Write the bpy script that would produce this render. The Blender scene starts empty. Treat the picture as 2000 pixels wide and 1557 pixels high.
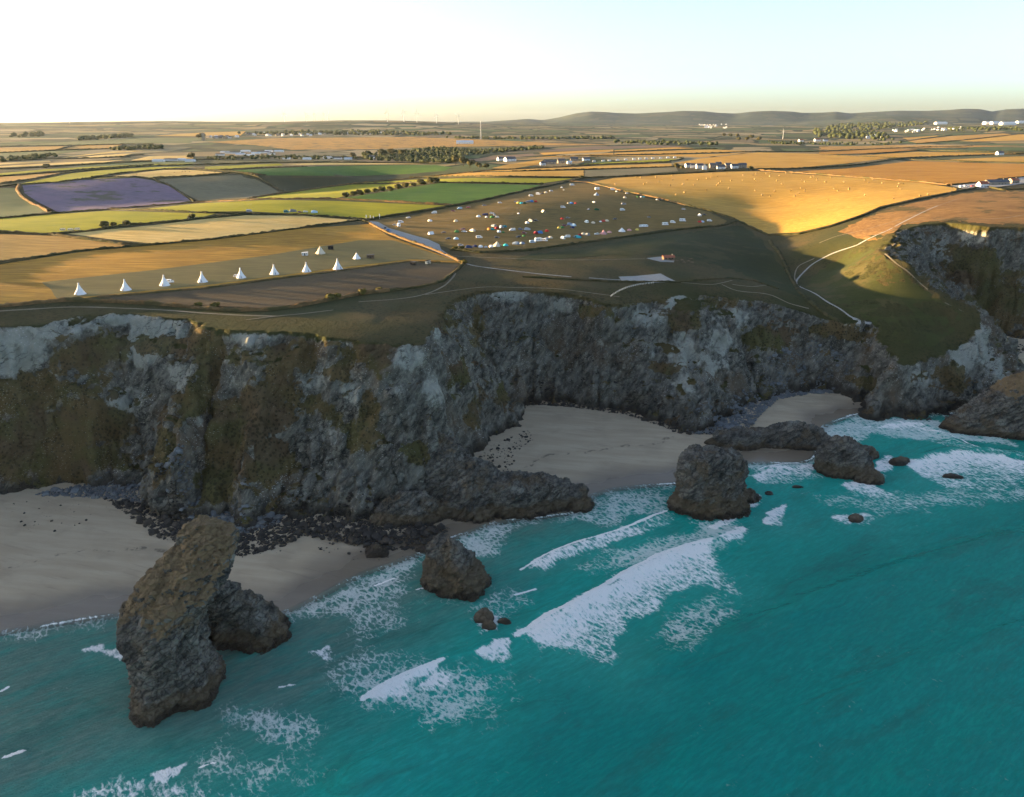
import bpy, bmesh, math, random, re
import numpy as np
from mathutils import Vector

random.seed(7)
rng = np.random.default_rng(7)
scene = bpy.context.scene
col = scene.collection

# ------------------------------------------------------------------ camera
CAM_Z = 170.0                      # drone height above the sea, metres
FOCAL = 1482.0                     # focal length for a frame 2000 wide
PITCH = math.radians(20.1)
cam_data = bpy.data.cameras.new('camera')
cam_data.sensor_width = 36.0
cam_data.lens = FOCAL * 36.0 / 2000.0
cam_data.clip_start = 1.0
cam_data.clip_end = 60000.0
cam = bpy.data.objects.new('camera', cam_data)
cam.location = (0, 0, CAM_Z)
cam.rotation_euler = (math.radians(90) - PITCH, 0, 0)
col.objects.link(cam)
scene.camera = cam

# ------------------------------------------------------------------ sky and sun
SUN_AZ = math.radians(-76.0)       # measured from +Y towards +X
SUN_EL = math.radians(4.1)
world = bpy.data.worlds.new('World')
scene.world = world
world.use_nodes = True
wn = world.node_tree
wn.nodes.clear()
w_out = wn.nodes.new('ShaderNodeOutputWorld')
w_bg = wn.nodes.new('ShaderNodeBackground')
w_sky = wn.nodes.new('ShaderNodeTexSky')
w_sky.sky_type = 'NISHITA'
w_sky.sun_disc = False
w_sky.sun_elevation = SUN_EL
w_sky.sun_rotation = SUN_AZ
w_sky.altitude = 1700
w_sky.air_density = 0.75
w_sky.dust_density = 5.0
w_sky.ozone_density = 1.8
w_bg.inputs['Strength'].default_value = 0.102
w_hs = wn.nodes.new('ShaderNodeHueSaturation')      # dusty summer air: paler than a clean sky
w_hs.inputs['Saturation'].default_value = 0.76
wn.links.new(w_sky.outputs[0], w_hs.inputs['Color'])
wn.links.new(w_hs.outputs[0], w_bg.inputs[0])
wn.links.new(w_bg.outputs[0], w_out.inputs[0])

sun_data = bpy.data.lights.new('sun', 'SUN')
sun_data.energy = 5.0
sun_data.angle = math.radians(0.5)
sun_data.color = (1.0, 0.67, 0.31)
sun = bpy.data.objects.new('sun', sun_data)
S_DIR = Vector((math.sin(SUN_AZ) * math.cos(SUN_EL), math.cos(SUN_AZ) * math.cos(SUN_EL), math.sin(SUN_EL)))
sun.rotation_euler = (-S_DIR).to_track_quat('-Z', 'Y').to_euler()
sun.location = (-400, 200, 400)
col.objects.link(sun)

vs = scene.view_settings
vs.view_transform = 'Standard'
vs.look = 'None'
vs.exposure = 2.8
vs.gamma = 1.0
vs.use_curve_mapping = False
scene.cycles.use_denoising = True
scene.cycles.use_adaptive_sampling = True
scene.cycles.adaptive_threshold = 0.04
scene.cycles.max_bounces = 4
scene.cycles.diffuse_bounces = 2
scene.cycles.glossy_bounces = 2
scene.cycles.transparent_max_bounces = 6
scene.cycles.volume_bounces = 0

# ------------------------------------------------------------------ small tools
CP, SP = math.cos(PITCH), math.sin(PITCH)

def ray(px, py):
    u = (px - 1000.0) / FOCAL
    v = (778.5 - py) / FOCAL
    return np.array([u, CP + v * SP, -SP + v * CP])

def at(px, py, z=0.0):
    """where the line of sight through a survey point of the photograph meets the level z"""
    d = ray(px, py)
    t = (z - CAM_Z) / d[2]
    return np.array([d[0] * t, d[1] * t, z])

def az(px, dist):
    """a point at a bearing and a distance"""
    return ((px - 1000.0) / FOCAL * dist / 1.055, dist)

def _h(ix, iy, iz):
    h = (ix * 374761393 + iy * 668265263 + iz * 2147483647 * 3 + 974634) & 0xffffffff
    h = ((h ^ (h >> 13)) * 1274126177) & 0xffffffff
    h = (h ^ (h >> 16))
    return (h & 0xffff).astype(np.float32) / 32767.5 - 1.0

def vnoise(x, y, z=None, seed=0):
    """smooth lattice noise, about -1..1"""
    x = np.asarray(x, np.float64); y = np.asarray(y, np.float64)
    if z is None:
        z = np.zeros_like(x)
    x = x + seed * 17.13; y = y + seed * 5.71; z = np.asarray(z, np.float64) + seed * 9.3
    fx, fy, fz = np.floor(x), np.floor(y), np.floor(z)
    ix, iy, iz = fx.astype(np.int64), fy.astype(np.int64), fz.astype(np.int64)
    a = (x - fx).astype(np.float32); b = (y - fy).astype(np.float32); c = (z - fz).astype(np.float32)
    a = a * a * a * (a * (a * 6 - 15) + 10); b = b * b * b * (b * (b * 6 - 15) + 10); c = c * c * c * (c * (c * 6 - 15) + 10)
    flat = not np.any(c)
    def lay(k):
        n00 = _h(ix, iy, iz + k); n10 = _h(ix + 1, iy, iz + k)
        n01 = _h(ix, iy + 1, iz + k); n11 = _h(ix + 1, iy + 1, iz + k)
        m0 = n00 + (n10 - n00) * a
        m1 = n01 + (n11 - n01) * a
        return m0 + (m1 - m0) * b
    l0 = lay(0)
    if flat:
        return l0
    return l0 + (lay(1) - l0) * c

def blocky(x, y, z, seed=0):
    """broken blocks: each jittered cell stands proud or sunken by its own amount, -1..1"""
    j = .45
    x = x + j * vnoise(x * 1.3, y * 1.3, z * 1.3, seed + 1); y = y + j * vnoise(x * 1.3, y * 1.3, z * 1.3, seed + 2); z = z + j * vnoise(x * 1.3, y * 1.3, z * 1.3, seed + 3)
    iz = np.floor(z).astype(np.int64)
    ox = (iz % 7) * .37
    return _h(np.floor(x + ox).astype(np.int64) + seed * 31, np.floor(y + ox * .6).astype(np.int64), iz)

def fbm(x, y, z=None, oct=4, seed=0, gain=0.5):
    s = 0; a = 1.0; f = 1.0; n = 0
    for k in range(oct):
        s = s + a * vnoise(np.asarray(x) * f, np.asarray(y) * f, None if z is None else np.asarray(z) * f, seed + k * 3)
        n += a; a *= gain; f *= 2.03
    return s / n

def ridged(x, y, z=None, oct=4, seed=0):
    s = 0; a = 1.0; f = 1.0; n = 0
    for k in range(oct):
        s = s + a * (1 - 2 * np.abs(vnoise(np.asarray(x) * f, np.asarray(y) * f, None if z is None else np.asarray(z) * f, seed + k * 3)))
        n += a; a *= 0.5; f *= 2.1
    return s / n

def sstep(a, b, x):
    t = np.clip((x - a) / (b - a), 0, 1)
    return t * t * (3 - 2 * t)

def seg_dist(X, Y, poly, closed=False):
    P = np.asarray(poly, float)[:, :2]
    n = len(P)
    best = np.full(X.shape, 1e18)
    for i in range(n if closed else n - 1):
        ax, ay = P[i]; bx, by = P[(i + 1) % n]
        dx, dy = bx - ax, by - ay
        L = dx * dx + dy * dy + 1e-12
        t = np.clip(((X - ax) * dx + (Y - ay) * dy) / L, 0, 1)
        d = (X - ax - t * dx) ** 2 + (Y - ay - t * dy) ** 2
        best = np.minimum(best, d)
    return np.sqrt(best)

def inside(X, Y, poly):
    P = np.asarray(poly, float)[:, :2]
    r = np.zeros(X.shape, bool)
    n = len(P)
    for i in range(n):
        ax, ay = P[i]; bx, by = P[(i + 1) % n]
        if ay == by:
            continue
        c = ((ay > Y) != (by > Y)) & (X < (bx - ax) * (Y - ay) / (by - ay) + ax)
        r ^= c
    return r

def smooth_line(pts, step=6.0):
    """Catmull-Rom through the survey points, resampled"""
    P = np.asarray(pts, float)
    out = []
    n = len(P)
    for i in range(n - 1):
        p0 = P[max(i - 1, 0)]; p1 = P[i]; p2 = P[i + 1]; p3 = P[min(i + 2, n - 1)]
        m = max(1, int(np.linalg.norm(p2[:2] - p1[:2]) / step))
        for k in range(m):
            t = k / m
            out.append(0.5 * ((2 * p1) + (-p0 + p2) * t + (2 * p0 - 5 * p1 + 4 * p2 - p3) * t * t + (-p0 + 3 * p1 - 3 * p2 + p3) * t ** 3))
    out.append(P[-1])
    return np.array(out)

def mesh_np(name, verts, faces, smooth=True):
    """mesh from numpy arrays; faces all of one size"""
    verts = np.ascontiguousarray(verts, np.float32); faces = np.ascontiguousarray(faces, np.int32)
    me = bpy.data.meshes.new(name)
    k = faces.shape[1]; nf = len(faces)
    me.vertices.add(len(verts)); me.vertices.foreach_set('co', verts.ravel())
    me.loops.add(nf * k); me.loops.foreach_set('vertex_index', faces.ravel())
    me.polygons.add(nf)
    me.polygons.foreach_set('loop_start', np.arange(0, nf * k, k, dtype=np.int32))
    me.polygons.foreach_set('loop_total', np.full(nf, k, np.int32))
    if smooth:
        me.polygons.foreach_set('use_smooth', np.ones(nf, bool))
    me.update(calc_edges=True)
    me.validate()
    return me

def attr(me, name, vals):
    a = me.attributes.new(name, 'FLOAT', 'POINT')
    a.data.foreach_set('value', np.ascontiguousarray(vals, np.float32))

def grid_faces(ny, nx, keep=None):
    j, i = np.meshgrid(np.arange(ny - 1), np.arange(nx - 1), indexing='ij')
    a = (j * nx + i).ravel()
    f = np.stack([a, a + 1, a + nx + 1, a + nx], 1)
    if keep is not None:
        f = f[keep.ravel()]
    return f

def compact(verts, faces, *attrs):
    used = np.zeros(len(verts), bool); used[faces.ravel()] = True
    idx = np.cumsum(used) - 1
    return (verts[used], idx[faces]) + tuple(a[used] for a in attrs)

def obj(name, me, mat=None, parent=None, label=None, cat=None, group=None, kind=None):
    o = bpy.data.objects.new(name, me)
    col.objects.link(o)
    if mat is not None and me is not None and len(me.materials) == 0:
        me.materials.append(mat)
    if parent is not None:
        o.parent = parent
    if label: o['label'] = label
    if cat: o['category'] = cat
    if group: o['group'] = group
    if kind: o['kind'] = kind
    return o

def thing(name, loc, rz=0.0, label=None, cat=None, group=None, scale=1.0):
    o = bpy.data.objects.new(name, None)
    o.empty_display_size = 0.5
    col.objects.link(o)
    o.location = loc; o.rotation_euler = (0, 0, rz); o.scale = (scale,) * 3
    if label: o['label'] = label
    if cat: o['category'] = cat
    if group: o['group'] = group
    return o

# ------------------------------------------------------------------ material tools
class NT:
    def __init__(s, name):
        s.m = bpy.data.materials.new(name); s.m.use_nodes = True
        s.t = s.m.node_tree; s.t.nodes.clear()
        s.out = s.t.nodes.new('ShaderNodeOutputMaterial')
        s._pos = None
    def n(s, typ, **kw):
        nd = s.t.nodes.new(typ)
        for k, v in kw.items(): setattr(nd, k, v)
        return nd
    def put(s, sock, v):
        if isinstance(v, bpy.types.NodeSocket): s.t.links.new(v, sock)
        elif isinstance(v, (tuple, list)) and len(v) == 3 and sock.type == 'RGBA': sock.default_value = (*v, 1)
        else: sock.default_value = v
    def pos(s):
        if s._pos is None:
            s._pos = s.n('ShaderNodeNewGeometry').outputs['Position']
        return s._pos
    def objpos(s):
        return s.n('ShaderNodeTexCoord').outputs['Object']
    def mapp(s, vec, scale=(1, 1, 1), rot=(0, 0, 0), loc=(0, 0, 0)):
        """turn first, then stretch"""
        if any(rot):
            r = s.n('ShaderNodeMapping'); s.put(r.inputs[0], vec); r.inputs['Rotation'].default_value = rot; vec = r.outputs[0]
        m = s.n('ShaderNodeMapping'); s.put(m.inputs[0], vec)
        m.inputs['Scale'].default_value = scale; m.inputs['Location'].default_value = loc
        return m.outputs[0]
    def noise(s, vec, scale=1.0, detail=4.0, rough=0.55, dist=0.0):
        t = s.n('ShaderNodeTexNoise'); s.put(t.inputs['Vector'], vec)
        t.inputs['Scale'].default_value = scale; t.inputs['Detail'].default_value = detail
        t.inputs['Roughness'].default_value = rough; t.inputs['Distortion'].default_value = dist
        return t.outputs[0]
    def noisec(s, vec, scale=1.0, detail=3.0):
        t = s.n('ShaderNodeTexNoise'); s.put(t.inputs['Vector'], vec)
        t.inputs['Scale'].default_value = scale; t.inputs['Detail'].default_value = detail
        return t.outputs[1]
    def voro(s, vec, scale=1.0, feature='F1', rnd=1.0, out='Distance'):
        t = s.n('ShaderNodeTexVoronoi', feature=feature); s.put(t.inputs['Vector'], vec)
        t.inputs['Scale'].default_value = scale; t.inputs['Randomness'].default_value = rnd
        return t.outputs[out]
    def math(s, op, a, b=0.0, c=0.0, clamp=False):
        m = s.n('ShaderNodeMath', operation=op, use_clamp=clamp)
        s.put(m.inputs[0], a); s.put(m.inputs[1], b)
        if op in ('MULTIPLY_ADD', 'SMOOTH_MIN', 'SMOOTH_MAX'): s.put(m.inputs[2], c)
        return m.outputs[0]
    def ss(s, x, lo, hi, a=0.0, b=1.0):
        m = s.n('ShaderNodeMapRange', interpolation_type='SMOOTHSTEP')
        s.put(m.inputs[0], x); s.put(m.inputs[1], lo); s.put(m.inputs[2], hi); s.put(m.inputs[3], a); s.put(m.inputs[4], b)
        return m.outputs[0]
    def lin(s, x, lo, hi, a=0.0, b=1.0):
        m = s.n('ShaderNodeMapRange')
        s.put(m.inputs[0], x); s.put(m.inputs[1], lo); s.put(m.inputs[2], hi); s.put(m.inputs[3], a); s.put(m.inputs[4], b)
        return m.outputs[0]
    def mix(s, f, a, b, typ='MIX'):
        m = s.n('ShaderNodeMix', data_type='RGBA', blend_type=typ)
        s.put(m.inputs[0], f); s.put(m.inputs[6], a); s.put(m.inputs[7], b)
        return m.outputs[2]
    def vadd(s, a, b, op='ADD'):
        m = s.n('ShaderNodeVectorMath', operation=op); s.put(m.inputs[0], a); s.put(m.inputs[1], b)
        return m.outputs[0]
    def vscale(s, a, k):
        m = s.n('ShaderNodeVectorMath', operation='SCALE'); s.put(m.inputs[0], a); s.put(m.inputs[3], k)
        return m.outputs[0]
    def at(s, name):
        return s.n('ShaderNodeAttribute', attribute_name=name).outputs['Fac']
    def sep(s, v):
        return s.n('ShaderNodeSeparateXYZ').outputs if False else s._sep(v)
    def _sep(s, v):
        m = s.n('ShaderNodeSeparateXYZ'); s.put(m.inputs[0], v); return m.outputs
    def bump(s, h, strength=0.5, dist=1.0):
        b = s.n('ShaderNodeBump'); s.put(b.inputs['Height'], h)
        b.inputs['Strength'].default_value = strength; b.inputs['Distance'].default_value = dist
        return b.outputs[0]
    def bsdf(s, color, rough=0.9, spec=0.2, normal=None, **kw):
        p = s.n('ShaderNodeBsdfPrincipled')
        s.put(p.inputs['Base Color'], color); s.put(p.inputs['Roughness'], rough)
        s.put(p.inputs['Specular IOR Level'], spec)
        if normal is not None: s.put(p.inputs['Normal'], normal)
        for k, v in kw.items(): s.put(p.inputs[k], v)
        return p.outputs[0]
    def done(s, sh):
        s.t.links.new(sh, s.out.inputs['Surface']); return s.m

def turf_color(k, p, n1):
    c = k.mix(k.ss(n1, .35, .65), (.066, .049, .018), (.034, .038, .011))
    c = k.mix(k.math('MULTIPLY', k.noise(p, .5, 5, .7), .6), c, (.105, .078, .036))
    tuft = k.ss(k.math('ADD', k.voro(p, .42), k.math('MULTIPLY', k.noise(p, .06, 3), .9)), .86, .66)
    c = k.mix(k.math('MULTIPLY', tuft, .7), c, (.022, .024, .009))
    return k.mix(k.math('MULTIPLY', k.ss(k.noise(p, .007, 3), .48, .60), .6), c, (.030, .038, .011))

def flat_mat(name, rgb, rough=0.7, spec=0.3, var=0.12, scale=3.0, **kw):
    k = NT(name)
    f = k.noise(k.objpos(), scale, 3)
    c = k.mix(f, tuple(v * (1 - var) for v in rgb), tuple(min(1, v * (1 + var)) for v in rgb))
    return k.done(k.bsdf(c, rough, spec, **kw))
# ================================================================== THE LAND
# survey heights: (picture x, picture y, height above the sea)
SPOT = [
 # tipi field and the strip above the left cliffs
 (-200,600,83),(0,600,80),(150,596,78.5),(300,595,77),(450,610,75.5),(600,600,74),(760,600,72),(830,640,71),(880,590,70),(700,660,73),(500,640,75),(200,620,77.5),(0,635,78),(-200,640,80),
 (0,545,82),(150,540,81),(300,535,80),(450,525,78.8),(600,510,77),(720,480,76),(850,500,72),(-200,540,86),
 (0,490,84),(250,470,83.5),(500,445,82.5),(720,432,79),(-200,480,88),
 # camp
 (900,402,82),(1000,375,84),(1130,352,85),(880,440,78.5),(1000,430,79.5),(1100,400,82),(1200,400,78.5),(1250,372,83),(1300,395,76),(1380,420,70),(1400,445,66),
 (900,485,73.5),(1000,488,72.5),(1100,475,71.5),(1200,455,69.5),(1300,445,66),
 # slope between camp and cove
 (920,530,70.5),(1000,560,68),(1100,565,67),(1150,530,68.5),(1240,545,65.5),(1290,505,68),(1330,560,63),(1420,520,60),(1430,565,59),(1500,560,55),(1500,590,53),
 (1350,480,67),(1430,470,62.5),
 # little valley running down to the cove
 (1470,452,60.5),(1500,480,57),(1530,520,53.5),(1550,560,50),(1600,610,46.5),(1650,630,42),(1690,640,40),(1700,660,36),
 # headland
 (1620,560,51),(1650,520,57),(1620,470,70),(1700,470,77),(1720,490,77),(1760,530,68),(1800,550,62.5),(1850,590,53),(1905,625,44),(1700,560,58),(1760,600,50),(1830,690,31),(1750,690,33),(1780,650,41),(1860,660,36),
 (1740,450,82),(1800,432,86),(1900,435,88),(2000,440,88),(2150,445,87),(1900,395,93),(2000,400,94),(2150,400,95),(1800,400,90),
 # stubble field
 (1500,440,64.5),(1560,445,68),(1620,435,75),(1700,400,85),(1480,400,72),(1400,385,78),(1550,380,81),(1300,360,85),(1420,340,90),(1600,350,91),(1800,365,92),(1870,368,93),
 # land beyond
 (100,415,81),(300,410,82.5),(500,392,83),(650,392,84),(760,420,80),(850,400,83),(0,430,82),(-200,425,83),
 (110,413,79),(250,408,76),(370,393,71),(60,364,86),(250,349,89),(310,352,84),(480,388,74),(548,376,68),(470,342,86),(600,363,67),(700,347,71),(840,337,78),(520,344,84),(650,342,79),
 (600,325,86),(800,323,84),(450,328,88),(350,330,89),(200,335,88),(0,350,87),(-200,352,88),
 (700,375,83),(800,360,84),(950,350,86),(1060,356,86),(1000,335,87),(1150,330,89),(1250,325,90),(1400,323,92),(1600,325,93),(1800,320,94),(2000,325,96),(2200,325,97),(1500,300,94),
]
FAR = [(-400,1900,92),(0,1900,92),(300,1900,90),(600,1900,86),(900,1900,82),(1100,2000,90),(1300,2100,93),(1600,2100,93),(1900,2100,94),(2300,2100,96),
 (-400,2600,98),(0,2600,97),(400,2600,96),(700,2600,93),(900,2500,88),(1200,2700,94),(1500,2700,92),(1750,2700,88),(2000,2600,95),(2300,2600,100),
 (-400,3600,110),(0,3600,107),(400,3600,104),(800,3600,100),(1200,3600,97),(1450,3600,88),(1650,3400,78),(1850,3600,96),(2050,3600,106),(2400,3600,110),
 (-400,4800,130),(0,4800,126),(400,4800,116),(800,4800,110),(1100,4800,104),(1400,4800,95),(1700,4800,94),(1950,4800,118),(2400,4800,125),
 (-400,6600,146),(0,6600,150),(150,6600,160),(350,6600,165),(470,6600,157),(560,6600,164),(740,6600,170),(860,6600,157),(960,6600,134),(1200,6600,112),(1500,6600,112),(1800,6600,124),(2000,6600,140),(2400,6600,140),
 (-400,9500,110),(200,9500,120),(600,9500,130),(900,9500,134),(1200,9500,128),(1500,9500,126),(1800,9500,132),(2300,9500,140),
 (-400,13000,120),(0,13000,120),(500,13000,125),(1000,13000,140),(1500,13000,140),(2000,13000,145),(2400,13000,145)]
_C = [at(*s) for s in SPOT] + [np.array([*az(a, d), z]) for a, d, z in FAR]
_C = np.array(_C)
_K = 1000.0
def _phi(r2):
    return r2 * np.log(r2 + 1e-9)
def _tps_fit(C):
    n = len(C); x = C[:, 0] / _K; y = C[:, 1] / _K
    r2 = (x[:, None] - x) ** 2 + (y[:, None] - y) ** 2
    A = np.zeros((n + 3, n + 3)); A[:n, :n] = _phi(r2) + np.eye(n) * 2e-4
    A[:n, n] = 1; A[:n, n + 1] = x; A[:n, n + 2] = y; A[n, :n] = 1; A[n + 1, :n] = x; A[n + 2, :n] = y
    return np.linalg.solve(A, np.r_[C[:, 2], 0, 0, 0])
_W = _tps_fit(_C)
def _tps(X, Y):
    sh = np.shape(X); x = np.ravel(X) / _K; y = np.ravel(Y) / _K; n = len(_C)
    o = np.empty(len(x))
    cx = _C[:, 0] / _K; cy = _C[:, 1] / _K
    for s in range(0, len(x), 60000):
        xs = x[s:s + 60000]; ys = y[s:s + 60000]
        r2 = (xs[:, None] - cx) ** 2 + (ys[:, None] - cy) ** 2
        o[s:s + 60000] = _phi(r2) @ _W[:n] + _W[n] + _W[n + 1] * xs + _W[n + 2] * ys
    return o.reshape(sh)

# crest of the far hills, traced along the skyline: (picture x, height above the land before it)
HILLS = [(850,0),(920,10),(1000,34),(1030,46),(1060,34),(1090,60),(1120,100),(1150,122),(1180,118),(1200,108),(1240,104),(1290,118),(1330,132),(1370,128),(1400,110),(1430,104),(1460,124),(1500,132),(1540,122),(1560,108),(1600,112),(1625,122),(1650,104),(1690,116),(1740,130),(1800,126),(1835,132),(1870,146),(1900,142),(1925,116),(1950,138),(1980,148),(2010,138),(2100,110),(2300,90)]
_HA = np.array([a for a, h in HILLS], float); _HH = np.array([h for a, h in HILLS], float)

def land(X, Y):
    """height of the open land, metres above the sea"""
    X = np.asarray(X, float); Y = np.asarray(Y, float)
    z = _tps(X, Y)
    d = np.maximum(Y, 1)
    b = 1000 + X / d * 1.055 * FOCAL
    hh = np.interp(b, _HA, _HH, left=0, right=90)
    ridge = np.exp(-((Y - 11800) / 1300.0) ** 2) + 0.55 * np.exp(-((Y - 9200) / 900.0) ** 2) * (0.4 + 0.6 * np.clip(vnoise(X / 1500, Y / 1500, seed=31), -1, 1))
    far = sstep(7500, 9500, Y)
    z = z + far * hh * np.minimum(ridge, 1.0) * 1.32
    und = 0.5 + 0.5 * sstep(900, 3000, Y)
    z = z + und * (1.0 * vnoise(X / 140, Y / 140, seed=3) + 0.3 * vnoise(X / 38, Y / 38, seed=5))
    z = z + sstep(2500, 6000, Y) * 5.0 * vnoise(X / 700, Y / 700, seed=8)
    return z

# ------------------------------------------------------------------ cliff edge and cliff foot
TOP = [(-260,650,80),(-120,642,79),(0,636,78),(80,632,78),(150,614,78),(240,606,77.5),(300,611,77),(370,622,76.5),(440,640,75.5),(520,642,75),(600,650,74),(700,660,73),(770,668,72),(818,664,71.5),(838,640,71),(868,602,70.5),(905,576,70),(935,564,70),(1010,566,68.5),(1085,571,67),(1140,582,65),(1175,598,61.5),(1205,604,60.5),(1228,592,62.5),(1290,572,64),(1345,566,62.5),(1420,574,59),(1490,588,53),(1560,603,49),(1610,620,44.5),(1640,632,41.5),(1670,634,40),(1706,634,39.5),
       (1716,652,37.5),(1722,672,36),(1748,684,34.5),(1746,702,31.5),(1775,708,29),(1830,692,30.5),(1872,662,36),(1908,630,43.5),(1898,612,46),(1850,588,53),(1800,552,62),(1776,530,67),(1738,506,73.5),(1718,488,77),(1722,474,79),(1748,452,82),(1800,436,86),(1860,434,87.5),(1930,442,88),(2010,442,88),(2150,448,87),(2400,470,86)]
FOOT = [(-300,985,3),(-120,975,3),(0,962,3),(80,950,3),(160,938,3),(240,932,3),(310,958,3),(360,980,3),(420,1010,3),(500,1012,3),(570,1000,3),(640,990,3),(720,1008,3),(790,1004,3),(850,990,3),(900,955,3),(898,912,3),(925,886,3),(958,868,3),(980,838,3),(1018,812,3),(1010,790,3),(1050,778,3),(1110,780,3),(1170,788,3),(1230,800,3),(1280,806,3),(1330,824,3),(1385,822,3),(1430,798,3),(1475,767,3),(1520,754,3),(1570,752,3),(1630,760,3),(1662,770,3),(1690,768,3),(1710,772,3),
        (1690,778,2),(1668,792,1),(1690,806,0.5),(1760,806,0),(1850,808,0),(1905,796,0),(1962,768,0),(1992,748,0),(1980,738,1),(1950,718,2),(1922,694,3),(1902,668,3),(1925,650,3),(1985,652,3),(2070,658,3),(2200,664,3),(2450,680,3)]
top_line = np.vstack([[(-2600, 290, 84), (-1500, 300, 84), (-900, 312, 83), (-500, 326, 81)], [at(*p) for p in TOP]])
foot_line = np.vstack([[(-2600, 250, 3), (-1500, 258, 3), (-900, 270, 3), (-500, 290, 3)], [at(*p) for p in FOOT]])
# wall of the bay behind the headland leans over towards its own beach
BACK = [(1600, 3000), (-1500, 3000)]
top_poly = np.vstack([top_line[:, :2], [(1500, top_line[-1, 1]), (1600, 3000), (-2600, 3000)]])
foot_poly = np.vstack([foot_line[:, :2], [(1500, foot_line[-1, 1]), (1600, 3000), (-2600, 3000)]])

X0, X1, Y0, Y1 = -480.0, 700.0, 270.0, 800.0
CS = 2.0
_gx = np.arange(X0, X1 + 1, CS); _gy = np.arange(Y0, Y1 + 1, CS)
GX, GY = np.meshgrid(_gx, _gy)
sF_g = seg_dist(GX, GY, foot_line) * np.where(inside(GX, GY, foot_poly), 1, -1)
sT_g = seg_dist(GX, GY, top_line) * np.where(inside(GX, GY, top_poly), 1, -1)
P_g = land(GX, GY)

def bil(G, x, y):
    fx = np.clip((np.asarray(x, float) - X0) / CS, 0, G.shape[1] - 1.001); fy = np.clip((np.asarray(y, float) - Y0) / CS, 0, G.shape[0] - 1.001)
    i = fx.astype(int); j = fy.astype(int); a = fx - i; b = fy - j
    return (G[j, i] * (1 - a) + G[j, i + 1] * a) * (1 - b) + (G[j + 1, i] * (1 - a) + G[j + 1, i + 1] * a) * b

# gullies (and, with a minus, ribs) cut down the face from edge to foot: edge point, foot point, depth, half width
GULLY = [((440,642,75.5),(392,985),10,4.5),((905,576,70),(1008,800),8,4.5),((250,612,77),(300,948),6,8),((120,625,78),(90,950),5,9),((620,652,74),(650,990),5,7),((530,645,75),(520,1012),-3,7),((760,666,72),(800,1000),-3,9),((1205,604,60.5),(1232,800),9,5),((1090,571,67),(1110,780),5,6),((1000,566,68.5),(1050,780),-3,5),
         ((1345,566,62.5),(1400,838),-5,9),((1440,578,58),(1500,785),6,6),((1560,603,49),(1580,757),4,5),((1880,436,87),(1930,660),9,9),((1800,438,86),(1925,662),6,7),((1960,442,88),(1990,664),-5,10),((1776,530,67),(1930,662),5,6),((700,660,73),(720,1006),4,5),((830,650,71),(900,930),-4,6),((-150,642,79),(-120,970),6,8)]
_GL = []
for a_, b_, D_, w_ in GULLY:
    A_ = at(*a_)[:2]; B_ = at(b_[0], b_[1], 3)[:2]; d_ = (A_ - B_) / (np.linalg.norm(A_ - B_) + 1e-6)
    _GL.append((np.array([A_ + d_ * 8, (A_ + B_) / 2 + np.array([-d_[1], d_[0]]) * 3.0, B_ - d_ * 4]), D_, w_))

def cliff_height(x, y):
    """height before the rock relief; also rock zone (0..1), foot and edge distances"""
    # buttresses and gullies: the face is bent in plan
    sF0 = bil(sF_g, x, y); sT0 = bil(sT_g, x, y)
    k = 1 - sstep(-34, -3, sT0) * 0.62                  # the edge itself stays near its survey line
    wx = k * (9.0 * vnoise(x / 44, y / 44, seed=11) + 5.0 * vnoise(x / 17, y / 17, seed=12)) + 2.2 * vnoise(x / 7, y / 7, seed=13) + 1.0 * vnoise(x / 3, y / 3, seed=21)
    wy = k * (9.0 * vnoise(x / 44, y / 44, seed=14) + 7.5 * ridged(x / 27, y / 60, oct=2, seed=15) + 4.2 * ridged(x / 11, y / 24, oct=2, seed=16)) + 2.0 * vnoise(x / 7, y / 7, seed=22) + 1.2 * vnoise(x / 3.4, y / 3.4, seed=17)
    sF = bil(sF_g, x + wx, y + wy); sT = bil(sT_g, x + wx, y + wy)
    t = np.clip(sF / np.maximum(sF - sT, 0.5), 0, 1)
    t = np.where(sT >= 0, 1.0, np.where(sF <= 0, 0.0, t))
    P = bil(P_g, x, y)
    ledge = 0.035 * np.sin(t * 19 + 3.0 * vnoise(x / 30, y / 30, seed=18)) * (1 - t) * t * 4
    tt = np.clip(t + ledge + 0.05 * fbm(x / 12, y / 12, oct=3, seed=19) * 4 * t * (1 - t), 0, 1)
    conv = np.where(x < 20, 1.32, 1.12) + 0.38 * vnoise(x / 60, y / 60, seed=20)
    g = np.where(tt < 1, 1 - (1 - tt) ** conv, 1.0)
    zf = 2.0
    z = zf + (P - zf) * g
    cut = np.zeros_like(x)
    for L_, D_, w_ in _GL:
        lo = L_.min(0) - 3.2 * w_; hi = L_.max(0) + 3.2 * w_
        m = (x > lo[0]) & (x < hi[0]) & (y > lo[1]) & (y < hi[1])
        if m.any():
            d = seg_dist(x[m], y[m], L_)
            cut[m] += D_ * np.exp(-(d / (w_ * (1 + .35 * vnoise(x[m] / 9, y[m] / 9, seed=23)))) ** 2)
    z = z - cut * 1.5 * np.minimum(1, 5 * g * (1 - g) + .0)
    z = np.where(sF <= 0, zf + np.maximum(sF * 1.3, -14), z)
    return z, t, sF, sT
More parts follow.
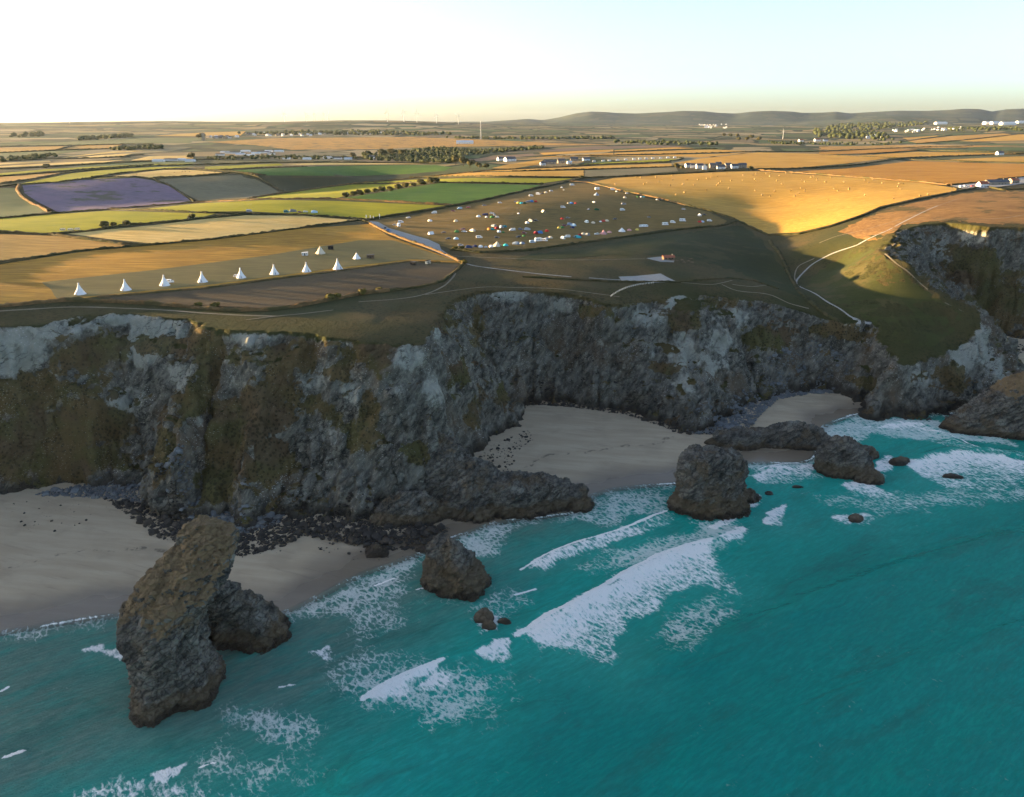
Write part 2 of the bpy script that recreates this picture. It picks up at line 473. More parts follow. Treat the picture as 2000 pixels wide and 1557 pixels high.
# ------------------------------------------------------------------ cliff mesh
cdx, cdy = 0.85, 0.62
cx_ = np.arange(-400, 640, cdx); cy_ = np.arange(280, 720, cdy)
CX, CY = np.meshgrid(cx_, cy_)
sF0 = bil(sF_g, CX, CY); sT0 = bil(sT_g, CX, CY)
band = (sF0 > -14) & (sT0 < 26) & (np.abs(CX) < 0.80 * CY + 30)
idx = np.nonzero(band.ravel())[0]
xs = CX.ravel()[idx]; ys = CY.ravel()[idx]
zs, tt_, sF_, sT_ = cliff_height(xs, ys)
Z = np.full(CX.size, -30.0); Z[idx] = zs
Z = Z.reshape(CX.shape)
gy_, gx_ = np.gradient(Z, cdy, cdx)
gx_ = gx_.ravel()[idx]; gy_ = gy_.ravel()[idx]
ln = np.sqrt(gx_ ** 2 + gy_ ** 2 + 1)
nx_, ny_, nz_ = -gx_ / ln, -gy_ / ln, 1 / ln
steep = sstep(0.30, 0.75, np.sqrt(gx_ ** 2 + gy_ ** 2))
rockzone = steep * sstep(1.02, 0.93, tt_ + 0.0 * xs)
ZC = np.full(CX.size, -30.0); ZC[idx] = zs          # for finding where a line of sight meets the face
ZC = ZC.reshape(CX.shape)

LX0, LX1, LY0, LY1, LS = -1500.0, 1900.0, 250.0, 2600.0, 8.0
_lx, _ly = np.meshgrid(np.arange(LX0, LX1 + 1, LS), np.arange(LY0, LY1 + 1, LS))
L_g = land(_lx, _ly)
def bilL(x, y):
    fx = (x - LX0) / LS; fy = (y - LY0) / LS; i = fx.astype(int); j = fy.astype(int); a = fx - i; b = fy - j; G = L_g
    return (G[j, i] * (1 - a) + G[j, i + 1] * a) * (1 - b) + (G[j + 1, i] * (1 - a) + G[j + 1, i + 1] * a) * b

def ground_z(x, y):
    """height of what one stands on at x, y (land or cliff)"""
    x = np.asarray(x, float); y = np.asarray(y, float)
    z = np.empty(x.shape)
    a_ = (x > X0) & (x < X1 - 3) & (y > Y0) & (y < Y1 - 3)
    z[a_] = bil(P_g, x[a_], y[a_])
    b_ = ~a_ & (x > LX0) & (x < LX1 - 9) & (y > LY0) & (y < LY1 - 9)
    z[b_] = bilL(x[b_], y[b_])
    r_ = ~a_ & ~b_
    if r_.any(): z[r_] = land(x[r_], y[r_])
    near = (x > cx_[0]) & (x < cx_[-1] - 2) & (y > cy_[0]) & (y < cy_[-1] - 2)
    if np.any(near):
        i = np.clip(((x - cx_[0]) / cdx).astype(int), 0, len(cx_) - 2); j = np.clip(((y - cy_[0]) / cdy).astype(int), 0, len(cy_) - 2)
        c = ZC[j, i]
        sf = bil(sF_g, x, y)
        z = np.where(near & (sf < 60) & (c > -29), c, z)
        z = np.where(near & (c <= -29) & (sf < 0), 1.5, z)
    z = np.where(y <= cy_[0] + 1, 0.0, z)
    return z

def hits(pts, far=16000.0):
    """first points of the land along the lines of sight of survey points"""
    D = np.array([ray(*q) for q in pts]); D = D / np.hypot(D[:, 0], D[:, 1])[:, None]
    s = np.concatenate([np.arange(150, 760, 3.0), np.geomspace(760, far, 330)])
    X_ = D[:, :1] * s; Y_ = D[:, 1:2] * s; R_ = CAM_Z + D[:, 2:3] * s
    gap = R_ - ground_z(X_, Y_)
    below = gap <= 0
    k = np.where(below.any(1), below.argmax(1), np.argmin(gap, 1))
    i = np.arange(len(D))
    hi_ = s[k]; lo_ = s[np.maximum(k - 1, 0)]
    lo_ = np.where(below.any(1), lo_, hi_)
    for _ in range(12):
        m = (lo_ + hi_) / 2
        g = CAM_Z + D[:, 2] * m - ground_z(D[:, 0] * m, D[:, 1] * m)
        hi_ = np.where(g <= 0, m, hi_); lo_ = np.where(g <= 0, lo_, m)
    x = D[:, 0] * hi_; y = D[:, 1] * hi_
    return np.stack([x, y, ground_z(x, y)], 1)

def hit(px, py):
    return hits([(px, py)])[0]

# where turf, scrub and bare pale slips lie on the face: (picture x, y, half-width, half-height, strength)
def blobs(lst, X_, Y_, Z_):
    m = np.zeros(len(X_))
    C_ = hits([q[:2] for q in lst])
    for (px, py, rw, rh, s), c in zip(lst, C_):
        dist = math.hypot(c[0], c[1])
        wx = max(2.0, rw * dist / FOCAL); wz = max(2.0, rh * dist / FOCAL)
        q = ((X_ - c[0]) / wx) ** 2 + ((Z_ - c[2]) / wz) ** 2 + ((Y_ - c[1]) / (wz * 1.6 + 8)) ** 2
        v = s * np.exp(-q * 0.9)
        m = np.where(np.abs(v) > np.abs(m), v, m)
    return m
VEG = [(180,690,90,30,.8),(300,680,70,18,.8),(400,660,40,40,1),(410,720,30,50,1),(60,780,70,50,.9),(60,860,90,50,1),(170,830,90,50,.9),(130,900,80,40,1),(20,900,50,40,1),(330,880,40,40,.7),(370,790,40,30,.9),
       (450,860,50,70,1),(440,930,50,40,1),(500,800,60,60,.8),(560,760,40,50,.6),(520,900,40,40,.8),(610,700,40,40,.6),(640,800,50,40,.6),(560,700,40,30,.7),(660,740,40,40,.5),(720,820,25,60,.9),(690,860,20,30,1),(700,690,40,20,.6),(740,700,30,50,.5),(470,700,30,20,.5),
       (895,730,30,20,1.1),(930,800,30,40,.5),(980,770,22,20,.7),(820,880,20,20,.9),(850,620,30,30,.8),(930,640,12,60,.5),(1150,610,40,14,.9),(1330,625,30,18,1),(1300,722,25,10,.9),(1500,662,60,14,1),(1420,590,60,8,.5),(1640,650,50,14,.7),(1860,735,40,18,1),(1790,740,30,10,.6),(1700,750,30,10,.8),
       (1900,520,40,30,1),(1960,600,40,40,.8),(1960,470,30,16,.5),(1830,470,40,16,.3),(1950,560,60,40,.6)]
PALE = [(30,700,60,50,.9),(120,640,90,16,.9),(240,620,50,14,1),(295,665,60,42,1.1),(330,640,40,20,1),(360,740,50,40,.7),(250,770,50,30,.7),(60,760,40,40,.5),(380,820,40,30,.35),(490,660,60,20,.8),(600,650,60,14,.6),(620,740,60,40,.6),(680,770,40,40,.6),(480,750,40,20,.7),(660,660,40,20,.6),(800,700,40,30,.8),(840,770,30,50,.6),(640,860,50,40,.5),(700,900,40,40,.3),(780,760,40,40,.5),
        (860,650,30,20,.7),(1000,580,70,14,.7),(1090,600,50,30,.5),(1160,660,50,40,.3),(1260,620,50,30,.6),(1320,590,50,20,.9),(1330,690,60,40,.7),(1400,680,60,60,.6),(1440,620,60,24,.5),(1350,750,50,40,.6),(1280,700,30,40,.4),(1600,700,60,30,.2),
        (1800,740,60,30,.6),(1880,700,40,30,1),(1920,680,30,40,1),(1950,720,30,20,.8),(1840,490,40,40,.6),(1800,470,40,20,.5),(1900,460,60,14,.6),(1860,580,30,30,.2)]
v_veg = blobs(VEG, xs, ys, zs); v_pale = blobs(PALE, xs, ys, zs)
# bedding: tilted slabs, broken into blocks
ca, sa = math.cos(0.95), math.sin(0.95)
bx = xs * ca + zs * sa; bz = -xs * sa + zs * ca
slab = ridged(bx / 30, ys / 22, bz / 9.0, oct=3, seed=41)
blk = vnoise(xs / 8, ys / 8, zs / 8, seed=44) * 1.6 + vnoise(xs / 3.6, ys / 3.6, zs / 3.6, seed=45) * .8
frac = .95 * blocky(bx / 7.5, ys / 6.0, bz / 3.6, 47) + .6 * blocky(bx / 3.4, ys / 2.6, bz / 1.7, 48) + .32 * blocky(bx / 1.7, ys / 1.4, bz / 1.0, 49)
calm = 1 - .50 * np.clip(v_veg, 0, 1) - .35 * np.clip(v_pale, 0, 1) * (1 - np.clip(v_veg, 0, 1))
disp = rockzone * (1.9 * slab + (1.1 * blk + 1.15 * frac) * calm)
vx = xs + nx_ * disp; vy = ys + ny_ * disp; vz = zs + nz_ * disp
keep = band[:-1, :-1] & band[1:, :-1] & band[:-1, 1:] & band[1:, 1:]
full = np.zeros((CX.size, 3)); full[idx] = np.stack([vx, vy, vz], 1)
A_rock = np.zeros(CX.size); A_rock[idx] = rockzone
A_t = np.zeros(CX.size); A_t[idx] = tt_
cf = grid_faces(*CX.shape, keep)
A_v = np.zeros(CX.size); A_v[idx] = v_veg; A_p = np.zeros(CX.size); A_p[idx] = v_pale
cverts, cfaces, c_rock, c_t, c_veg, c_pale = compact(full, cf, A_rock, A_t, A_v, A_p)

sand_low = np.clip((cverts[:, 2] - 2) / 19, 0, 1)
# some scrub everywhere it is not too steep
me = mesh_np('sea_cliff', cverts, cfaces, smooth=False)
attr(me, 'rock', c_rock); attr(me, 'veg', c_veg); attr(me, 'pale', c_pale); attr(me, 'low', 1 - sand_low)

def rock_material(name, tone=1.0):
    k = NT(name)
    p = k.pos()
    geo = k.n('ShaderNodeNewGeometry')
    nz = k._sep(geo.outputs['Normal'])[2]
    bed = k.mapp(p, (0.13, 0.13, 0.34), (0, 0.95, 0.2))
    n1 = k.noise(p, 0.035, 4, 0.6); n2 = k.noise(bed, 1.0, 5, 0.66, 0.4); n3 = k.noise(p, 0.55, 4, 0.7)
    t = tone
    c = k.mix(k.ss(n2, .30, .72), (.038 * t, .036 * t, .030 * t), (.165 * t, .154 * t, .124 * t))
    c = k.mix(k.ss(n1, .50, .68), c, (.098 * t, .074 * t, .050 * t))
    c = k.mix(k.math('MULTIPLY', k.ss(n3, .56, .70), .75), c, (.25 * t, .235 * t, .19 * t))
    pale = k.ss(k.math('ADD', k.at('pale'), k.math('MULTIPLY', k.math('SUBTRACT', k.noise(p, .07, 6, .68), .5), 1.7)), .36, .62)
    pc = k.mix(n3, (0.1768, 0.1746, 0.1459), (0.3978, 0.3867, 0.3205))
    c = k.mix(k.math('MULTIPLY', pale, .9), c, pc)
    # flecks of quartz and lichen
    fl = k.ss(k.math('ADD', k.voro(k.mapp(p, (1, 1, 1.6)), .75), k.math('MULTIPLY', k.noise(p, .06, 3), .5)), .45, .32)
    fl = k.math('MULTIPLY', fl, k.ss(n1, .36, .56))
    c = k.mix(k.math('MULTIPLY', fl, .85), c, (.46, .45, .42))
    # cracks
    cr = k.voro(k.vadd(k.mapp(p, (.10, .10, .30), (0, .5, .2)), k.vscale(k.noisec(p, .16, 5), 2.2)), 1.0, 'DISTANCE_TO_EDGE')
    crk = k.math('MULTIPLY', k.ss(cr, .05, .0), k.ss(k.noise(p, .05, 2), .42, .6))
    c = k.mix(k.math('MULTIPLY', crk, .75), c, (.018, .018, .019))
    # wet and weed-dark foot
    low = k.ss(k.math('ADD', k.at('low'), k.math('MULTIPLY', k.math('SUBTRACT', n1, .5), .8)), .62, .95)
    c = k.mix(k.math('MULTIPLY', low, .82), c, k.mix(n3, (.009, .008, .007), (.045, .036, .026)))
    # scrub and turf
    vg = k.math('ADD', k.math('MULTIPLY', k.at('veg'), 1.7), k.math('MULTIPLY', k.math('SUBTRACT', k.noise(p, .075, 8, .72), .52), 2.9))
    vg = k.math('ADD', vg, k.ss(nz, .30, .80, -.12, .45))
    vg = k.math('SUBTRACT', vg, k.math('MULTIPLY', k.math('MAXIMUM', k.at('pale'), 0.0), .5))
    veg = k.ss(vg, .38, .54)
    turf = k.ss(k.math('ADD', k.at('rock'), k.math('MULTIPLY', k.math('SUBTRACT', k.noise(p, .35, 4, .7), .5), 1.1)), .72, .42)
    vc = k.mix(k.ss(k.noise(p, .045, 4), .38, .62), (0.1017, 0.0663, 0.0243), (0.0575, 0.0585, 0.0143))
    vc = k.mix(k.math('MULTIPLY', k.noise(p, 1.2, 5, .7), .55), vc, (0.1148, 0.0850, 0.0442))
    vc = k.mix(k.math('MULTIPLY', k.ss(k.noise(p, .03, 3), .50, .62), .7), vc, (0.0892, 0.0561, 0.0340))
    tf = k.ss(k.math('ADD', k.voro(p, .55), k.math('MULTIPLY', n1, .8)), .84, .60)
    vc = k.mix(k.math('MULTIPLY', tf, .75), vc, (.026, .022, .009))
    vc = k.mix(k.math('MULTIPLY', fl, .55), vc, (.34, .32, .27))
    c = k.mix(k.math('MULTIPLY', veg, .93), c, vc)
    gc = turf_color(k, p, n1)
    c = k.mix(turf, c, gc)
    h = k.math('ADD', k.math('MULTIPLY', n2, 1.0), k.math('MULTIPLY', n3, .7))
    h = k.math('SUBTRACT', h, k.math('MULTIPLY', crk, .55))
    return k.done(k.bsdf(c, .9, .06, k.bump(h, .9, 1.3)))
M_ROCK = rock_material('slate_cliff_rock', 1.15)
obj('sea_cliff', me, M_ROCK, kind='structure')
# the same wall of cliffs carries on along the coast outside the picture
ex_ = np.arange(-2400, -260, 6.0); ey_ = np.arange(150, 620, 5.0)
E1, E2 = np.meshgrid(ex_, ey_)
eF_ = seg_dist(E1, E2, foot_line) * np.where(inside(E1, E2, foot_poly), 1, -1); eT_ = seg_dist(E1, E2, top_line) * np.where(inside(E1, E2, top_poly), 1, -1)
et = np.where(eT_ >= 0, 1, np.where(eF_ <= 0, 0, np.clip(eF_ / np.maximum(eF_ - eT_, .5), 0, 1)))
ez = 2 + (land(E1, E2) - 2) * et + np.where(eF_ < 0, eF_ * 1.3, 0) + 3 * fbm(E1 / 20, E2 / 20, oct=3, seed=50) * (et > 0) * (et < 1)
eb = (eF_ > -10) & (eT_ < 40) & (np.abs(E1) > 0.80 * E2 + 22)
me = mesh_np('coast_beyond', *compact(np.stack([E1.ravel(), E2.ravel(), ez.ravel()], 1), grid_faces(*E1.shape, eb[:-1, :-1] & eb[1:, 1:] & eb[1:, :-1] & eb[:-1, 1:])))
attr(me, 'rock', np.full(len(me.vertices), 1.0))
obj('coast_cliff', me, M_ROCK, kind='structure')
# ================================================================== BEACH AND SEA
SHORE = [(-400,1300),(-200,1262),(0,1232),(120,1212),(240,1196),(340,1190),(440,1196),(520,1200),(575,1184),(640,1150),(720,1112),(800,1086),(850,1062),(905,1040),(960,1020),(1080,1004),(1140,992),(1150,968),(1200,953),(1270,946),(1330,940),(1400,922),(1445,904),(1500,902),(1560,902),(1588,888),(1592,862),(1600,838),(1640,816),(1690,806),(1760,804),(1850,806),(1905,796),(1962,766),(2010,742),(2100,720),(2300,700)]
shore_line = smooth_line([(-2600, 140), (-1200, 160), (-700, 178), (-420, 196)] + [at(px, py, 0)[:2] for px, py in SHORE], 5.0)
shore_poly = np.vstack([shore_line, [(1500, shore_line[-1, 1]), (1600, 3000), (-2600, 3000)]])

def shore_sd(X_, Y_):
    return seg_dist(X_, Y_, shore_line) * np.where(inside(X_, Y_, shore_poly), 1, -1)

ss_g = 2.0
SX0, SY0 = -330.0, 110.0
_sx = np.arange(SX0, 560, ss_g); _sy = np.arange(SY0, 640, ss_g)
SGX, SGY = np.meshgrid(_sx, _sy)
sS_g = shore_sd(SGX, SGY)
def bilS(x, y):
    fx = np.clip((x - SX0) / ss_g, 0, sS_g.shape[1] - 1.001); fy = np.clip((y - SY0) / ss_g, 0, sS_g.shape[0] - 1.001)
    i = fx.astype(int); j = fy.astype(int); a = fx - i; b = fy - j; G = sS_g
    return (G[j, i] * (1 - a) + G[j, i + 1] * a) * (1 - b) + (G[j + 1, i] * (1 - a) + G[j + 1, i + 1] * a) * b

def beach_height(x, y):
    s = bilS(x, y)
    z = np.where(s > 0, 2.9 * (1 - np.exp(-s / 75.0)), 0.035 * s)
    z = z + 0.10 * vnoise(x / 26, y / 14, seed=60) * sstep(0, 20, s) + 0.03 * vnoise(x / 6, y / 3, seed=61)
    return np.maximum(z, -4.0)

bxs = np.arange(-330, 560, 2.0); bys = np.arange(150, 640, 2.0)
BX, BY = np.meshgrid(bxs, bys)
bS = bilS(BX, BY); bF = bil(sF_g, BX, np.maximum(BY, Y0 + 1)); bF = np.where(BY < Y0 + 2, -20, bF)
bk = (bS > -26) & (bF < 22)
bkeep = bk[:-1, :-1] & bk[1:, 1:] & bk[1:, :-1] & bk[:-1, 1:]
bz = beach_height(BX, BY)
bv, bf, bss = compact(np.stack([BX.ravel(), BY.ravel(), bz.ravel()], 1), grid_faces(*BX.shape, bkeep), bS.ravel())
me = mesh_np('beach', bv, bf)
attr(me, 'shore', bss)
k = NT('beach_sand')
p = k.pos()
lam = k.noise(k.mapp(p, (.03, .22, .2), (0, 0, .12)), 1.0, 5, .6)
c = k.mix(k.ss(lam, .3, .7), (0.3806, 0.2892, 0.1830), (0.4604, 0.3622, 0.2380))
c = k.mix(k.math('MULTIPLY', k.ss(k.noise(p, .045, 5, .6), .5, .66), .55), c, (0.3013, 0.2316, 0.1485))
c = k.mix(k.math('MULTIPLY', k.noise(p, 1.6, 5, .7), .3), c, (.21, .17, .13))
edge = k.math('ADD', k.at('shore'), k.math('MULTIPLY', k.math('SUBTRACT', k.noise(p, .03, 3), .5), 26.0))
wet = k.ss(edge, 24.0, 6.0)
wrack = k.math('MULTIPLY', k.ss(k.math('ABSOLUTE', k.math('SUBTRACT', edge, 44.0)), 2.2, .2), k.ss(k.noise(p, .25, 4, .7), .48, .62))
c = k.mix(k.math('MULTIPLY', wrack, .7), c, (.05, .038, .026))
run = k.ss(k.noise(k.mapp(p, (.045, .5, 1), (0, 0, .35)), 1.0, 4, .6), .55, .75)
c = k.mix(k.math('MULTIPLY', run, .35), c, (.17, .125, .085))
c = k.mix(k.math('MULTIPLY', wet, .75), c, (0.1200, 0.0896, 0.0640))
rough = k.lin(wet, 0, 1, .92, .22)
M_SAND = k.done(k.bsdf(c, rough, .3, k.bump(k.math('ADD', lam, k.math('MULTIPLY', k.noise(p, .8, 4), .5)), .25, .3)))
obj('beach', me, M_SAND, kind='structure')

# ------------------------------------------------------------------ sea
# broken white water: (outline in the picture, how solid, soft rim in metres)
FOAM = [
 ([(1008,1240),(1080,1200),(1150,1168),(1220,1124),(1300,1084),(1386,1058),(1398,1085),(1440,1140),(1452,1165),(1380,1142),(1318,1158),(1290,1195),(1222,1210),(1212,1250),(1208,1312),(1165,1302),(1110,1274),(1050,1262)],1.0,3.0,6),
 ([(708,1362),(760,1332),(865,1292),(852,1310),(800,1332),(792,1358),(750,1374)],1.0,1.6),
 ([(812,1340),(850,1315),(892,1322),(880,1345),(840,1350)],.85,2.0),
 ([(934,1276),(965,1254),(990,1250),(1002,1290),(955,1292)],.95,1.6),
 ([(1018,1112),(1100,1070),(1220,1034),(1300,998),(1330,1000),(1300,1030),(1230,1050),(1130,1085),(1060,1112)],.82,2.0),
 ([(1400,1052),(1440,1030),(1466,1028),(1462,1050),(1420,1060)],.95,1.5),
 ([(1490,1022),(1500,1000),(1535,984),(1530,1028)],.95,1.5),
 ([(1380,1030),(1420,1010),(1470,975),(1490,960),(1480,985),(1440,1020),(1400,1036)],.95,1.8),
 ([(1470,930),(1500,912),(1590,910),(1600,935),(1540,945),(1490,948)],.86,2.5),
 ([(1640,948),(1680,938),(1715,950),(1760,970),(1815,1002),(1760,992),(1700,972)],.95,1.8),
 ([(1700,940),(1715,900),(1740,890),(1760,905),(1725,925),(1722,950)],.9,1.8),
 ([(1770,910),(1810,892),(1870,882),(1925,888),(1990,898),(2060,905),(2060,945),(1995,945),(1945,964),(1880,958),(1840,950),(1800,930)],1.0,3.0,5),
 ([(1700,836),(1760,826),(1800,830),(1850,852),(1910,878),(2060,885),(2060,900),(1900,888),(1830,868),(1770,842)],.9,2.0),
 ([(1620,1012),(1670,1000),(1722,1015),(1700,1030),(1650,1028)],.72,2.5),
 ([(298,1512),(330,1496),(358,1494),(340,1515),(330,1530),(300,1530)],.95,1.2),
 ([(160,1270),(200,1262),(236,1275),(240,1290),(205,1282)],.8,1.5),
 ([(604,1275),(640,1262),(655,1290),(630,1290)],.8,1.5),
 ([(150,1557),(230,1520),(330,1540),(460,1530),(520,1557),(400,1600),(150,1620)],.62,4.0),
 ([(925,1208),(950,1190),(975,1205),(970,1232),(940,1240)],.95,1.6),
]
# thin lace left behind by earlier breakers
LACE = [
 ([(560,1200),(640,1155),(760,1105),(840,1080),(820,1110),(760,1150),(700,1210),(640,1200)],.55,5.0),
 ([(880,1055),(960,1020),(1000,1018),(970,1080),(900,1085)],.55,4.0),
 ([(640,1290),(720,1270),(900,1290),(1000,1310),(1060,1330),(960,1370),(900,1400),(760,1410),(700,1390)],.50,8.0),
 ([(1130,1110),(1300,1040),(1480,985),(1440,1060),(1340,1090),(1200,1110)],.58,6.0),
 ([(1060,960),(1150,975),(1270,950),(1310,960),(1300,1000),(1180,1030),(1090,1010)],.50,5.0),
 ([(1420,900),(1590,900),(1600,930),(1480,925)],.55,4.0),
 ([(1600,830),(1690,812),(1900,830),(1980,870),(1860,860),(1700,850),(1620,880)],.62,4.0),
 ([(420,1385),(520,1375),(620,1430),(560,1450),(460,1420)],.52,5.0),
 ([(430,1440),(600,1470),(640,1557),(300,1557)],.50,8.0),
 ([(1280,1190),(1400,1150),(1460,1170),(1420,1250),(1300,1260)],.40,7.0),
 ([(1560,960),(1900,960),(1990,960),(1800,1000),(1650,1000)],.35,6.0),
 ([(660,1180),(780,1120),(830,1150),(780,1220),(700,1260)],.40,6.0),
 ([(880,1180),(1000,1130),(1040,1180),(960,1220)],.38,5.0),
 ([(1740,960),(2000,945),(2060,980),(1800,990)],.40,5.0),
]
# unbroken and breaking crests: (points, height, half width)
CREST = [
 ([(1010,1245),(1150,1172),(1300,1088),(1392,1056),(1480,1030)],1.5,5.0),
 ([(700,1368),(770,1330),(870,1290),(1000,1245)],1.0,4.0),
 ([(1020,1112),(1150,1058),(1300,1000)],.9,4.0),
 ([(400,1400),(700,1290),(940,1200)],.45,3.5),
 ([(0,1420),(300,1340),(560,1260),(700,1205)],.35,3.0),
 ([(0,1330),(230,1270)],.3,2.5),
 ([(0,1300),(200,1255)],.3,2.5),
 ([(430,1300),(640,1215),(800,1160)],.35,3.0),
 ([(1130,1375),(1300,1300),(1480,1230),(1700,1140),(2050,1030)],3.4,6.0),
 ([(600,1560),(900,1440),(1130,1375)],2.2,6.0),
 ([(1250,1560),(1500,1440),(1750,1330),(2050,1210)],2.0,7.0),
 ([(1700,1560),(1900,1460),(2050,1390)],1.6,7.0),
 ([(1480,1180),(1700,1090),(1900,1020)],.8,5.0),
 ([(1690,832),(1800,830),(1900,876),(2050,890)],1.2,3.5),
 ([(1760,912),(1860,880),(2050,900)],1.2,4.0),
 ([(1480,915),(1590,908)],.7,2.5),
 ([(0,1500),(60,1465)],.5,2.0),
]
FLINE = [([(1008,1241),(1080,1200),(1150,1168),(1220,1124),(1300,1084),(1386,1058)],1.3,1.1),([(708,1364),(760,1333),(866,1292)],1.0,1.1),([(1018,1112),(1100,1070),(1220,1034),(1300,998)],.8,1.0),
 ([(1006,1160),(1046,1150)],.7,1.0),([(545,1345),(575,1340)],.5,.95),([(730,1145),(770,1130)],.5,.95),([(0,1350),(14,1342)],.7,.95),([(5,1478),(45,1467)],.6,1.0),([(1480,917),(1540,905),(1590,910)],.7,1.0),([(1650,840),(1700,834)],.5,.9),
 ([(388,1500),(420,1490)],.4,.9),([(812,1152),(838,1148)],.5,.9),([(1750,826),(1850,850),(1910,878)],.8,1.0)]
def pl0(pts):
    return np.array([at(px, py, 0)[:2] for px, py in pts])

def soft_poly(X_, Y_, pts, soft):
    P_ = pl0(pts)
    lo = P_.min(0) - soft * 3; hi = P_.max(0) + soft * 3
    m = (X_ > lo[0]) & (X_ < hi[0]) & (Y_ > lo[1]) & (Y_ < hi[1])
    out = np.zeros(X_.shape)
    if m.any():
        x = X_[m]; y = Y_[m]
        wob = soft * 0.8 * vnoise(x / (soft * 2.2), y / (soft * 2.2), seed=70)
        d = seg_dist(x, y, P_, True) * np.where(inside(x, y, P_), 1, -1) + wob
        out[m] = sstep(-soft * 1.3, soft * 1.1, d)
    return out

sdx = 0.72
qx = np.arange(-250, 420, sdx); qy = np.arange(128, 520, sdx)
QX, QY = np.meshgrid(qx, qy)
qS = bilS(QX, QY)
qk = (qS < 6) & (np.abs(QX) < 0.82 * QY + 30)
qi = np.nonzero(qk.ravel())[0]
x = QX.ravel()[qi]; y = QY.ravel()[qi]; s_ = qS.ravel()[qi]
foam = np.zeros(len(x)); lace = np.zeros(len(x)); milk = np.zeros(len(x)); zz = np.zeros(len(x))
for pts, st, so, *nf in FOAM:
    fr_ = pl0(pts[:(nf[0] if nf else 3)])
    lo = pl0(pts).min(0) - 20; hi = pl0(pts).max(0) + 20; m = (x > lo[0]) & (x < hi[0]) & (y > lo[1]) & (y < hi[1])
    tail = np.zeros(len(x)); tail[m] = .36 + .64 * np.exp(-seg_dist(x[m], y[m], fr_) / (13.0 if nf else 7.0))
    foam = np.maximum(foam, st * tail * soft_poly(x, y, pts, so)); milk = np.maximum(milk, st * soft_poly(x, y, pts, so * 4 + 6))
for pts, st, so in LACE:
    lace = np.maximum(lace, st * soft_poly(x, y, pts, so)); milk = np.maximum(milk, .6 * st * soft_poly(x, y, pts, so * 2 + 4))
def near_line(x, y, pts, R):
    P_ = smooth_line(pl0(pts), 4.0)
    lo = P_.min(0) - R; hi = P_.max(0) + R
    m = (x > lo[0]) & (x < hi[0]) & (y > lo[1]) & (y < hi[1])
    d = np.full(x.shape, 1e3); u = np.zeros(x.shape)
    if m.any():
        d[m] = seg_dist(x[m], y[m], P_)
        a = P_[0]; b = P_[-1]; L = np.linalg.norm(b - a)
        u[m] = ((x[m] - a[0]) * (b[0] - a[0]) + (y[m] - a[1]) * (b[1] - a[1])) / L / L
    return d, np.clip(u, 0, 1)
for pts, hgt, wd in CREST:
    d, u = near_line(x, y, pts, wd * 3)
    zz += hgt * np.exp(-(d / wd) ** 2) * sstep(0, .18, u) * sstep(1, .85, u)
for pts, wd, st in FLINE:
    d, u = near_line(x, y, pts, wd * 4 + 2)
    w2 = wd * (1 + .6 * vnoise(x / 5, y / 5, seed=71))
    foam = np.maximum(foam, st * sstep(w2 * 1.5, w2 * .3, d))
# swash: lace rim where the last wave runs up
rim = np.exp(-((s_ + 1.0 + 1.2 * vnoise(x / 11, y / 11, seed=72)) / 1.1) ** 2)
sw = sstep(-16, -2, s_) * sstep(2.5, 0, s_)
lace = np.maximum(lace, .38 * sw + .0); foam = np.maximum(foam, .72 * rim * (.45 + .55 * sstep(-.2, .3, vnoise(x / 24, y / 24, seed=73))))
# swell and chop
ph_ = (x * .42 - y * .91) / 2.6 + 4.0 * vnoise(x / 55, y / 55, seed=74)
zz += (.5 - np.abs(np.sin(ph_))) * .42 * np.clip(.25 + vnoise(x / 60, y / 35, seed=77), 0, 1) * sstep(-3, -25, s_)
zz += .35 * np.sin((x * .36 - y * .93) / 7.5 + 2.2 * vnoise(x / 90, y / 90, seed=78)) * sstep(-10, -60, s_)
zz += .16 * fbm(x / 6, y / 6, oct=3, seed=75) * sstep(0, -12, s_)
zz += .11 * vnoise(x / 2.3, y / 2.3, seed=79) * sstep(0, -8, s_)
zz += foam * .35 * np.abs(fbm(x / 1.8, y / 1.8, oct=2, seed=76)) * sstep(0, -6, s_)
full = np.zeros((QX.size, 3)); full[qi] = np.stack([x, y, zz + 0.02], 1)
def sp(v):
    a = np.zeros(QX.size); a[qi] = v; return a
keepq = qk[:-1, :-1] & qk[1:, 1:] & qk[1:, :-1] & qk[:-1, 1:]
sv, sf, a_f, a_l, a_m, a_s = compact(full, grid_faces(*QX.shape, keepq), sp(foam), sp(lace), sp(milk), sp(s_))
SEA_ATTR = (a_f, a_l, a_m, a_s)

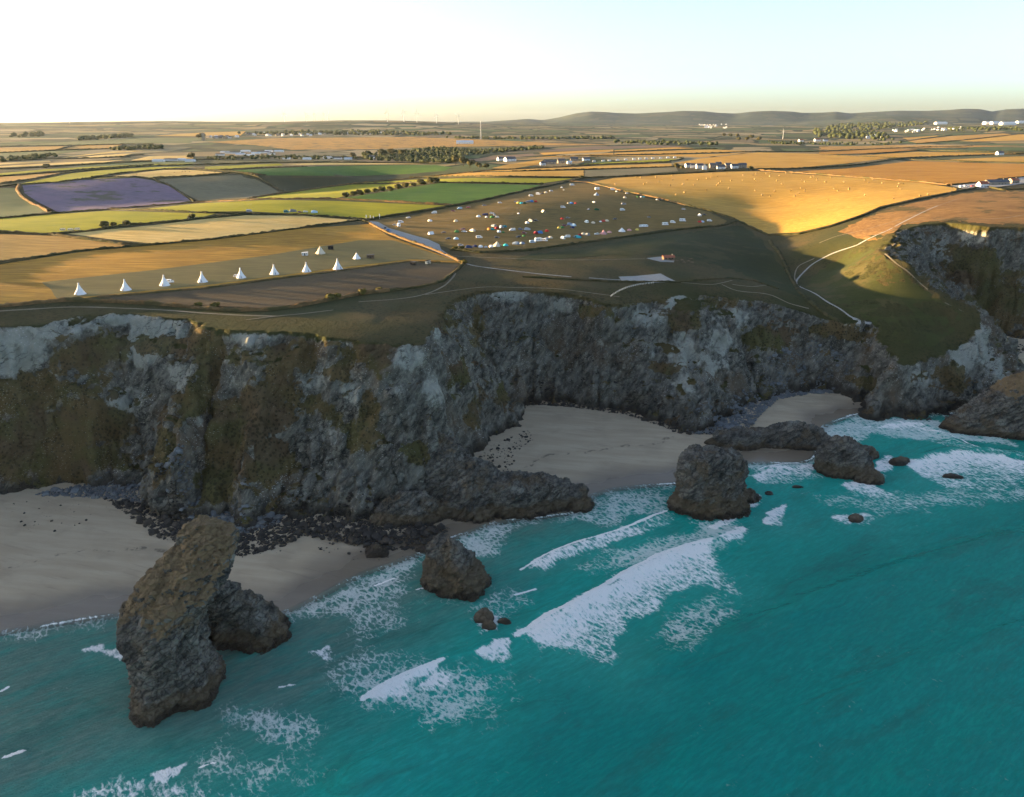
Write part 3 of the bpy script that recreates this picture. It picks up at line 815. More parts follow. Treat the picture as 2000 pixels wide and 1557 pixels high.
def sea_material():
    k = NT('sea_water')
    p = k.pos()
    xy = k._sep(p)
    s = k.at('shore')
    off = k.math('MULTIPLY', s, -1.0)
    big = k.noise(k.mapp(p, (.011, .024, 1), (0, 0, -.64)), 1.0, 4, .55)
    dpt = k.math('ADD', off, k.math('MULTIPLY', k.math('SUBTRACT', big, .5), 60.0))
    # the seaward left stays shallow and sandy longer than the right
    dpt = k.math('ADD', dpt, k.math('MULTIPLY', k.math('MINIMUM', k.math('SUBTRACT', xy[0], 20.0), 60.0), .42))
    c = k.mix(k.ss(dpt, 2, 28), (0.1215, 0.2126, 0.1661), (0.0560, 0.2426, 0.1903))
    c = k.mix(k.ss(dpt, 18, 62), c, (0.0096, 0.3278, 0.2559))
    c = k.mix(k.ss(dpt, 60, 125), c, (0.0008, 0.2239, 0.1761))
    mot = k.noise(k.mapp(p, (.05, .17, 1), (0, 0, -.64)), 1.0, 5, .65)
    c = k.mix(k.ss(mot, .42, .72, 0, .45), c, (0.0039, 0.2995, 0.2295))
    c = k.mix(k.math('MULTIPLY', k.ss(k.noise(k.mapp(p, (.025, .07, 1), (0, 0, -.64)), 1, 4, .6), .5, .7), .4), c, (0.0187, 0.1062, 0.0850))
    c = k.mix(k.math('MULTIPLY', k.at('milk'), .55), c, (.04, .36, .29))
    fr = k.noise(k.mapp(p, (.22, .95, 1), (0, 0, -.64)), 1.0, 4, .65)
    c = k.mix(k.ss(fr, .38, .68, .30, 0.0), c, (.002, .085, .072))  # dark streaks: ripple shading put into the water colour
    # foam: filaments first, closing up to solid white where it is thick
    wv = k.vadd(p, k.vscale(k.vadd(k.noisec(p, .40, 3), (.5, .5, .5), 'SUBTRACT'), 2.2))
    flow = k.mapp(wv, (.58, .34, 0), (0, 0, -.64))
    v1 = k.voro(flow, .80, 'DISTANCE_TO_EDGE'); v2 = k.voro(flow, 2.0, 'DISTANCE_TO_EDGE')
    net = k.math('ADD', k.math('MULTIPLY', k.ss(v1, 0, .34), .6), k.math('MULTIPLY', k.ss(v2, 0, .36), .4))
    nz = k.ss(k.noise(k.mapp(p, (.80, .28, 0), (0, 0, -.64)), 1.0, 5, .68), .28, .72)
    patch = k.ss(k.noise(p, .11, 3, .6), .30, .70)
    thr = k.math('ADD', k.math('MULTIPLY', nz, .48), k.math('ADD', k.math('MULTIPLY', net, .36), k.math('MULTIPLY', patch, .18)))
    solid = k.ss(k.math('SUBTRACT', k.math('MULTIPLY', k.at('foam'), 1.0), thr), -.16, .34)
    lthr = k.math('ADD', k.math('MULTIPLY', net, .60), k.math('ADD', k.math('MULTIPLY', nz, .24), k.math('MULTIPLY', patch, .30)))
    lacem = k.math('MULTIPLY', k.ss(k.math('SUBTRACT', k.math('MULTIPLY', k.at('lace'), 1.12), lthr), -.14, .34), .58)
    fo = k.math('MAXIMUM', solid, lacem, clamp=True)
    # tiny scattered flecks close inshore
    c = k.mix(fo, c, (.95, .92, .86))
    rough = k.lin(fo, 0, 1, .16, .9)
    rip = k.math('ADD', k.noise(k.mapp(p, (.22, .60, 1), (0, 0, -.64)), 1.0, 6, .62), k.math('MULTIPLY', k.noise(p, 1.9, 3, .6), .3))
    h = k.math('ADD', rip, k.math('MULTIPLY', fo, k.math('ADD', .35, k.math('MULTIPLY', nz, -.8))))
    water = k.bsdf(c, rough, .08, k.bump(h, 1.0, .9), IOR=1.33)
    tr = k.n('ShaderNodeBsdfTransparent').outputs[0]
    ms = k.n('ShaderNodeMixShader')
    op = k.math('MAXIMUM', k.ss(off, -1.5, 7.0, .10, 1.0), fo)
    k.put(ms.inputs[0], op); k.put(ms.inputs[1], tr); k.put(ms.inputs[2], water)
    return k.done(ms.outputs[0])
M_SEA = sea_material()
me = mesh_np('sea', sv, sf)
for nm, a in zip(('foam', 'lace', 'milk', 'shore'), SEA_ATTR):
    attr(me, nm, a)
obj('sea', me, M_SEA, kind='structure')
# open sea all round the surveyed water
bm_v = []; bm_f = []
ox = np.concatenate([[-9000, -4000, -1500], np.arange(-600, 1001, 40), [2000, 4500, 9000]]); oy = np.concatenate([[-9000, -4000, -1200, -400], np.arange(-100, 601, 40)])
OX, OY = np.meshgrid(ox, oy)
oS = shore_sd(OX, OY)
ok_ = oS < 60
me = mesh_np('open_sea', *compact(np.stack([OX.ravel(), OY.ravel(), np.full(OX.size, -1.6)], 1), grid_faces(*OX.shape, ok_[:-1, :-1] & ok_[1:, 1:])))
attr(me, 'shore', np.full(len(me.vertices), -140.0))
obj('open_sea', me, M_SEA, kind='structure')
# ================================================================== INLAND GROUND
rows = [360.0]
while rows[-1] < 16000:
    yv = rows[-1]
    rows.append(yv + max(2.6, yv * 0.0075 if yv < 1500 else yv * 0.011))
rows = np.array(rows)
ncol = 420
uu = np.linspace(-1, 1, ncol)
uu = np.sign(uu) * np.abs(uu) ** 1.25
uu = np.r_[-3.2, -2.6, -2.1, -1.7, -1.4, -1.2, uu, 1.2, 1.5]; ncol = len(uu)
EX = uu[None, :] * np.minimum(rows[:, None] * 0.92 + 260, 11800); EY = np.repeat(rows[:, None], ncol, 1)
EZ = land(EX, EY)
eT = np.where((EX > X0) & (EX < X1) & (EY > Y0) & (EY < Y1), bil(sT_g, EX, EY), 100.0)
eT = np.where((EY < Y1) & ((EX <= X0) | (EX >= X1)), seg_dist(EX, EY, top_line) * np.where(inside(EX, EY, top_poly), 1, -1), eT)
EZ = EZ - 0.35 * sstep(34, 20, eT)
ek = (eT > 8) & (np.abs(EX) < 12600)
eF = grid_faces(*EX.shape, ek[:-1, :-1] & ek[1:, 1:] & ek[1:, :-1] & ek[:-1, 1:])
me = mesh_np('ground', *compact(np.stack([EX.ravel(), EY.ravel(), EZ.ravel()], 1), eF))
k = NT('grassland')
p = k.pos()
yy = k._sep(p)[1]
n1 = k.noise(p, .035, 5, .6); n2 = k.noise(p, .5, 6, .7); n3 = k.noise(p, .007, 4)
near = turf_color(k, p, n1)
# too far off to tell one hedge from the next: a patchwork of fields
wob = k.vadd(p, k.vscale(k.noisec(p, .003, 2), 90.0))
cell = k.mapp(wob, (1 / 210.0, 1 / 330.0, 0), (0, 0, .25))
rnd = k.voro(cell, 1.0, 'F1', .9, 'Color')
edge = k.voro(cell, 1.0, 'DISTANCE_TO_EDGE', .9)
r = k._sep(rnd)
f = k.mix(k.ss(r[0], .25, .3), (.040, .085, .022), (.27, .19, .085))
f = k.mix(k.ss(r[0], .5, .52), f, (.068, .078, .030))
f = k.mix(k.ss(r[0], .68, .7), f, (.33, .26, .14))
f = k.mix(k.ss(r[0], .86, .88), f, (.16, .115, .06))
f = k.mix(k.math('MULTIPLY', r[1], .35), f, (.10, .10, .045))
f = k.mix(k.math('MULTIPLY', k.noise(p, .06, 4), .35), f, (.15, .12, .06))
wood = k.ss(k.math('ADD', k.noise(k.mapp(p, (.0011, .0022, 0)), 1, 5, .62), 0), .53, .57)
f = k.mix(k.ss(edge, .055, .03), f, (.022, .032, .012))
f = k.mix(wood, f, (.024, .036, .015))
moor = k.mix(k.noise(k.mapp(p, (.0006, .0018, 0)), 1, 4), (.026, .046, .040), (.060, .082, .062))
f = k.mix(k.math('MULTIPLY', k.ss(yy, 7000, 9500), .85), f, moor)
c = k.mix(k.ss(yy, 1350, 1600), near, f)
M_GRASS = k.done(k.bsdf(c, .95, .1, k.bump(k.math('ADD', n2, k.math('MULTIPLY', n1, 3.0)), .5, .6)))
obj('ground', me, M_GRASS, kind='structure')
# ================================================================== SEA STACKS AND ROCKS
def loft_verts(rings, seg=28, seed=0):
    vs_, fs_ = [], []
    r_ = np.random.default_rng(seed)
    ph = r_.uniform(0, 6.28, 6)
    for (z, cx, cy, rx, ry, rot) in rings:
        for i in range(seg):
            a = 2 * math.pi * i / seg
            w = 1 + .10 * math.sin(2 * a + ph[0] + z * .06) + .07 * math.sin(3 * a + ph[1] - z * .09) + .05 * math.sin(5 * a + ph[2] + z * .15)
            e = .88                                           # a little squarer than an ellipse
            ca_, sa_ = math.cos(a), math.sin(a)
            px = math.copysign(abs(ca_) ** e, ca_) * rx * w; py = math.copysign(abs(sa_) ** e, sa_) * ry * w
            vs_.append((cx + px * math.cos(rot) - py * math.sin(rot), cy + px * math.sin(rot) + py * math.cos(rot), z))
    n = len(rings)
    for j in range(n - 1):
        for i in range(seg):
            fs_.append((j * seg + i, j * seg + (i + 1) % seg, (j + 1) * seg + (i + 1) % seg, (j + 1) * seg + i))
    fs_.append(tuple(range(seg - 1, -1, -1))); fs_.append(tuple((n - 1) * seg + i for i in range(seg)))
    return vs_, fs_

def rock_mesh(name, lofts, voxel=0.8, amp=1.0, seed=0, dents=(), veg_z=None, veg_s=0.6, tide=(2.2, 5.5), foot=-1.5):
    V, F = [], []
    for q, rings in enumerate(lofts):
        v, f = loft_verts([(rings[0][0] + foot, *rings[0][1:])] + list(rings), seed=seed + q)
        o = len(V); V += v; F += [tuple(i + o for i in t) for t in f]
    m0 = bpy.data.meshes.new('tmp'); m0.from_pydata(V, [], F); m0.update()
    o0 = bpy.data.objects.new('tmp', m0); col.objects.link(o0)
    md = o0.modifiers.new('r', 'REMESH'); md.mode = 'VOXEL'; md.voxel_size = voxel
    sm = o0.modifiers.new('s', 'SMOOTH'); sm.factor = .5; sm.iterations = 2
    dg = bpy.context.evaluated_depsgraph_get()
    me_ = bpy.data.meshes.new_from_object(o0.evaluated_get(dg))
    bpy.data.objects.remove(o0); bpy.data.meshes.remove(m0)
    n = len(me_.vertices)
    co = np.empty(n * 3, np.float32); me_.vertices.foreach_get('co', co); co = co.reshape(-1, 3).astype(float)
    def normals():
        nn = np.empty(n * 3, np.float32); me_.vertex_normals.foreach_get('vector', nn); return nn.reshape(-1, 3)
    no = normals()
    x, y, z = co.T
    for (c, R, d) in dents:
        q = np.exp(-(((co - np.array(c)) / np.array(R)) ** 2).sum(1))
        co = co + q[:, None] * np.array(d)
    bx = x * .75 + z * .66; bz = -x * .66 + z * .75
    fr = .9 * blocky(bx / 5.0, y / 4.0, bz / 2.6, seed + 20) + .6 * blocky(bx / 2.4, y / 2.0, bz / 1.3, seed + 21) + .3 * blocky(bx / 1.2, y / 1.0, bz / .7, seed + 22)
    d = 1.45 * fr + 1.5 * ridged(bx / 13, y / 13, bz / 4.2, oct=3, seed=seed + 5) + 1.1 * vnoise(x / 6, y / 6, z / 6, seed=seed + 6) + .7 * vnoise(x / 3, y / 3, z / 2.2, seed=seed + 7) + .4 * vnoise(bx / 1.5, y / 1.5, bz / .8, seed=seed + 8)
    co = co + no * (d * amp * .62)[:, None]
    me_.vertices.foreach_set('co', co.astype(np.float32).ravel()); me_.update()
    me_.polygons.foreach_set('use_smooth', np.zeros(len(me_.polygons), bool))
    no = normals(); z = co[:, 2]
    me_.name = name
    veg = np.full(n, -.6)
    if veg_z is not None:
        veg = sstep(veg_z - 4, veg_z + 3, z + 2.5 * vnoise(co[:, 0] / 5, co[:, 1] / 5, seed=seed)) * sstep(.15, .55, no[:, 2]) * (veg_s + .75) - .6
    attr(me_, 'veg', veg); attr(me_, 'pale', sstep(.3, 1, vnoise(co[:, 0] / 8, co[:, 1] / 8, z / 5, seed=seed + 3)) * .8)
    attr(me_, 'rock', np.ones(n)); attr(me_, 'low', sstep(tide[1], tide[0] * .3, z) * .0 + 0)
    wob = 1.2 * vnoise(co[:, 0] / 3, co[:, 1] / 3, seed=seed + 4)
    attr(me_, 'tide', sstep(tide[1] + 1.0, tide[1] - 1.0, z + wob)); attr(me_, 'weed', sstep(tide[0] + .8, tide[0] - .8, z + wob))
    return me_

def stack_material():
    k = NT('sea_stack_rock')
    p = k.pos()
    bed = k.mapp(p, (.12, .12, .55), (0, .5, .2))
    n1 = k.noise(p, .09, 5, .6); n2 = k.noise(bed, 1.0, 7, .68, .5); n3 = k.noise(p, .9, 6, .7)
    c = k.mix(k.ss(n2, .34, .64), (.034, .031, .027), (.165, .150, .120))
    c = k.mix(k.ss(n1, .5, .66), c, (.115, .084, .050))
    c = k.mix(k.math('MULTIPLY', k.ss(n3, .56, .7), .6), c, (.22, .21, .18))
    c = k.mix(k.math('MULTIPLY', k.ss(k.math('ADD', k.at('pale'), k.math('SUBTRACT', n1, .5)), .3, .8), .7), c, (.21, .205, .175))
    cr = k.ss(k.voro(k.vadd(k.mapp(p, (.35, .35, .5), (0, .5, .2)), k.vscale(k.noisec(p, .5), .8)), 1.0, 'DISTANCE_TO_EDGE'), .07, 0)
    c = k.mix(k.math('MULTIPLY', cr, .7), c, (.018, .017, .016))
    vg = k.ss(k.math('ADD', k.at('veg'), k.math('MULTIPLY', k.math('SUBTRACT', k.noise(p, .22, 6, .66), .5), 1.5)), .30, .6)
    vc = k.mix(k.noise(p, .18, 4), (.175, .105, .052), (.135, .100, .042))
    vc = k.mix(k.math('MULTIPLY', k.noise(p, 2.2, 5, .7), .7), vc, (.17, .125, .075))
    c = k.mix(vg, c, vc)
    c = k.mix(k.math('MULTIPLY', k.at('tide'), .72), c, k.mix(n3, (.065, .045, .025), (.135, .095, .05)))
    c = k.mix(k.math('MULTIPLY', k.at('weed'), .9), c, k.mix(n3, (.010, .008, .006), (.040, .026, .015)))
    h = k.math('ADD', n2, k.math('MULTIPLY', n3, .7)); h = k.math('SUBTRACT', h, k.math('MULTIPLY', cr, .5))
    return k.done(k.bsdf(c, k.lin(k.at('weed'), 0, 1, .88, .55), .25, k.bump(h, .9, .9)))
M_STACK = stack_material()

def B(px, py):
    a = at(px, py, 0); return a[0], a[1]
def cone(px, py, rx, ry, h, rot=0.0, lean=(0, 0), steps=((0, 1), (.3, .93), (.6, .78), (.85, .5), (1, .2))):
    cx, cy = B(px, py)
    return [(h * f, cx + lean[0] * f, cy + lean[1] * f, rx * r, ry * r, rot) for f, r in steps]
BLUNT = ((0, 1), (.15, .98), (.3, .86), (.5, .93), (.72, .92), (.9, .8), (1, .5))
ROCKS = []
# tall leaning stack on the tideline with its buttress
big = [[(0, -105.8, 193, 11.8, 12.6, .1), (4, -105.8, 193, 11.4, 12.4, .1), (8, -106.2, 193.5, 10.2, 11.2, .1), (14, -107.4, 194, 10.2, 12.4, .1), (22, -108.2, 196, 10.6, 14.2, .1), (28, -107.6, 199, 11.2, 15, .15), (33, -104.2, 204, 11.2, 13.0, .15), (38, -100.2, 209, 10.6, 10.5, .1), (43, -97.4, 213.5, 9.8, 8, 0), (46, -98.2, 216.5, 8.0, 5.2, 0), (47.5, -101.5, 217.5, 4.0, 3.2, 0)],
       [(0, -91.5, 222, 13.2, 11.2, -.35), (5, -92.5, 222, 11.6, 9.6, -.35), (11, -95.5, 222, 8.2, 7.6, -.35), (17, -98, 221, 5.0, 6, -.3), (22, -99, 219, 2.5, 4, 0)],
       [(0, -112, 208, 7, 9, 0), (8, -112, 208, 6, 9, 0), (16, -110, 208, 4, 8, 0)]]
ROCKS.append(('sea_stack', big, dict(voxel=.55, amp=.85, seed=3, veg_z=29, veg_s=.9, tide=(3.2, 7.0), dents=[((-94, 208, 6), (6, 7, 8), (-1, 5, 1))]), 'tall leaning sea stack with a turfy brown top and a rock buttress', 'sea stack'))
cx, cy = B(893, 1140)
ROCKS.append(('sea_rock', [[(0, cx, cy, 11.5, 11, -.5), (4, cx, cy, 11, 10.5, -.5), (8, cx - 1.2, cy + 1.5, 10.2, 8.6, -.6), (12, cx - 3, cy + 3.5, 8.6, 6.6, -.6), (15, cx - 4.5, cy + 5, 6.2, 4.6, -.6), (16.5, cx - 5, cy + 5.5, 3.6, 2.6, -.6)]], dict(voxel=.55, amp=.8, seed=11, tide=(2.2, 11)), 'dark brown humped rock at the edge of the surf below the boulder field', 'rock'))
cx, cy = B(1382, 985)
ROCKS.append(('sea_stack', [[(0, cx, cy, 19, 14.5, .05), (4, cx, cy, 18.5, 14, .05), (8, cx, cy + .5, 15.6, 12.5, .05), (13, cx, cy + 1, 16.6, 13, .05), (18, cx, cy + 1, 16.6, 12.5, 0), (22, cx - .5, cy + 1.5, 15.2, 11.5, 0), (25, cx - 1, cy + 2, 12.5, 9, 0), (26.5, cx - 4, cy + 2, 7, 5, 0)], cone(1440, 975, 9, 6, 5)], dict(voxel=.6, amp=.95, seed=21, veg_z=26, veg_s=.25, tide=(3, 8.5)), 'square dark sea stack with a brown tide band at the edge of the cove', 'sea stack'))
ROCKS.append(('sea_rock', [cone(1452, 868, 19, 8.5, 8, .05, steps=BLUNT), cone(1545, 868, 20, 9.5, 13, -.05), cone(1585, 861, 10, 5, 7, .1)], dict(voxel=.6, amp=.75, seed=31, tide=(1.0, 2.5)), 'long low grey rock lying across the wet sand behind the square stack', 'rock'))
ROCKS.append(('sea_rock', [cone(1650, 920, 14.5, 11, 17, -.3, (-2, 3)), cone(1690, 935, 9, 6, 5, -.6)], dict(voxel=.6, amp=.85, seed=41, tide=(1.5, 6.5)), 'pointed dark rock with a brown foot among the breakers beside the long low rock', 'rock'))
ROCKS.append(('sea_rock', [cone(1690, 890, 7, 4.5, 5.5, .3)], dict(voxel=.5, amp=.5, seed=43, tide=(1.5, 5)), 'small brown rock tucked behind the pointed rock', 'rock'))
ROCKS.append(('sea_rock', [cone(1757, 905, 5.8, 3.6, 3.6, .2)], dict(voxel=.4, amp=.35, seed=44, tide=(2.5, 6)), 'small black rock between the pointed rock and the big patch of white water', 'rock'))
ROCKS.append(('sea_rock', [cone(1860, 931, 4.6, 2.2, 1.5)], dict(voxel=.35, amp=.25, seed=45, tide=(2, 6)), 'low black rock awash inside the big patch of white water', 'rock'))
ROCKS.append(('sea_rock', [cone(1670, 1016, 3.6, 2.6, 2.6)], dict(voxel=.35, amp=.3, seed=46, tide=(1, 4)), 'lone small reddish rock ringed with foam in open water', 'rock'))
ROCKS.append(('sea_rock', [cone(944, 1207, 4.0, 3.2, 3.2, .4), cone(955, 1224, 2.4, 2.8, 2.4)], dict(voxel=.35, amp=.3, seed=47, tide=(1, 4)), 'cleft rock breaking the surface with foam over it below the humped rock', 'rock'))
ROCKS.append(('sea_rock', [cone(985, 1216, 2.4, 1.8, 1.6)], dict(voxel=.3, amp=.2, seed=48, tide=(1, 4)), 'smallest rock beside the cleft rock in the surf', 'rock'))
ROCKS.append(('sea_rock', [cone(1558, 952, 2.6, 1.6, 1.0)], dict(voxel=.3, amp=.2, seed=49, tide=(2, 5)), 'tiny dark rock in foam between the square stack and pointed rock', 'rock'))
ROCKS.append(('sea_rock', [cone(1502, 965, 2.2, 1.5, 1.0)], dict(voxel=.3, amp=.2, seed=50, tide=(2, 5)), 'tiny dark rock just off the square stack', 'rock'))
cx, cy = B(1985, 838)
ROCKS.append(('sea_stack', [[(0, cx, cy, 37, 19, 0), (5, cx + 1, cy, 36, 18, 0), (12, cx + 4, cy + 1, 31, 16.5, 0), (21, cx + 7, cy + 2, 26, 13.5, 0), (29, cx + 11, cy + 3, 18, 10, 0), (34, cx + 14, cy + 3, 9, 6, 0)]], dict(voxel=.7, amp=1.0, seed=61, veg_z=21, veg_s=.6, tide=(2, 4.5)), 'big sloping grey rock island with turf off the headland', 'sea stack'))
spur = [cone(862, 975, 24, 17, 31, -.3, (-6, 10)), cone(925, 990, 19, 13, 22, -.2, (-3, 5)), cone(995, 992, 19, 11, 14, .05, (0, 3), BLUNT), cone(1055, 986, 16, 9.5, 12, .1, (0, 2), BLUNT), cone(1100, 984, 11, 7, 8.5, .1, steps=BLUNT), cone(1134, 990, 6.5, 4.5, 4.5), cone(800, 1010, 18, 9, 12, .1)]
ROCKS.append(('rock_spur', spur, dict(voxel=.65, amp=.95, seed=71, veg_z=24, veg_s=.2, tide=(1.6, 5.5)), 'dark rock spur running from the cliff foot out into the surf', 'rock spur'))
ROCKS.append(('sea_rock', [cone(735, 1082, 5.0, 3.6, 4.0)], dict(voxel=.35, amp=.35, seed=81, tide=(4, 8)), 'black weedy boulder alone on the sand near the humped rock', 'rock'))
ROCKS.append(('sea_rock', [cone(832, 1075, 4.5, 2.2, 1.8)], dict(voxel=.3, amp=.3, seed=82, tide=(4, 8)), 'flat black rock on the sand just behind the humped rock', 'rock'))
ROCKS.append(('sea_rock', [cone(1390, 869, 4.0, 3.0, 4.0)], dict(voxel=.35, amp=.3, seed=83, tide=(2, 5)), 'dark block on the sand at the tip of the long low rock', 'rock'))
ROCKS.append(('sea_rock', [cone(1516, 843, 9, 3.0, 1.6)], dict(voxel=.4, amp=.3, seed=84, tide=(1, 4)), 'thin flat slab of rock on the sand behind the long low rock', 'rock'))
ROCKS.append(('sea_rock', [cone(557, 992, 9.5, 6.5, 7.5, .1, steps=BLUNT)], dict(voxel=.45, amp=.45, seed=91, tide=(-2, -1)), 'big rounded grey boulder at the cliff foot in the boulder field', 'rock'))
for nm, lofts, kw, lab, cat in ROCKS:
    obj(nm, rock_mesh(nm, lofts, **kw), M_STACK, label=lab, cat=cat)

# ------------------------------------------------------------------ boulders below the cliffs
def boulder_mesh(name, seed, sub=2):
    bm = bmesh.new(); bmesh.ops.create_icosphere(bm, subdivisions=sub, radius=1.0)
    r_ = random.Random(seed)
    for _ in range(9):                                        # broken faces
        n_ = Vector((r_.gauss(0, 1), r_.gauss(0, 1), r_.gauss(0, .8))).normalized(); d_ = r_.uniform(.45, .8)
        for v in bm.verts:
            q = v.co.dot(n_) - d_
            if q > 0: v.co -= n_ * q * .92
    sx, sy, sz = r_.uniform(.9, 1.3), r_.uniform(.7, 1.0), r_.uniform(.5, .75)
    for v in bm.verts: v.co = Vector((v.co.x * sx, v.co.y * sy, v.co.z * sz))
    me_ = bpy.data.meshes.new(name); bm.to_mesh(me_); bm.free(); return me_
def boulder_mat(name, lo, hi):
    k = NT(name)
    oi = k.n('ShaderNodeObjectInfo').outputs['Random']
    p = k.pos()
    c = k.mix(k.noise(p, .9, 5, .7), lo, hi)
    c = k.mix(k.math('MULTIPLY', k.voro(p, .45, 'F1', 1.0, 'Color'), .5), c, lo)
    c = k.mix(k.math('MULTIPLY', oi, .5), c, tuple(v * .5 for v in lo))
    return k.done(k.bsdf(c, .8, .3, k.bump(k.noise(p, 3, 4, .7), .6, .3)))
M_BD = boulder_mat('dark_boulder_rock', (.020, .017, .014), (.085, .068, .052))
M_BG = boulder_mat('grey_boulder_rock', (.085, .092, .096), (.25, .26, .26))
bd_d = [boulder_mesh('boulder', 100 + i) for i in range(7)]; bd_g = [boulder_mesh('boulder', 200 + i) for i in range(7)]
for m_ in bd_d: m_.materials.append(M_BD)
for m_ in bd_g: m_.materials.append(M_BG)
ZONES = [
 ('dark', [(205,975),(300,985),(380,1010),(470,1020),(590,1005),(700,1000),(800,1010),(880,1030),(830,1062),(740,1070),(640,1052),(590,1044),(560,1062),(470,1085),(430,1070),(360,1062),(310,1048),(250,1005)], 95, 3600, (1.1, 2.8), 'dark weedy boulder in the boulder field behind the leaning stack', 'boulders behind the leaning stack'),
 ('grey', [(60,968),(150,950),(240,938),(330,962),(420,1000),(560,1000),(540,1025),(470,1042),(400,1036),(320,990),(220,975)], 70, 3000, (.9, 2.5), 'pale grey boulder in the scree under the leftmost cliffs', 'grey scree boulders under the left cliffs'),
 ('dark', [(1000,795),(1040,780),(1110,778),(1260,798),(1330,832),(1420,836),(1440,848),(1330,846),(1230,812),(1150,800),(1060,792)], 45, 1600, (.9, 2.4), 'dark boulder along the back of the sandy cove', 'boulders at the back of the cove'),
 ('grey', [(1350,826),(1430,796),(1475,764),(1520,748),(1570,742),(1640,750),(1664,766),(1590,766),(1520,778),(1490,804),(1464,832),(1400,848),(1340,844)], 60, 3200, (1.0, 2.6), 'blue grey boulder in the rockfall below the valley cliffs', 'rockfall boulders below the valley'),
 ('dark', [(905,915),(960,870),(1030,838),(1044,858),(1010,880),(1000,935),(960,920),(925,935)], 22, 260, (.5, 1.5), 'black weedy rock scattered on the sand beside the cove wall', 'weedy rocks beside the cove wall'),
 ('dark', [(930,940),(1000,950),(1010,965),(960,975)], 6, 60, (.4, 1.1), 'small black rock on the sand behind the spur', 'small rocks behind the spur'),
 ('dark', [(470,1080),(650,1050),(760,1075),(850,1062),(840,1075),(700,1092),(600,1062),(520,1085)], 6, 50, (.4, 1.1), 'small black rock scattered on the sand below the boulder field', 'rocks on the sand below the boulder field'),
 ('dark', [(0,985),(150,975),(230,990),(200,1030),(60,1040),(0,1010)], 8, 40, (.4, 1.0), 'flat dark stone lying on the wide left beach', 'stones on the wide left beach'),
 ('dark', [(1670,800),(1760,808),(1860,812),(1850,818),(1690,814)], 8, 160, (.6, 1.6), 'dark boulder at the foot of the headland', 'boulders at the headland foot'),
 ('dark', [(1930,664),(2000,672),(2000,690),(1940,676)], 6, 120, (.8, 2.0), 'dark rock on the far beach behind the headland', 'rocks on the far beach'),
]
def surf_z(x, y):
    return np.maximum(beach_height(x, y), np.where(y > Y0 + 2, ground_z(x, y), -5))
def tri_scatter(poly, n, r_):
    P_ = np.array(poly, float); lo = P_.min(0); hi = P_.max(0); out = []
    while len(out) < n:
        q = r_.uniform(lo, hi, (n * 2, 2))
        out += list(q[inside(q[:, 0], q[:, 1], P_)])
    return np.array(out[:n])
ico_v = None
for zi, (tone, poly, n_big, n_small, (s0, s1), lab, grp) in enumerate(ZONES):
    r_ = np.random.default_rng(900 + zi)
    wpoly = np.array([at(px, py, 2.0)[:2] for px, py in poly])
    pts = tri_scatter(wpoly, n_big + n_small, r_)
    zz_ = surf_z(pts[:, 0], pts[:, 1])
    meshes = bd_d if tone == 'dark' else bd_g
    for i in range(n_big):
        s = r_.uniform(.55, 1) * s1
        o = bpy.data.objects.new('boulder', meshes[i % 7]); col.objects.link(o)
        o.location = (pts[i, 0], pts[i, 1], zz_[i] + .22 * s); o.rotation_euler = (r_.uniform(-.3, .3), r_.uniform(-.3, .3), r_.uniform(0, 6.28)); o.scale = (s, s, s * r_.uniform(.8, 1.1))
        o['label'] = lab; o['category'] = 'boulder'; o['group'] = grp
    tv, tf = [], []
    base = [np.array([v.co[:] for v in boulder_mesh('t', 300 + q, 1).vertices]) for q in range(5)]
    m1 = boulder_mesh('t', 300, 1); bfac = np.array([list(q.vertices) for q in m1.polygons])
    for i in range(n_big, n_big + n_small):
        s = s0 * .35 + (s1 * .55 - s0 * .35) * r_.random() ** 2.2
        a = r_.uniform(0, 6.28); v = base[i % 5] * s
        v = np.stack([v[:, 0] * math.cos(a) - v[:, 1] * math.sin(a), v[:, 0] * math.sin(a) + v[:, 1] * math.cos(a), v[:, 2]], 1) + (pts[i, 0], pts[i, 1], zz_[i] + .15 * s)
        tf.append(bfac + len(tv) * len(v)); tv.append(v)
    me = mesh_np('scree', np.vstack(tv), np.vstack(tf), smooth=False)
    me.materials.append(M_BD if tone == 'dark' else M_BG)
    obj('scree', me, label='loose ' + ('dark' if tone == 'dark' else 'grey') + ' stones filling the gaps: ' + grp, cat='scree', kind='stuff')
# ================================================================== FIELDS, HEDGES, PATHS
from mathutils.geometry import delaunay_2d_cdt

def densify(pts, step=22.0):
    out = []
    n = len(pts)
    for i in range(n):
        a = np.array(pts[i], float); b = np.array(pts[(i + 1) % n], float)
        m = max(1, int(np.linalg.norm(b - a) / step))
        for q in range(m): out.append(tuple(a + (b - a) * q / m))
    return out

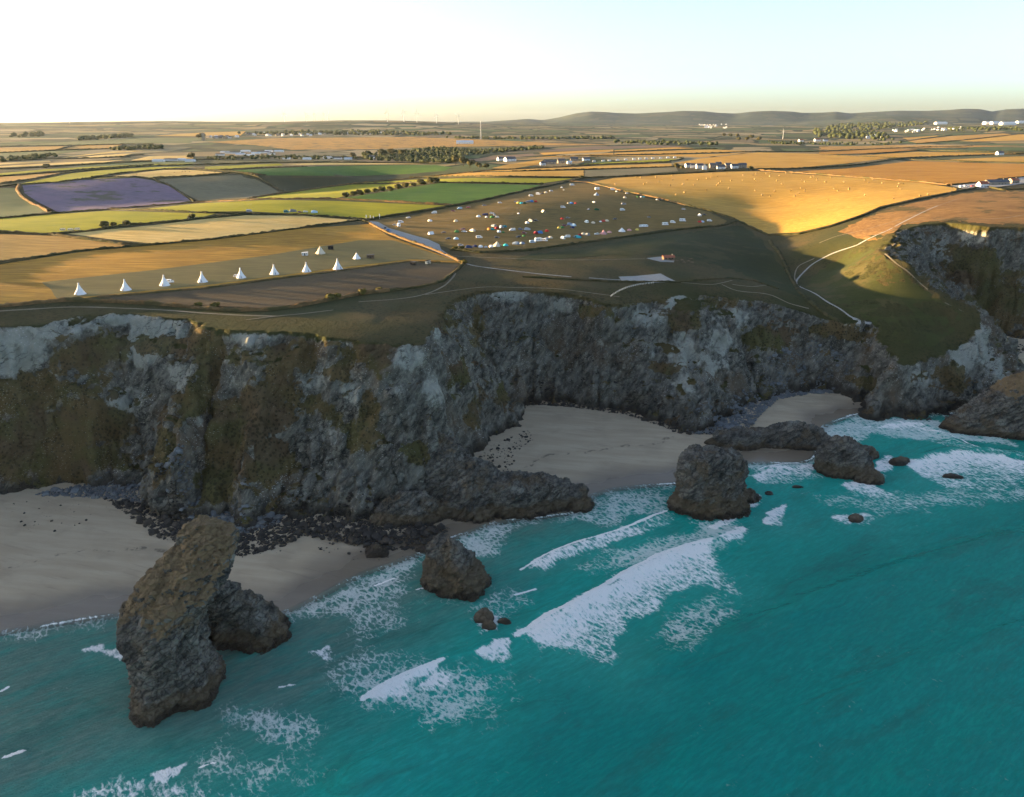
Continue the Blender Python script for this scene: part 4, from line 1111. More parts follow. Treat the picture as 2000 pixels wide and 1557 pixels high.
def sheet(name, ring, step=None, lift=0.12):
    """a sheet of ground cover laid on the land inside a world outline"""
    R_ = np.asarray(ring)[:, :2]
    lo, hi = R_.min(0), R_.max(0)
    d = float(np.hypot(*R_.mean(0)))
    step = step or max(5.0, d * 0.010)
    st = max(step, math.sqrt((hi[0] - lo[0]) * (hi[1] - lo[1]) / 4500.0))
    gx, gy = np.meshgrid(np.arange(lo[0] + st / 2, hi[0], st), np.arange(lo[1] + st / 2, hi[1], st))
    gx = gx.ravel(); gy = gy.ravel()
    k_ = inside(gx, gy, R_)
    gx, gy = gx[k_], gy[k_]
    if len(gx):
        far = seg_dist(gx, gy, R_, True) > st * .35
        gx, gy = gx[far], gy[far]
    V = [Vector((float(a), float(b))) for a, b in R_] + [Vector((float(a), float(b))) for a, b in zip(gx, gy)]
    n = len(R_)
    res = delaunay_2d_cdt(V, [], [list(range(n))], 1, 1e-4)
    v = np.array([(q.x, q.y) for q in res[0]]); f = np.array([t for t in res[2] if len(t) == 3])
    dd = np.hypot(v[:, 0], v[:, 1])
    z = ground_z(v[:, 0], v[:, 1]) + lift + 2.0e-4 * np.maximum(dd - 500, 0)
    # wind faces upward
    a, b, c_ = v[f[:, 0]], v[f[:, 1]], v[f[:, 2]]
    flip = ((b[:, 0] - a[:, 0]) * (c_[:, 1] - a[:, 1]) - (b[:, 1] - a[:, 1]) * (c_[:, 0] - a[:, 0])) < 0
    f[flip] = f[flip][:, ::-1]
    return mesh_np(name, np.c_[v, z], f)

def crop(name, a, b, fine=.35, stripe=.0, ang=.3, spots=None):
    k = NT(name)
    p = k.pos()
    c = k.mix(k.ss(k.noise(p, .012, 5, .6), .3, .7), a, b)
    c = k.mix(k.math('MULTIPLY', k.noise(k.mapp(p, (.5, .12, 1), (0, 0, ang)), 1.0, 6, .7), fine), c, tuple(v * .55 for v in a))
    st = k.noise(k.mapp(p, (.02, .35, 1), (0, 0, ang)), 1.0, 3, .6)
    c = k.mix(k.math('MULTIPLY', k.ss(st, .4, .7), stripe), c, tuple(min(1, v * 1.35) for v in b))
    if spots:
        c = k.mix(k.ss(k.noise(p, .02, 6, .68), .52, .62), c, spots)
    return k.done(k.bsdf(c, .95, .1, k.bump(k.noise(p, .6, 5, .7), .5, .5)))
CROP = {
 'wheat': crop('ripe_wheat', (.48, .32, .090), (.60, .42, .150), .25, .5, .2),
 'stubble': crop('straw_stubble', (.36, .195, .034), (.46, .275, .058), .35, .6, .15),
 'gold': crop('gold_grass', (.38, .195, .030), (.50, .285, .055), .35, .5, .1),
 'rust': crop('rust_grass', (.33, .150, .022), (.42, .21, .036), .6, .7, .0),
 'lime': crop('lime_pasture', (.185, .190, .005), (.29, .265, .009), .25, .4, .3),
 'green': crop('green_pasture', (.036, .105, .012), (.080, .150, .018), .3, .5, .15),
 'sage': crop('sage_pasture', (.085, .110, .040), (.13, .145, .055), .3, .2, .2),
 'lavender': crop('violet_flowers', (.125, .105, .150), (.19, .130, .185), .3, .5, .2, (.085, .080, .060)),
 'greytan': crop('grey_stubble', (.125, .115, .065), (.17, .15, .085), .3, .5, .2),
 'tan': crop('tan_grass', (.30, .165, .038), (.40, .235, .058), .5, .6, .12),
 'tipi': crop('dry_meadow', (.31, .150, .020), (.42, .22, .032), .5, .8, -.12),
 'mown': crop('shaded_mown_lawn', (.150, .122, .046), (.195, .152, .056), .3, .4, -.12),  # mown grass, its colour also carrying the shade of the slope
 'brown': crop('shaded_brown_bracken', (.085, .060, .032), (.130, .092, .048), .75, .2, .1),  # rough brown growth, darkened too for shade on ground tilted off the sun
 'heath': crop('heath_grass', (.32, .165, .036), (.43, .24, .062), .5, .8, .0, (.12, .10, .045)),
 'scrub': crop('dark_scrub', (.028, .036, .014), (.050, .052, .020), .5, .1, .1),
 'camp': crop('camp_grass', (.120, .088, .026), (.190, .118, .034), .4, .7, -.05),
 'bracken': crop('dry_bracken_heath', (.16, .085, .030), (.25, .140, .048), .6, .7, .1, (.075, .060, .022)),
 'deepgreen': crop('deep_green_turf', (.024, .032, .010), (.040, .048, .015), .5, .2, .2, (.055, .050, .020)),
 'deepgreen2': crop('headland_grass', (.040, .047, .013), (.060, .062, .019), .5, .2, .2, (.075, .062, .024)),
 'soil': crop('ploughed_soil', (.13, .095, .065), (.17, .12, .085), .3, .4, .1),
}
FIELDS = [
 ('meadow','tipi',[(-150,606),(0,600),(100,590),(190,580),(400,562),(660,528),(800,510),(905,514),(760,462),(722,438),(600,446),(500,457),(320,473),(150,494),(0,517),(-150,536)]),
 ('lawn','mown',[(82,552),(300,528),(520,500),(700,470),(768,470),(890,510),(800,507),(660,524),(400,558),(190,578),(112,584)]),
 ('rough_strip','brown',[(200,583),(400,566),(660,532),(800,513),(896,518),(862,553),(760,566),(650,585),(520,603),(350,596)]),
 ('dry_field','tan',[(-150,456),(0,458),(100,461),(240,478),(285,482),(150,492),(0,511),(-150,529)]),
 ('wheat_field','wheat',[(133,457),(301,440),(385,430),(480,421),(595,422),(700,431),(560,450),(420,468),(325,477),(297,476),(210,467)]),
 ('pasture','lime',[(-150,432),(0,428),(105,419),(210,412),(420,418),(385,427),(350,432),(245,440),(175,451),(98,456),(0,451),(-150,450)]),
 ('pasture','lime',[(280,409),(385,398),(525,391),(650,393),(870,402),(760,420),(712,427),(600,419),(480,413),(400,414)]),
 ('pasture','sage',[(-150,370),(0,368),(32,368),(40,382),(60,397),(95,413),(60,419),(0,426),(-150,430)]),
 ('lavender_field','lavender',[(44,363),(150,353),(265,348),(298,353),(330,364),(372,392),(330,400),(250,407),(112,414),(74,395),(48,378)]),
 ('stubble_field','greytan',[(310,351),(400,345),(470,342),(500,351),(530,366),(545,376),(480,388),(388,392),(352,374),(322,359)]),
 ('scrub_slope','scrub',[(505,345),(560,348),(700,346),(868,336),(780,351),(640,366),(556,375),(525,356)]),
 ('pasture','green',[(455,333),(540,329),(600,326),(700,324),(850,323),(884,327),(868,334),(800,340),(700,344),(520,343)]),
 ('pasture','lime',[(400,326),(545,320),(554,323),(430,331),(400,331)]),
 ('wheat_field','wheat',[(180,350),(260,339),(320,332),(380,333),(446,338),(400,343),(296,348),(260,346)]),
 ('pasture','lime',[(32,361),(100,347),(140,339),(200,333),(300,327),(380,326),(320,330),(240,337),(180,346),(110,357)]),
 ('dry_field','tan',[(-150,362),(0,358),(60,350),(130,337),(80,340),(0,346),(-150,352)]),
 ('wheat_strip','wheat',[(-100,320),(0,319),(96,314),(100,317),(0,322),(-100,324)]),
 ('wheat_strip','wheat',[(-100,328),(0,325),(120,318),(244,313),(200,318),(100,323),(0,328),(-100,331)]),
 ('wheat_strip','wheat',[(120,308),(220,296),(300,294),(210,300),(128,308)]),
 ('wheat_strip','wheat',[(144,309),(200,303),(260,300),(240,305),(200,308)]),
 ('wheat_strip','wheat',[(254,314),(290,306),(376,304),(378,310),(300,313)]),
 ('pasture','lime',[(-60,341),(0,339),(90,331),(180,326),(300,321),(380,320),(200,329),(100,334),(0,343)]),
 ('dry_field','tan',[(-60,290),(0,289),(128,286),(108,293),(0,298),(-60,299)]),
 ('dry_field','tan',[(112,294),(148,285),(240,283),(212,290)]),
 ('pasture','sage',[(-60,302),(0,299),(100,296),(180,293),(100,303),(0,308),(-60,310)]),
 ('pasture','sage',[(40,283),(160,276),(260,270),(400,270),(370,280),(240,281),(120,284)]),
 ('dry_field','stubble',[(300,266),(400,259),(480,257),(470,265),(400,267)]),
 ('heath','heath',[(405,278),(540,270),(700,269),(800,268),(940,273),(1080,280),(1200,283),(1080,284),(960,286),(850,288),(720,292),(570,293),(500,284)]),
 ('dry_field','greytan',[(525,306),(600,298),(690,301),(690,304),(600,306)]),
 ('wheat_strip','wheat',[(552,321),(640,318),(800,320),(830,321),(700,322),(600,323)]),
 ('gold_field','gold',[(960,329),(990,322),(1050,313),(1062,312),(1050,322),(1000,330)]),
 ('gold_field','stubble',[(905,336),(1000,332),(1200,323),(1310,320),(1314,325),(1200,329),(1000,334)]),
 ('gold_field','stubble',[(822,345),(900,338),(1000,336),(1140,333),(1140,345),(1000,344),(900,344)]),
 ('dry_field','greytan',[(1142,333),(1200,331),(1320,327),(1325,335),(1200,344),(1142,346)]),
 ('pasture','lime',[(690,359),(800,352),(920,348),(1120,349),(1090,354),(1060,358),(940,356),(800,356),(720,358)]),
 ('pasture','lime',[(495,387),(630,368),(690,361),(800,360),(830,359),(780,366),(740,373),(670,384),(655,388),(560,388)]),
 ('pasture','green',[(672,387),(740,377),(800,367),(860,358),(940,360),(1058,362),(1000,378),(900,397),(880,399),(760,392)]),
 ('stubble_field','stubble',[(1150,357),(1200,348),(1300,342),(1420,336),(1480,335),(1540,339),(1600,343),(1700,350),(1800,358),(1868,368),(1868,373),(1800,385),(1720,403),(1680,420),(1620,440),(1560,454),(1500,457),(1475,447),(1430,424),(1380,409),(1300,391),(1220,374)]),
 ('gold_field','rust',[(1560,335),(1650,330),(1750,319),(1780,315),(1880,318),(2000,321),(2120,323),(2100,344),(2000,348),(1900,360),(1840,362),(1740,353),(1640,342)]),
 ('gold_field','gold',[(1315,319),(1370,310),(1480,298),(1600,301),(1700,306),(1738,309),(1650,320),(1560,328),(1480,330),(1455,328),(1440,321)]),
 ('gold_field','gold',[(1200,294),(1320,288),(1358,290),(1200,296)]),
 ('gold_field','gold',[(1200,299),(1360,293),(1400,293),(1485,296),(1400,299),(1200,302)]),
 ('gold_field','gold',[(1120,306),(1200,304.5),(1400,301),(1470,298),(1370,308),(1335,306),(1300,305)]),
 ('gold_field','gold',[(1052,299),(1198,292.5),(1198,296),(1062,303)]),
 ('gold_field','gold',[(1022,309),(1198,299),(1198,303),(1110,306)]),
 ('pasture','lime',[(1116,322),(1200,317),(1308,311),(1323,312),(1300,316),(1200,320)]),
 ('gold_field','gold',[(1672,305),(1790,297),(1940,299),(2060,301),(1990,302),(1870,305),(1750,308)]),
 ('wheat_field','stubble',[(1850,312),(1990,306),(2100,306),(2100,318),(2000,317),(1880,314)]),
 ('gold_field','stubble',[(1762,270),(1848,264),(1830,267),(1772,273)]),
 ('soil_field','tan',[(1772,276),(1860,266),(1960,261),(1978,263),(1880,273),(1790,280)]),
 ('gold_field','stubble',[(1872,276),(1990,263),(2100,262),(2100,272),(1900,277)]),
 ('dry_field','heath',[(1600,287),(1760,284),(1990,285),(1900,288),(1760,291),(1600,294)]),
 ('dry_field','rust',[(1600,296),(1700,291),(1800,293),(1690,300),(1600,302)]),
 ('soil_field','soil',[(1085,292),(1150,287),(1280,284),(1350,287),(1200,291),(1062,297)]),
 ('soil_field','soil',[(910,314),(960,306),(1040,300),(1046,304),(990,309),(940,315)]),
 ('dry_heath','bracken',[(1640,452),(1690,470),(1722,470),(1760,440),(1860,431),(1930,438),(2010,438),(2120,440),(2120,374),(1940,373),(1870,381),(1800,393),(1730,411),(1680,430)]),
 ('valley_turf','deepgreen',[(1000,512),(1040,496),(1200,474),(1330,458),(1440,440),(1475,455),(1510,500),(1550,545),(1570,580),(1530,570),(1440,530),(1330,500),(1200,498)]),
 ('headland_turf','deepgreen2',[(1575,560),(1600,530),(1660,490),(1700,482),(1740,512),(1790,552),(1845,592),(1890,618),(1860,650),(1820,680),(1760,670),(1720,640),(1660,612)]),
 ('camp_field','camp',[(722,432),(790,424),(850,412),(900,402),(960,390),(1030,375),(1110,358),(1150,359),(1220,377),(1300,395),(1380,413),(1420,432),(1410,440),(1300,448),(1200,464),(1100,478),(1040,486),(950,492),(905,492),(875,485),(820,466),(760,447)]),
]
for nm, kind_, pts in FIELDS:
    dp = densify(pts)
    if nm in ('dry_heath', 'valley_turf', 'headland_turf'):
        dp = densify(pts, 7); jr = random.Random(len(pts)); dp = [(a + jr.uniform(-5, 5), b + jr.uniform(-2.2, 2.2)) for a, b in dp]
    me = sheet(nm, hits(dp), lift=.20 if nm in ('lawn',) else (.26 if nm == 'rough_strip' else .12))
    obj(nm, me, CROP[kind_], kind='structure')

# ------------------------------------------------------------------ hedges and banks
def hedge_material(name, a, b, c2):
    k = NT(name); p = k.pos()
    c = k.mix(k.ss(k.noise(p, .25, 5, .65), .35, .65), a, b)
    c = k.mix(k.math('MULTIPLY', k.ss(k.noise(p, .05, 3), .5, .62), .8), c, c2)
    return k.done(k.bsdf(c, .95, .1, k.bump(k.noise(p, 1.5, 5, .7), .9, .6)))
M_HEDGE = hedge_material('hedge_leaves', (.026, .030, .012), (.062, .056, .022), (.085, .062, .028))
M_BANK = hedge_material('bank_turf', (.105, .070, .030), (.185, .110, .048), (.06, .058, .022))

def hedge_mesh(name, line, h, w, seed=0):
    P_ = smooth_line(line[:, :2], 1e9) if len(line) < 3 else line[:, :2]
    d = float(np.hypot(*P_.mean(0)))
    step = 1.3 if d < 900 else (2.2 if d < 1600 else 4.5)
    out = [P_[0]]
    for a, b in zip(P_[:-1], P_[1:]):
        m = max(1, int(np.linalg.norm(b - a) / step))
        for q in range(1, m + 1): out.append(a + (b - a) * q / m)
    P_ = np.array(out)
    T = np.gradient(P_, axis=0); T /= np.linalg.norm(T, axis=1)[:, None] + 1e-9
    N = np.stack([-T[:, 1], T[:, 0]], 1)
    prof = [(-1, -.1), (-.95, .45), (-.6, .85), (0, 1.0), (.6, .85), (.95, .45), (1, -.1)]
    n = len(P_); k_ = len(prof)
    z0 = ground_z(P_[:, 0], P_[:, 1])
    hh = h * (1 + .38 * vnoise(P_[:, 0] / 5, P_[:, 1] / 5, seed=seed) + .22 * vnoise(P_[:, 0] / 1.7, P_[:, 1] / 1.7, seed=seed + 1))
    ww = w * .5 * (1 + .30 * vnoise(P_[:, 0] / 7, P_[:, 1] / 7, seed=seed + 2))
    V = np.zeros((n, k_, 3))
    r_ = np.random.default_rng(seed)
    for q, (u, v) in enumerate(prof):
        j = r_.normal(0, .13, n) * w
        V[:, q, 0] = P_[:, 0] + N[:, 0] * (u * ww + j * .5); V[:, q, 1] = P_[:, 1] + N[:, 1] * (u * ww + j * .5)
        V[:, q, 2] = z0 + v * np.maximum(hh, .3) + (r_.normal(0, .12, n) * h if 0 < q < 6 else 0)
    return mesh_np(name, V.reshape(-1, 3), grid_faces(n, k_), smooth=False)

HEDGES = [
 # points, height, width, bank?, label
 ([(-150,606),(0,600),(60,594),(126,588),(200,590),(300,595),(360,600),(430,607),(520,607),(580,600),(640,588),(700,576),(760,569)],1.7,2.4,1,'low turf bank between the clifftop path and the tipi meadow'),
 ([(760,569),(820,562),(865,550),(890,530),(905,516)],1.2,2.5,0,'dark bank curling up from the cliff path to the track end'),
 ([(190,581),(400,563),(660,529),(800,511),(860,513)],.7,1.6,1,'sunlit grass bank directly below the row of tipis'),
 ([(-150,533),(0,514),(150,492),(290,480),(420,468),(560,450),(700,431),(722,435)],1.6,2.6,0,'long hedge between the wheat field and the tipi meadow'),
 ([(-150,452),(0,455),(98,459),(240,478),(290,480)],1.7,2.8,0,'hedge between the lime pasture and the dry corner field'),
 ([(98,459),(175,452),(245,441),(350,433),(385,428),(480,419),(600,421),(712,429)],1.8,2.8,0,'hedge along the top of the pale wheat field'),
 ([(-150,431),(0,427),(105,417),(210,410),(280,410),(330,413),(420,417),(480,417)],1.5,2.6,0,'hedge between the violet field and the lime pastures'),
 ([(210,409),(385,396),(525,389),(655,389),(760,394),(880,400)],1.5,2.8,1,'brown bank crossing behind the big lime pasture'),
 ([(-150,366),(0,365),(42,361),(110,357),(180,348),(265,346),(300,350)],1.8,3.0,0,'hedge along the top of the violet field'),
 ([(38,362),(34,372),(42,384),(62,398),(96,414)],2.4,4.0,1,'orange sunlit bank on the side of the violet field'),
 ([(300,350),(330,362),(352,376),(380,394)],1.8,3.2,0,'hedge between the violet field and the grey stubble field'),
 ([(300,348),(400,343),(450,338),(478,340),(505,347),(530,362),(556,376)],2.0,3.4,0,'hedge over the brow of the grey stubble field'),
 ([(180,347),(240,338),(320,331),(380,331),(450,335),(520,343)],1.8,3.2,0,'hedge above the field of grazing cattle'),
 ([(0,359),(60,351),(130,338),(200,331),(300,324),(400,322)],1.8,3.2,0,'hedge above the curved lime strip'),
 ([(430,332),(520,328),(600,325.5)],1.6,3.0,0,'hedge between the two far green pastures'),
 ([(400,322),(545,318),(700,318),(860,320)],2.4,4.0,0,'hedge behind the far green pastures'),
 ([(490,388),(560,376),(640,365),(690,359),(800,349),(900,339),(960,333),(1000,331),(1200,321),(1312,318)],1.8,3.0,1,'long pale bank running from the dark valley to the farms'),
 ([(690,360),(800,357.5),(940,358),(1062,360)],2.0,3.0,0,'dark hedge between the lime strip and the green field'),
 ([(800,347),(920,345.5),(1000,346),(1130,348)],2.2,3.6,0,'dark hedge below the golden strip above the camp'),
 ([(1000,335),(1200,330),(1320,326)],1.8,3.0,0,'hedge between the two golden strips above the camp'),
 ([(655,389),(740,393),(820,398),(885,402)],1.6,2.8,1,'brown bank on the near side of the green field'),
 ([(712,432),(760,423),(850,410),(900,400),(960,388),(1030,372),(1090,360),(1130,350),(1140,347)],1.9,3.0,0,'tall hedge along the upper side of the camp'),
 ([(1110,355),(1150,357),(1220,374),(1260,382),(1300,391),(1340,402)],1.5,2.6,1,'orange sunlit bank between the camp and the bale field'),
 ([(1340,402),(1380,411),(1430,427),(1470,446),(1500,460)],1.6,2.8,0,'dark hedge where the bale field meets the little valley'),
 ([(880,488),(940,494),(1040,489),(1130,476),(1240,461),(1330,449),(1410,441),(1440,434)],1.5,2.6,0,'hedge along the lower side of the camp'),
 ([(722,437),(750,452),(790,468),(840,486),(880,502),(905,516)],1.5,2.2,1,'rust coloured stone bank beside the gravel track'),
 ([(1140,348),(1200,346),(1300,341),(1420,334),(1480,333)],2.0,3.4,0,'hedge below the cottages along the top of the bale field'),
 ([(1480,333),(1540,337),(1600,341),(1700,349),(1800,356),(1860,363)],1.8,3.0,1,'bank between the bale field and the rust coloured field'),
 ([(1480,332),(1560,330),(1650,325),(1700,319),(1760,310),(1800,308)],2.4,4.4,0,'wide dark hedge from the cottages across the golden fields'),
 ([(1800,308),(1880,305),(1960,302),(2060,300)],2.4,4.4,0,'dark hedge running to the far white farm'),
 ([(1780,312),(1880,316),(2000,319),(2120,322)],1.8,3.4,0,'thin hedge between the rust field and the pale strip'),
 ([(1500,460),(1560,458),(1620,444),(1680,424),(1720,407),(1800,389),(1868,375),(1920,365)],1.6,3.0,0,'hedge along the lower edge of the bale field'),
 ([(1850,363),(1920,356),(1990,347),(2060,340)],1.8,3.0,0,'hedge behind the surf car park'),
 ([(1200,297.5),(1300,293),(1400,291)],2.0,4.0,0,'thin hedge between far golden strips'),
 ([(1060,306),(1200,303.5),(1320,301),(1480,296.5)],2.0,4.0,0,'hedge behind the caravan strip'),
 ([(1480,296.5),(1600,297),(1700,292),(1800,288),(1900,286)],2.2,4.5,0,'far hedge beyond the golden field'),
 ([(1600,303),(1700,307),(1750,309)],1.8,3.5,0,'short hedge beside the broad golden field'),
 ([(1680,302),(1800,294),(1940,297),(2060,300)],2.0,4.0,0,'hedge over the narrow golden fields'),
 ([(1790,281),(1880,275),(1990,262),(2100,258)],2.4,5.0,0,'far hedge between the sloping brown fields'),
 ([(1760,277),(1830,268),(1860,264)],2.4,5.0,0,'far hedge at the tip of the sloping brown fields'),
 ([(1116,324),(1200,320.5),(1300,317),(1330,312),(1335,309),(1310,308)],2.0,3.4,0,'hedge curling round the caravan strip'),
 ([(0,345),(80,339),(180,330),(300,322)],1.8,3.6,0,'hedge below the left wheat strips'),
 ([(0,331),(100,326),(200,320),(300,315),(380,312)],2.2,4.0,0,'hedge between the lower left wheat strips'),
 ([(0,316),(100,311),(160,310),(240,307),(280,302)],2.6,5.0,0,'bushy hedge above the left wheat strips'),
 ([(0,299),(108,294),(212,291),(320,291)],2.6,5.0,0,'far left hedge across the tan fields'),
 ([(108,294),(150,284)],2.4,4.5,0,'short slanting hedge between the far left tan fields'),
 ([(0,287),(130,285),(240,282),(300,282)],2.4,4.5,0,'farthest left hedge behind the tan fields'),
 ([(380,313),(480,308),(600,307),(700,308),(800,311),(900,312)],2.8,6.0,0,'long hedge below the holiday park'),
 ([(1505,470),(1528,505),(1543,540),(1562,572),(1600,606),(1640,630)],1.3,3.4,0,'dark line of scrub in the gully of the little valley'),
 ([(1020,541),(1120,546),(1200,551),(1330,551),(1420,543),(1470,548),(1520,565)],.9,2.6,0,'low dark bank running above the cove past the gravel yard'),
 ([(1930,366),(1960,372),(2050,366)],1.5,3.0,0,'low hedge on the cliff side of the surf car park'),
]
for i, (pts, h, w, bank, lab) in enumerate(HEDGES):
    line = hits(densify(pts, 14)[:-max(1, int(np.linalg.norm(np.array(pts[-1], float) - np.array(pts[0], float)) / 14))] + [pts[-1]])
    obj('bank' if bank else 'hedge', hedge_mesh('hedge', line, h, w, 400 + i), M_BANK if bank else M_HEDGE, label=lab, cat='bank' if bank else 'hedge', group='field boundaries')

# ------------------------------------------------------------------ paths and gravel
def ribbon(name, pts, w, lift=.16):
    line = smooth_line(hits(pts)[:, :2], 3.0)
    T = np.gradient(line, axis=0); T /= np.linalg.norm(T, axis=1)[:, None] + 1e-9
    N = np.stack([-T[:, 1], T[:, 0]], 1)
    rows_ = []
    ww = w * (1 + .25 * vnoise(line[:, 0] / 6, line[:, 1] / 6, seed=90))
    for u in (-.5, -.17, .17, .5):
        q = line + N * (u * ww)[:, None]
        rows_.append(np.c_[q, ground_z(q[:, 0], q[:, 1]) + lift + (0.05 if abs(u) < .3 else -.06)])
    V = np.stack(rows_, 1)
    return mesh_np(name, V.reshape(-1, 3), grid_faces(len(line), 4))
k = NT('pale_gravel'); p = k.pos()
M_GRAVEL = k.done(k.bsdf(k.mix(k.noise(p, .3, 6, .7), (.22, .215, .20), (.36, .35, .325)), .95, .1, k.bump(k.noise(p, 3, 3), .3, .1)))
k = NT('trodden_earth'); p = k.pos()
M_EARTH = k.done(k.bsdf(k.mix(k.noise(p, .2, 6, .7), (.13, .11, .075), (.27, .235, .175)), .95, .1))
k = NT('bare_clay'); p = k.pos()
M_RIM = k.done(k.bsdf(k.mix(k.noise(p, .4, 6, .7), (.08, .066, .036), (.22, .19, .14)), .95, .1, k.bump(k.noise(p, .8, 4), .6, .5)))
PATHS = [
 ('path',[(-60,614),(0,608),(80,603),(150,600),(230,602),(320,606),(400,612),(470,616),(540,618)],1.8,0),
 ('path',[(480,625),(540,618),(600,612),(650,606)],1.2,0),
 ('path',[(700,590),(780,584),(830,575),(865,560),(882,545),(890,534)],1.2,0),
 ('path',[(830,576),(900,566),(950,561),(1010,562),(1080,564),(1150,572),(1210,580)],1.0,0),
 ('path',[(905,513),(930,520),(1000,529),(1060,536),(1116,541)],1.8,1),
 ('path',[(1150,543),(1190,546),(1215,547)],1.5,1),
 ('path',[(885,500),(940,503),(1050,507),(1150,508),(1260,506)],1.0,0),
 ('path',[(1330,552),(1390,556),(1430,548)],1.0,0),
 ('path',[(1690,631),(1665,621),(1640,603),(1610,586),(1580,568),(1556,555),(1562,540),(1582,520),(1610,503),(1640,490),(1676,478)],1.5,1),
 ('path',[(1676,478),(1720,456),(1760,436),(1800,416),(1832,402)],2.4,1),
 ('path',[(1760,440),(1800,432),(1870,428),(1940,428),(2000,420),(2060,405)],1.5,0),
 ('path',[(1410,556),(1440,568),(1500,575),(1540,592),(1580,603)],1.6,0),
 ('path',[(1430,556),(1470,560),(1500,557)],1.0,0),
 ('path',[(1556,555),(1552,540),(1560,520),(1590,505)],1.0,0),
 ('path',[(1600,475),(1640,460),(1700,446),(1800,415),(1900,380)],1.2,0),
 ('bare_rim',[(1728,496),(1752,516),(1775,532),(1800,556),(1812,566)],1.1,2),
 ('bare_rim',[(1845,592),(1868,603),(1892,616)],1.6,2),
 ('path',[(1630,645),(1660,634),(1690,632)],1.4,0),
]
for nm, pts, w, g in PATHS:
    obj(nm, ribbon(nm, pts, w), (M_EARTH, M_GRAVEL, M_RIM)[g], kind='structure')
for nm, pts in (('gravel_track', [(718,432),(738,434),(760,446),(800,458),(836,468),(858,478),(862,488),(880,500),(906,512),(896,512),(868,500),(845,490),(805,474),(765,458),(738,444)]),
                ('gravel_yard', [(1208,541),(1240,540),(1290,535),(1305,543),(1322,551),(1280,553),(1215,550)]),
                ('gravel_yard', [(1262,505),(1290,502),(1318,508),(1316,513),(1290,512)]),
                ('car_park', [(1856,363),(1900,359),(1990,347),(2060,341),(2050,350),(1980,362),(1930,368),(1880,369)]),
                ('path', [(1664,622),(1680,628),(1704,631),(1700,635),(1672,634)])):
    obj(nm, sheet(nm, hits(densify(pts, 12)), step=3.0, lift=.24), M_GRAVEL, kind='structure')
# ================================================================== CAMP: VEHICLES, TENTS, HUTS
def mb(verts, faces, name='part', smooth=False):
    me_ = bpy.data.meshes.new(name); me_.from_pydata([tuple(v) for v in verts], [], [tuple(f) for f in faces]); me_.update()
    bm = bmesh.new(); bm.from_mesh(me_); bmesh.ops.recalc_face_normals(bm, faces=bm.faces); bm.to_mesh(me_); bm.free()
    if smooth: me_.polygons.foreach_set('use_smooth', np.ones(len(me_.polygons), bool))
    return me_

class Soup:
    def __init__(s): s.v = []; s.f = []
    def add(s, v, f):
        o = len(s.v); s.v += [tuple(q) for q in v]; s.f += [tuple(i + o for i in t) for t in f]; return s
    def box(s, x0, x1, y0, y1, z0, z1, top=0.0):
        t = top
        return s.add([(x0, y0, z0), (x1, y0, z0), (x1, y1, z0), (x0, y1, z0), (x0 + t, y0 + t, z1), (x1 - t, y0 + t, z1), (x1 - t, y1 - t, z1), (x0 + t, y1 - t, z1)],
                     [(0, 3, 2, 1), (4, 5, 6, 7), (0, 1, 5, 4), (1, 2, 6, 5), (2, 3, 7, 6), (3, 0, 4, 7)])
    def prism(s, prof, w0, w1=None):
        """side outline (x, z) drawn across the width; w1: half width at the top points flagged by z"""
        n = len(prof); w1 = w0 if w1 is None else w1
        zt = max(z for x, z in prof); zb = min(z for x, z in prof)
        def hw(z): return w0 + (w1 - w0) * (z - zb) / max(zt - zb, 1e-6)
        v = [(x, -hw(z), z) for x, z in prof] + [(x, hw(z), z) for x, z in prof]
        f = [tuple(range(n)), tuple(range(2 * n - 1, n - 1, -1))] + [(i, i + n, (i + 1) % n + n, (i + 1) % n) for i in range(n)]
        return s.add(v, f)
    def tube(s, a, b, r, seg=10, r2=None):
        a = Vector(a); b = Vector(b); d = (b - a).normalized(); r2 = r if r2 is None else r2
        u = d.orthogonal().normalized(); w = d.cross(u)
        v = [a + (u * math.cos(t) + w * math.sin(t)) * r for t in np.linspace(0, 2 * math.pi, seg, endpoint=False)] + [b + (u * math.cos(t) + w * math.sin(t)) * r2 for t in np.linspace(0, 2 * math.pi, seg, endpoint=False)]
        return s.add(v, [tuple(range(seg - 1, -1, -1)), tuple(range(seg, 2 * seg))] + [(i, (i + 1) % seg, (i + 1) % seg + seg, i + seg) for i in range(seg)])
    def mesh(s, name='part', smooth=False): return mb(s.v, s.f, name, smooth)

def paint(name, rgb):
    k = NT(name)
    c = k.mix(k.noise(k.objpos(), 2.5, 3), tuple(v * .9 for v in rgb), rgb)
    return k.done(k.bsdf(c, .35, .5))
def cloth(name, rgb):
    k = NT(name); p = k.objpos()
    c = k.mix(k.noise(p, 1.8, 4), tuple(v * .78 for v in rgb), rgb)
    return k.done(k.bsdf(c, .85, .15, k.bump(k.noise(p, 2.0, 3), .3, .1)))
RGB = {'white': (.82, .82, .80), 'silver': (.42, .44, .46), 'grey': (.20, .21, .22), 'black': (.02, .02, .022), 'dark blue': (.03, .05, .12), 'blue': (.06, .20, .48), 'sky blue': (.16, .42, .60), 'turquoise': (.03, .42, .48), 'teal': (.02, .18, .20), 'red': (.50, .05, .04), 'maroon': (.22, .03, .035), 'green': (.06, .20, .06), 'dark green': (.02, .08, .045), 'yellow': (.62, .48, .10), 'cream': (.66, .58, .44), 'orange': (.60, .24, .06), 'navy': (.03, .035, .09), 'pink': (.65, .33, .30), 'brown': (.16, .10, .06), 'grey blue': (.22, .28, .36), 'pale blue': (.45, .60, .72)}
_paint, _cloth = {}, {}
def P_(c):
    if c not in _paint: _paint[c] = paint(c.replace(' ', '_') + '_paint', RGB[c])
    return _paint[c]
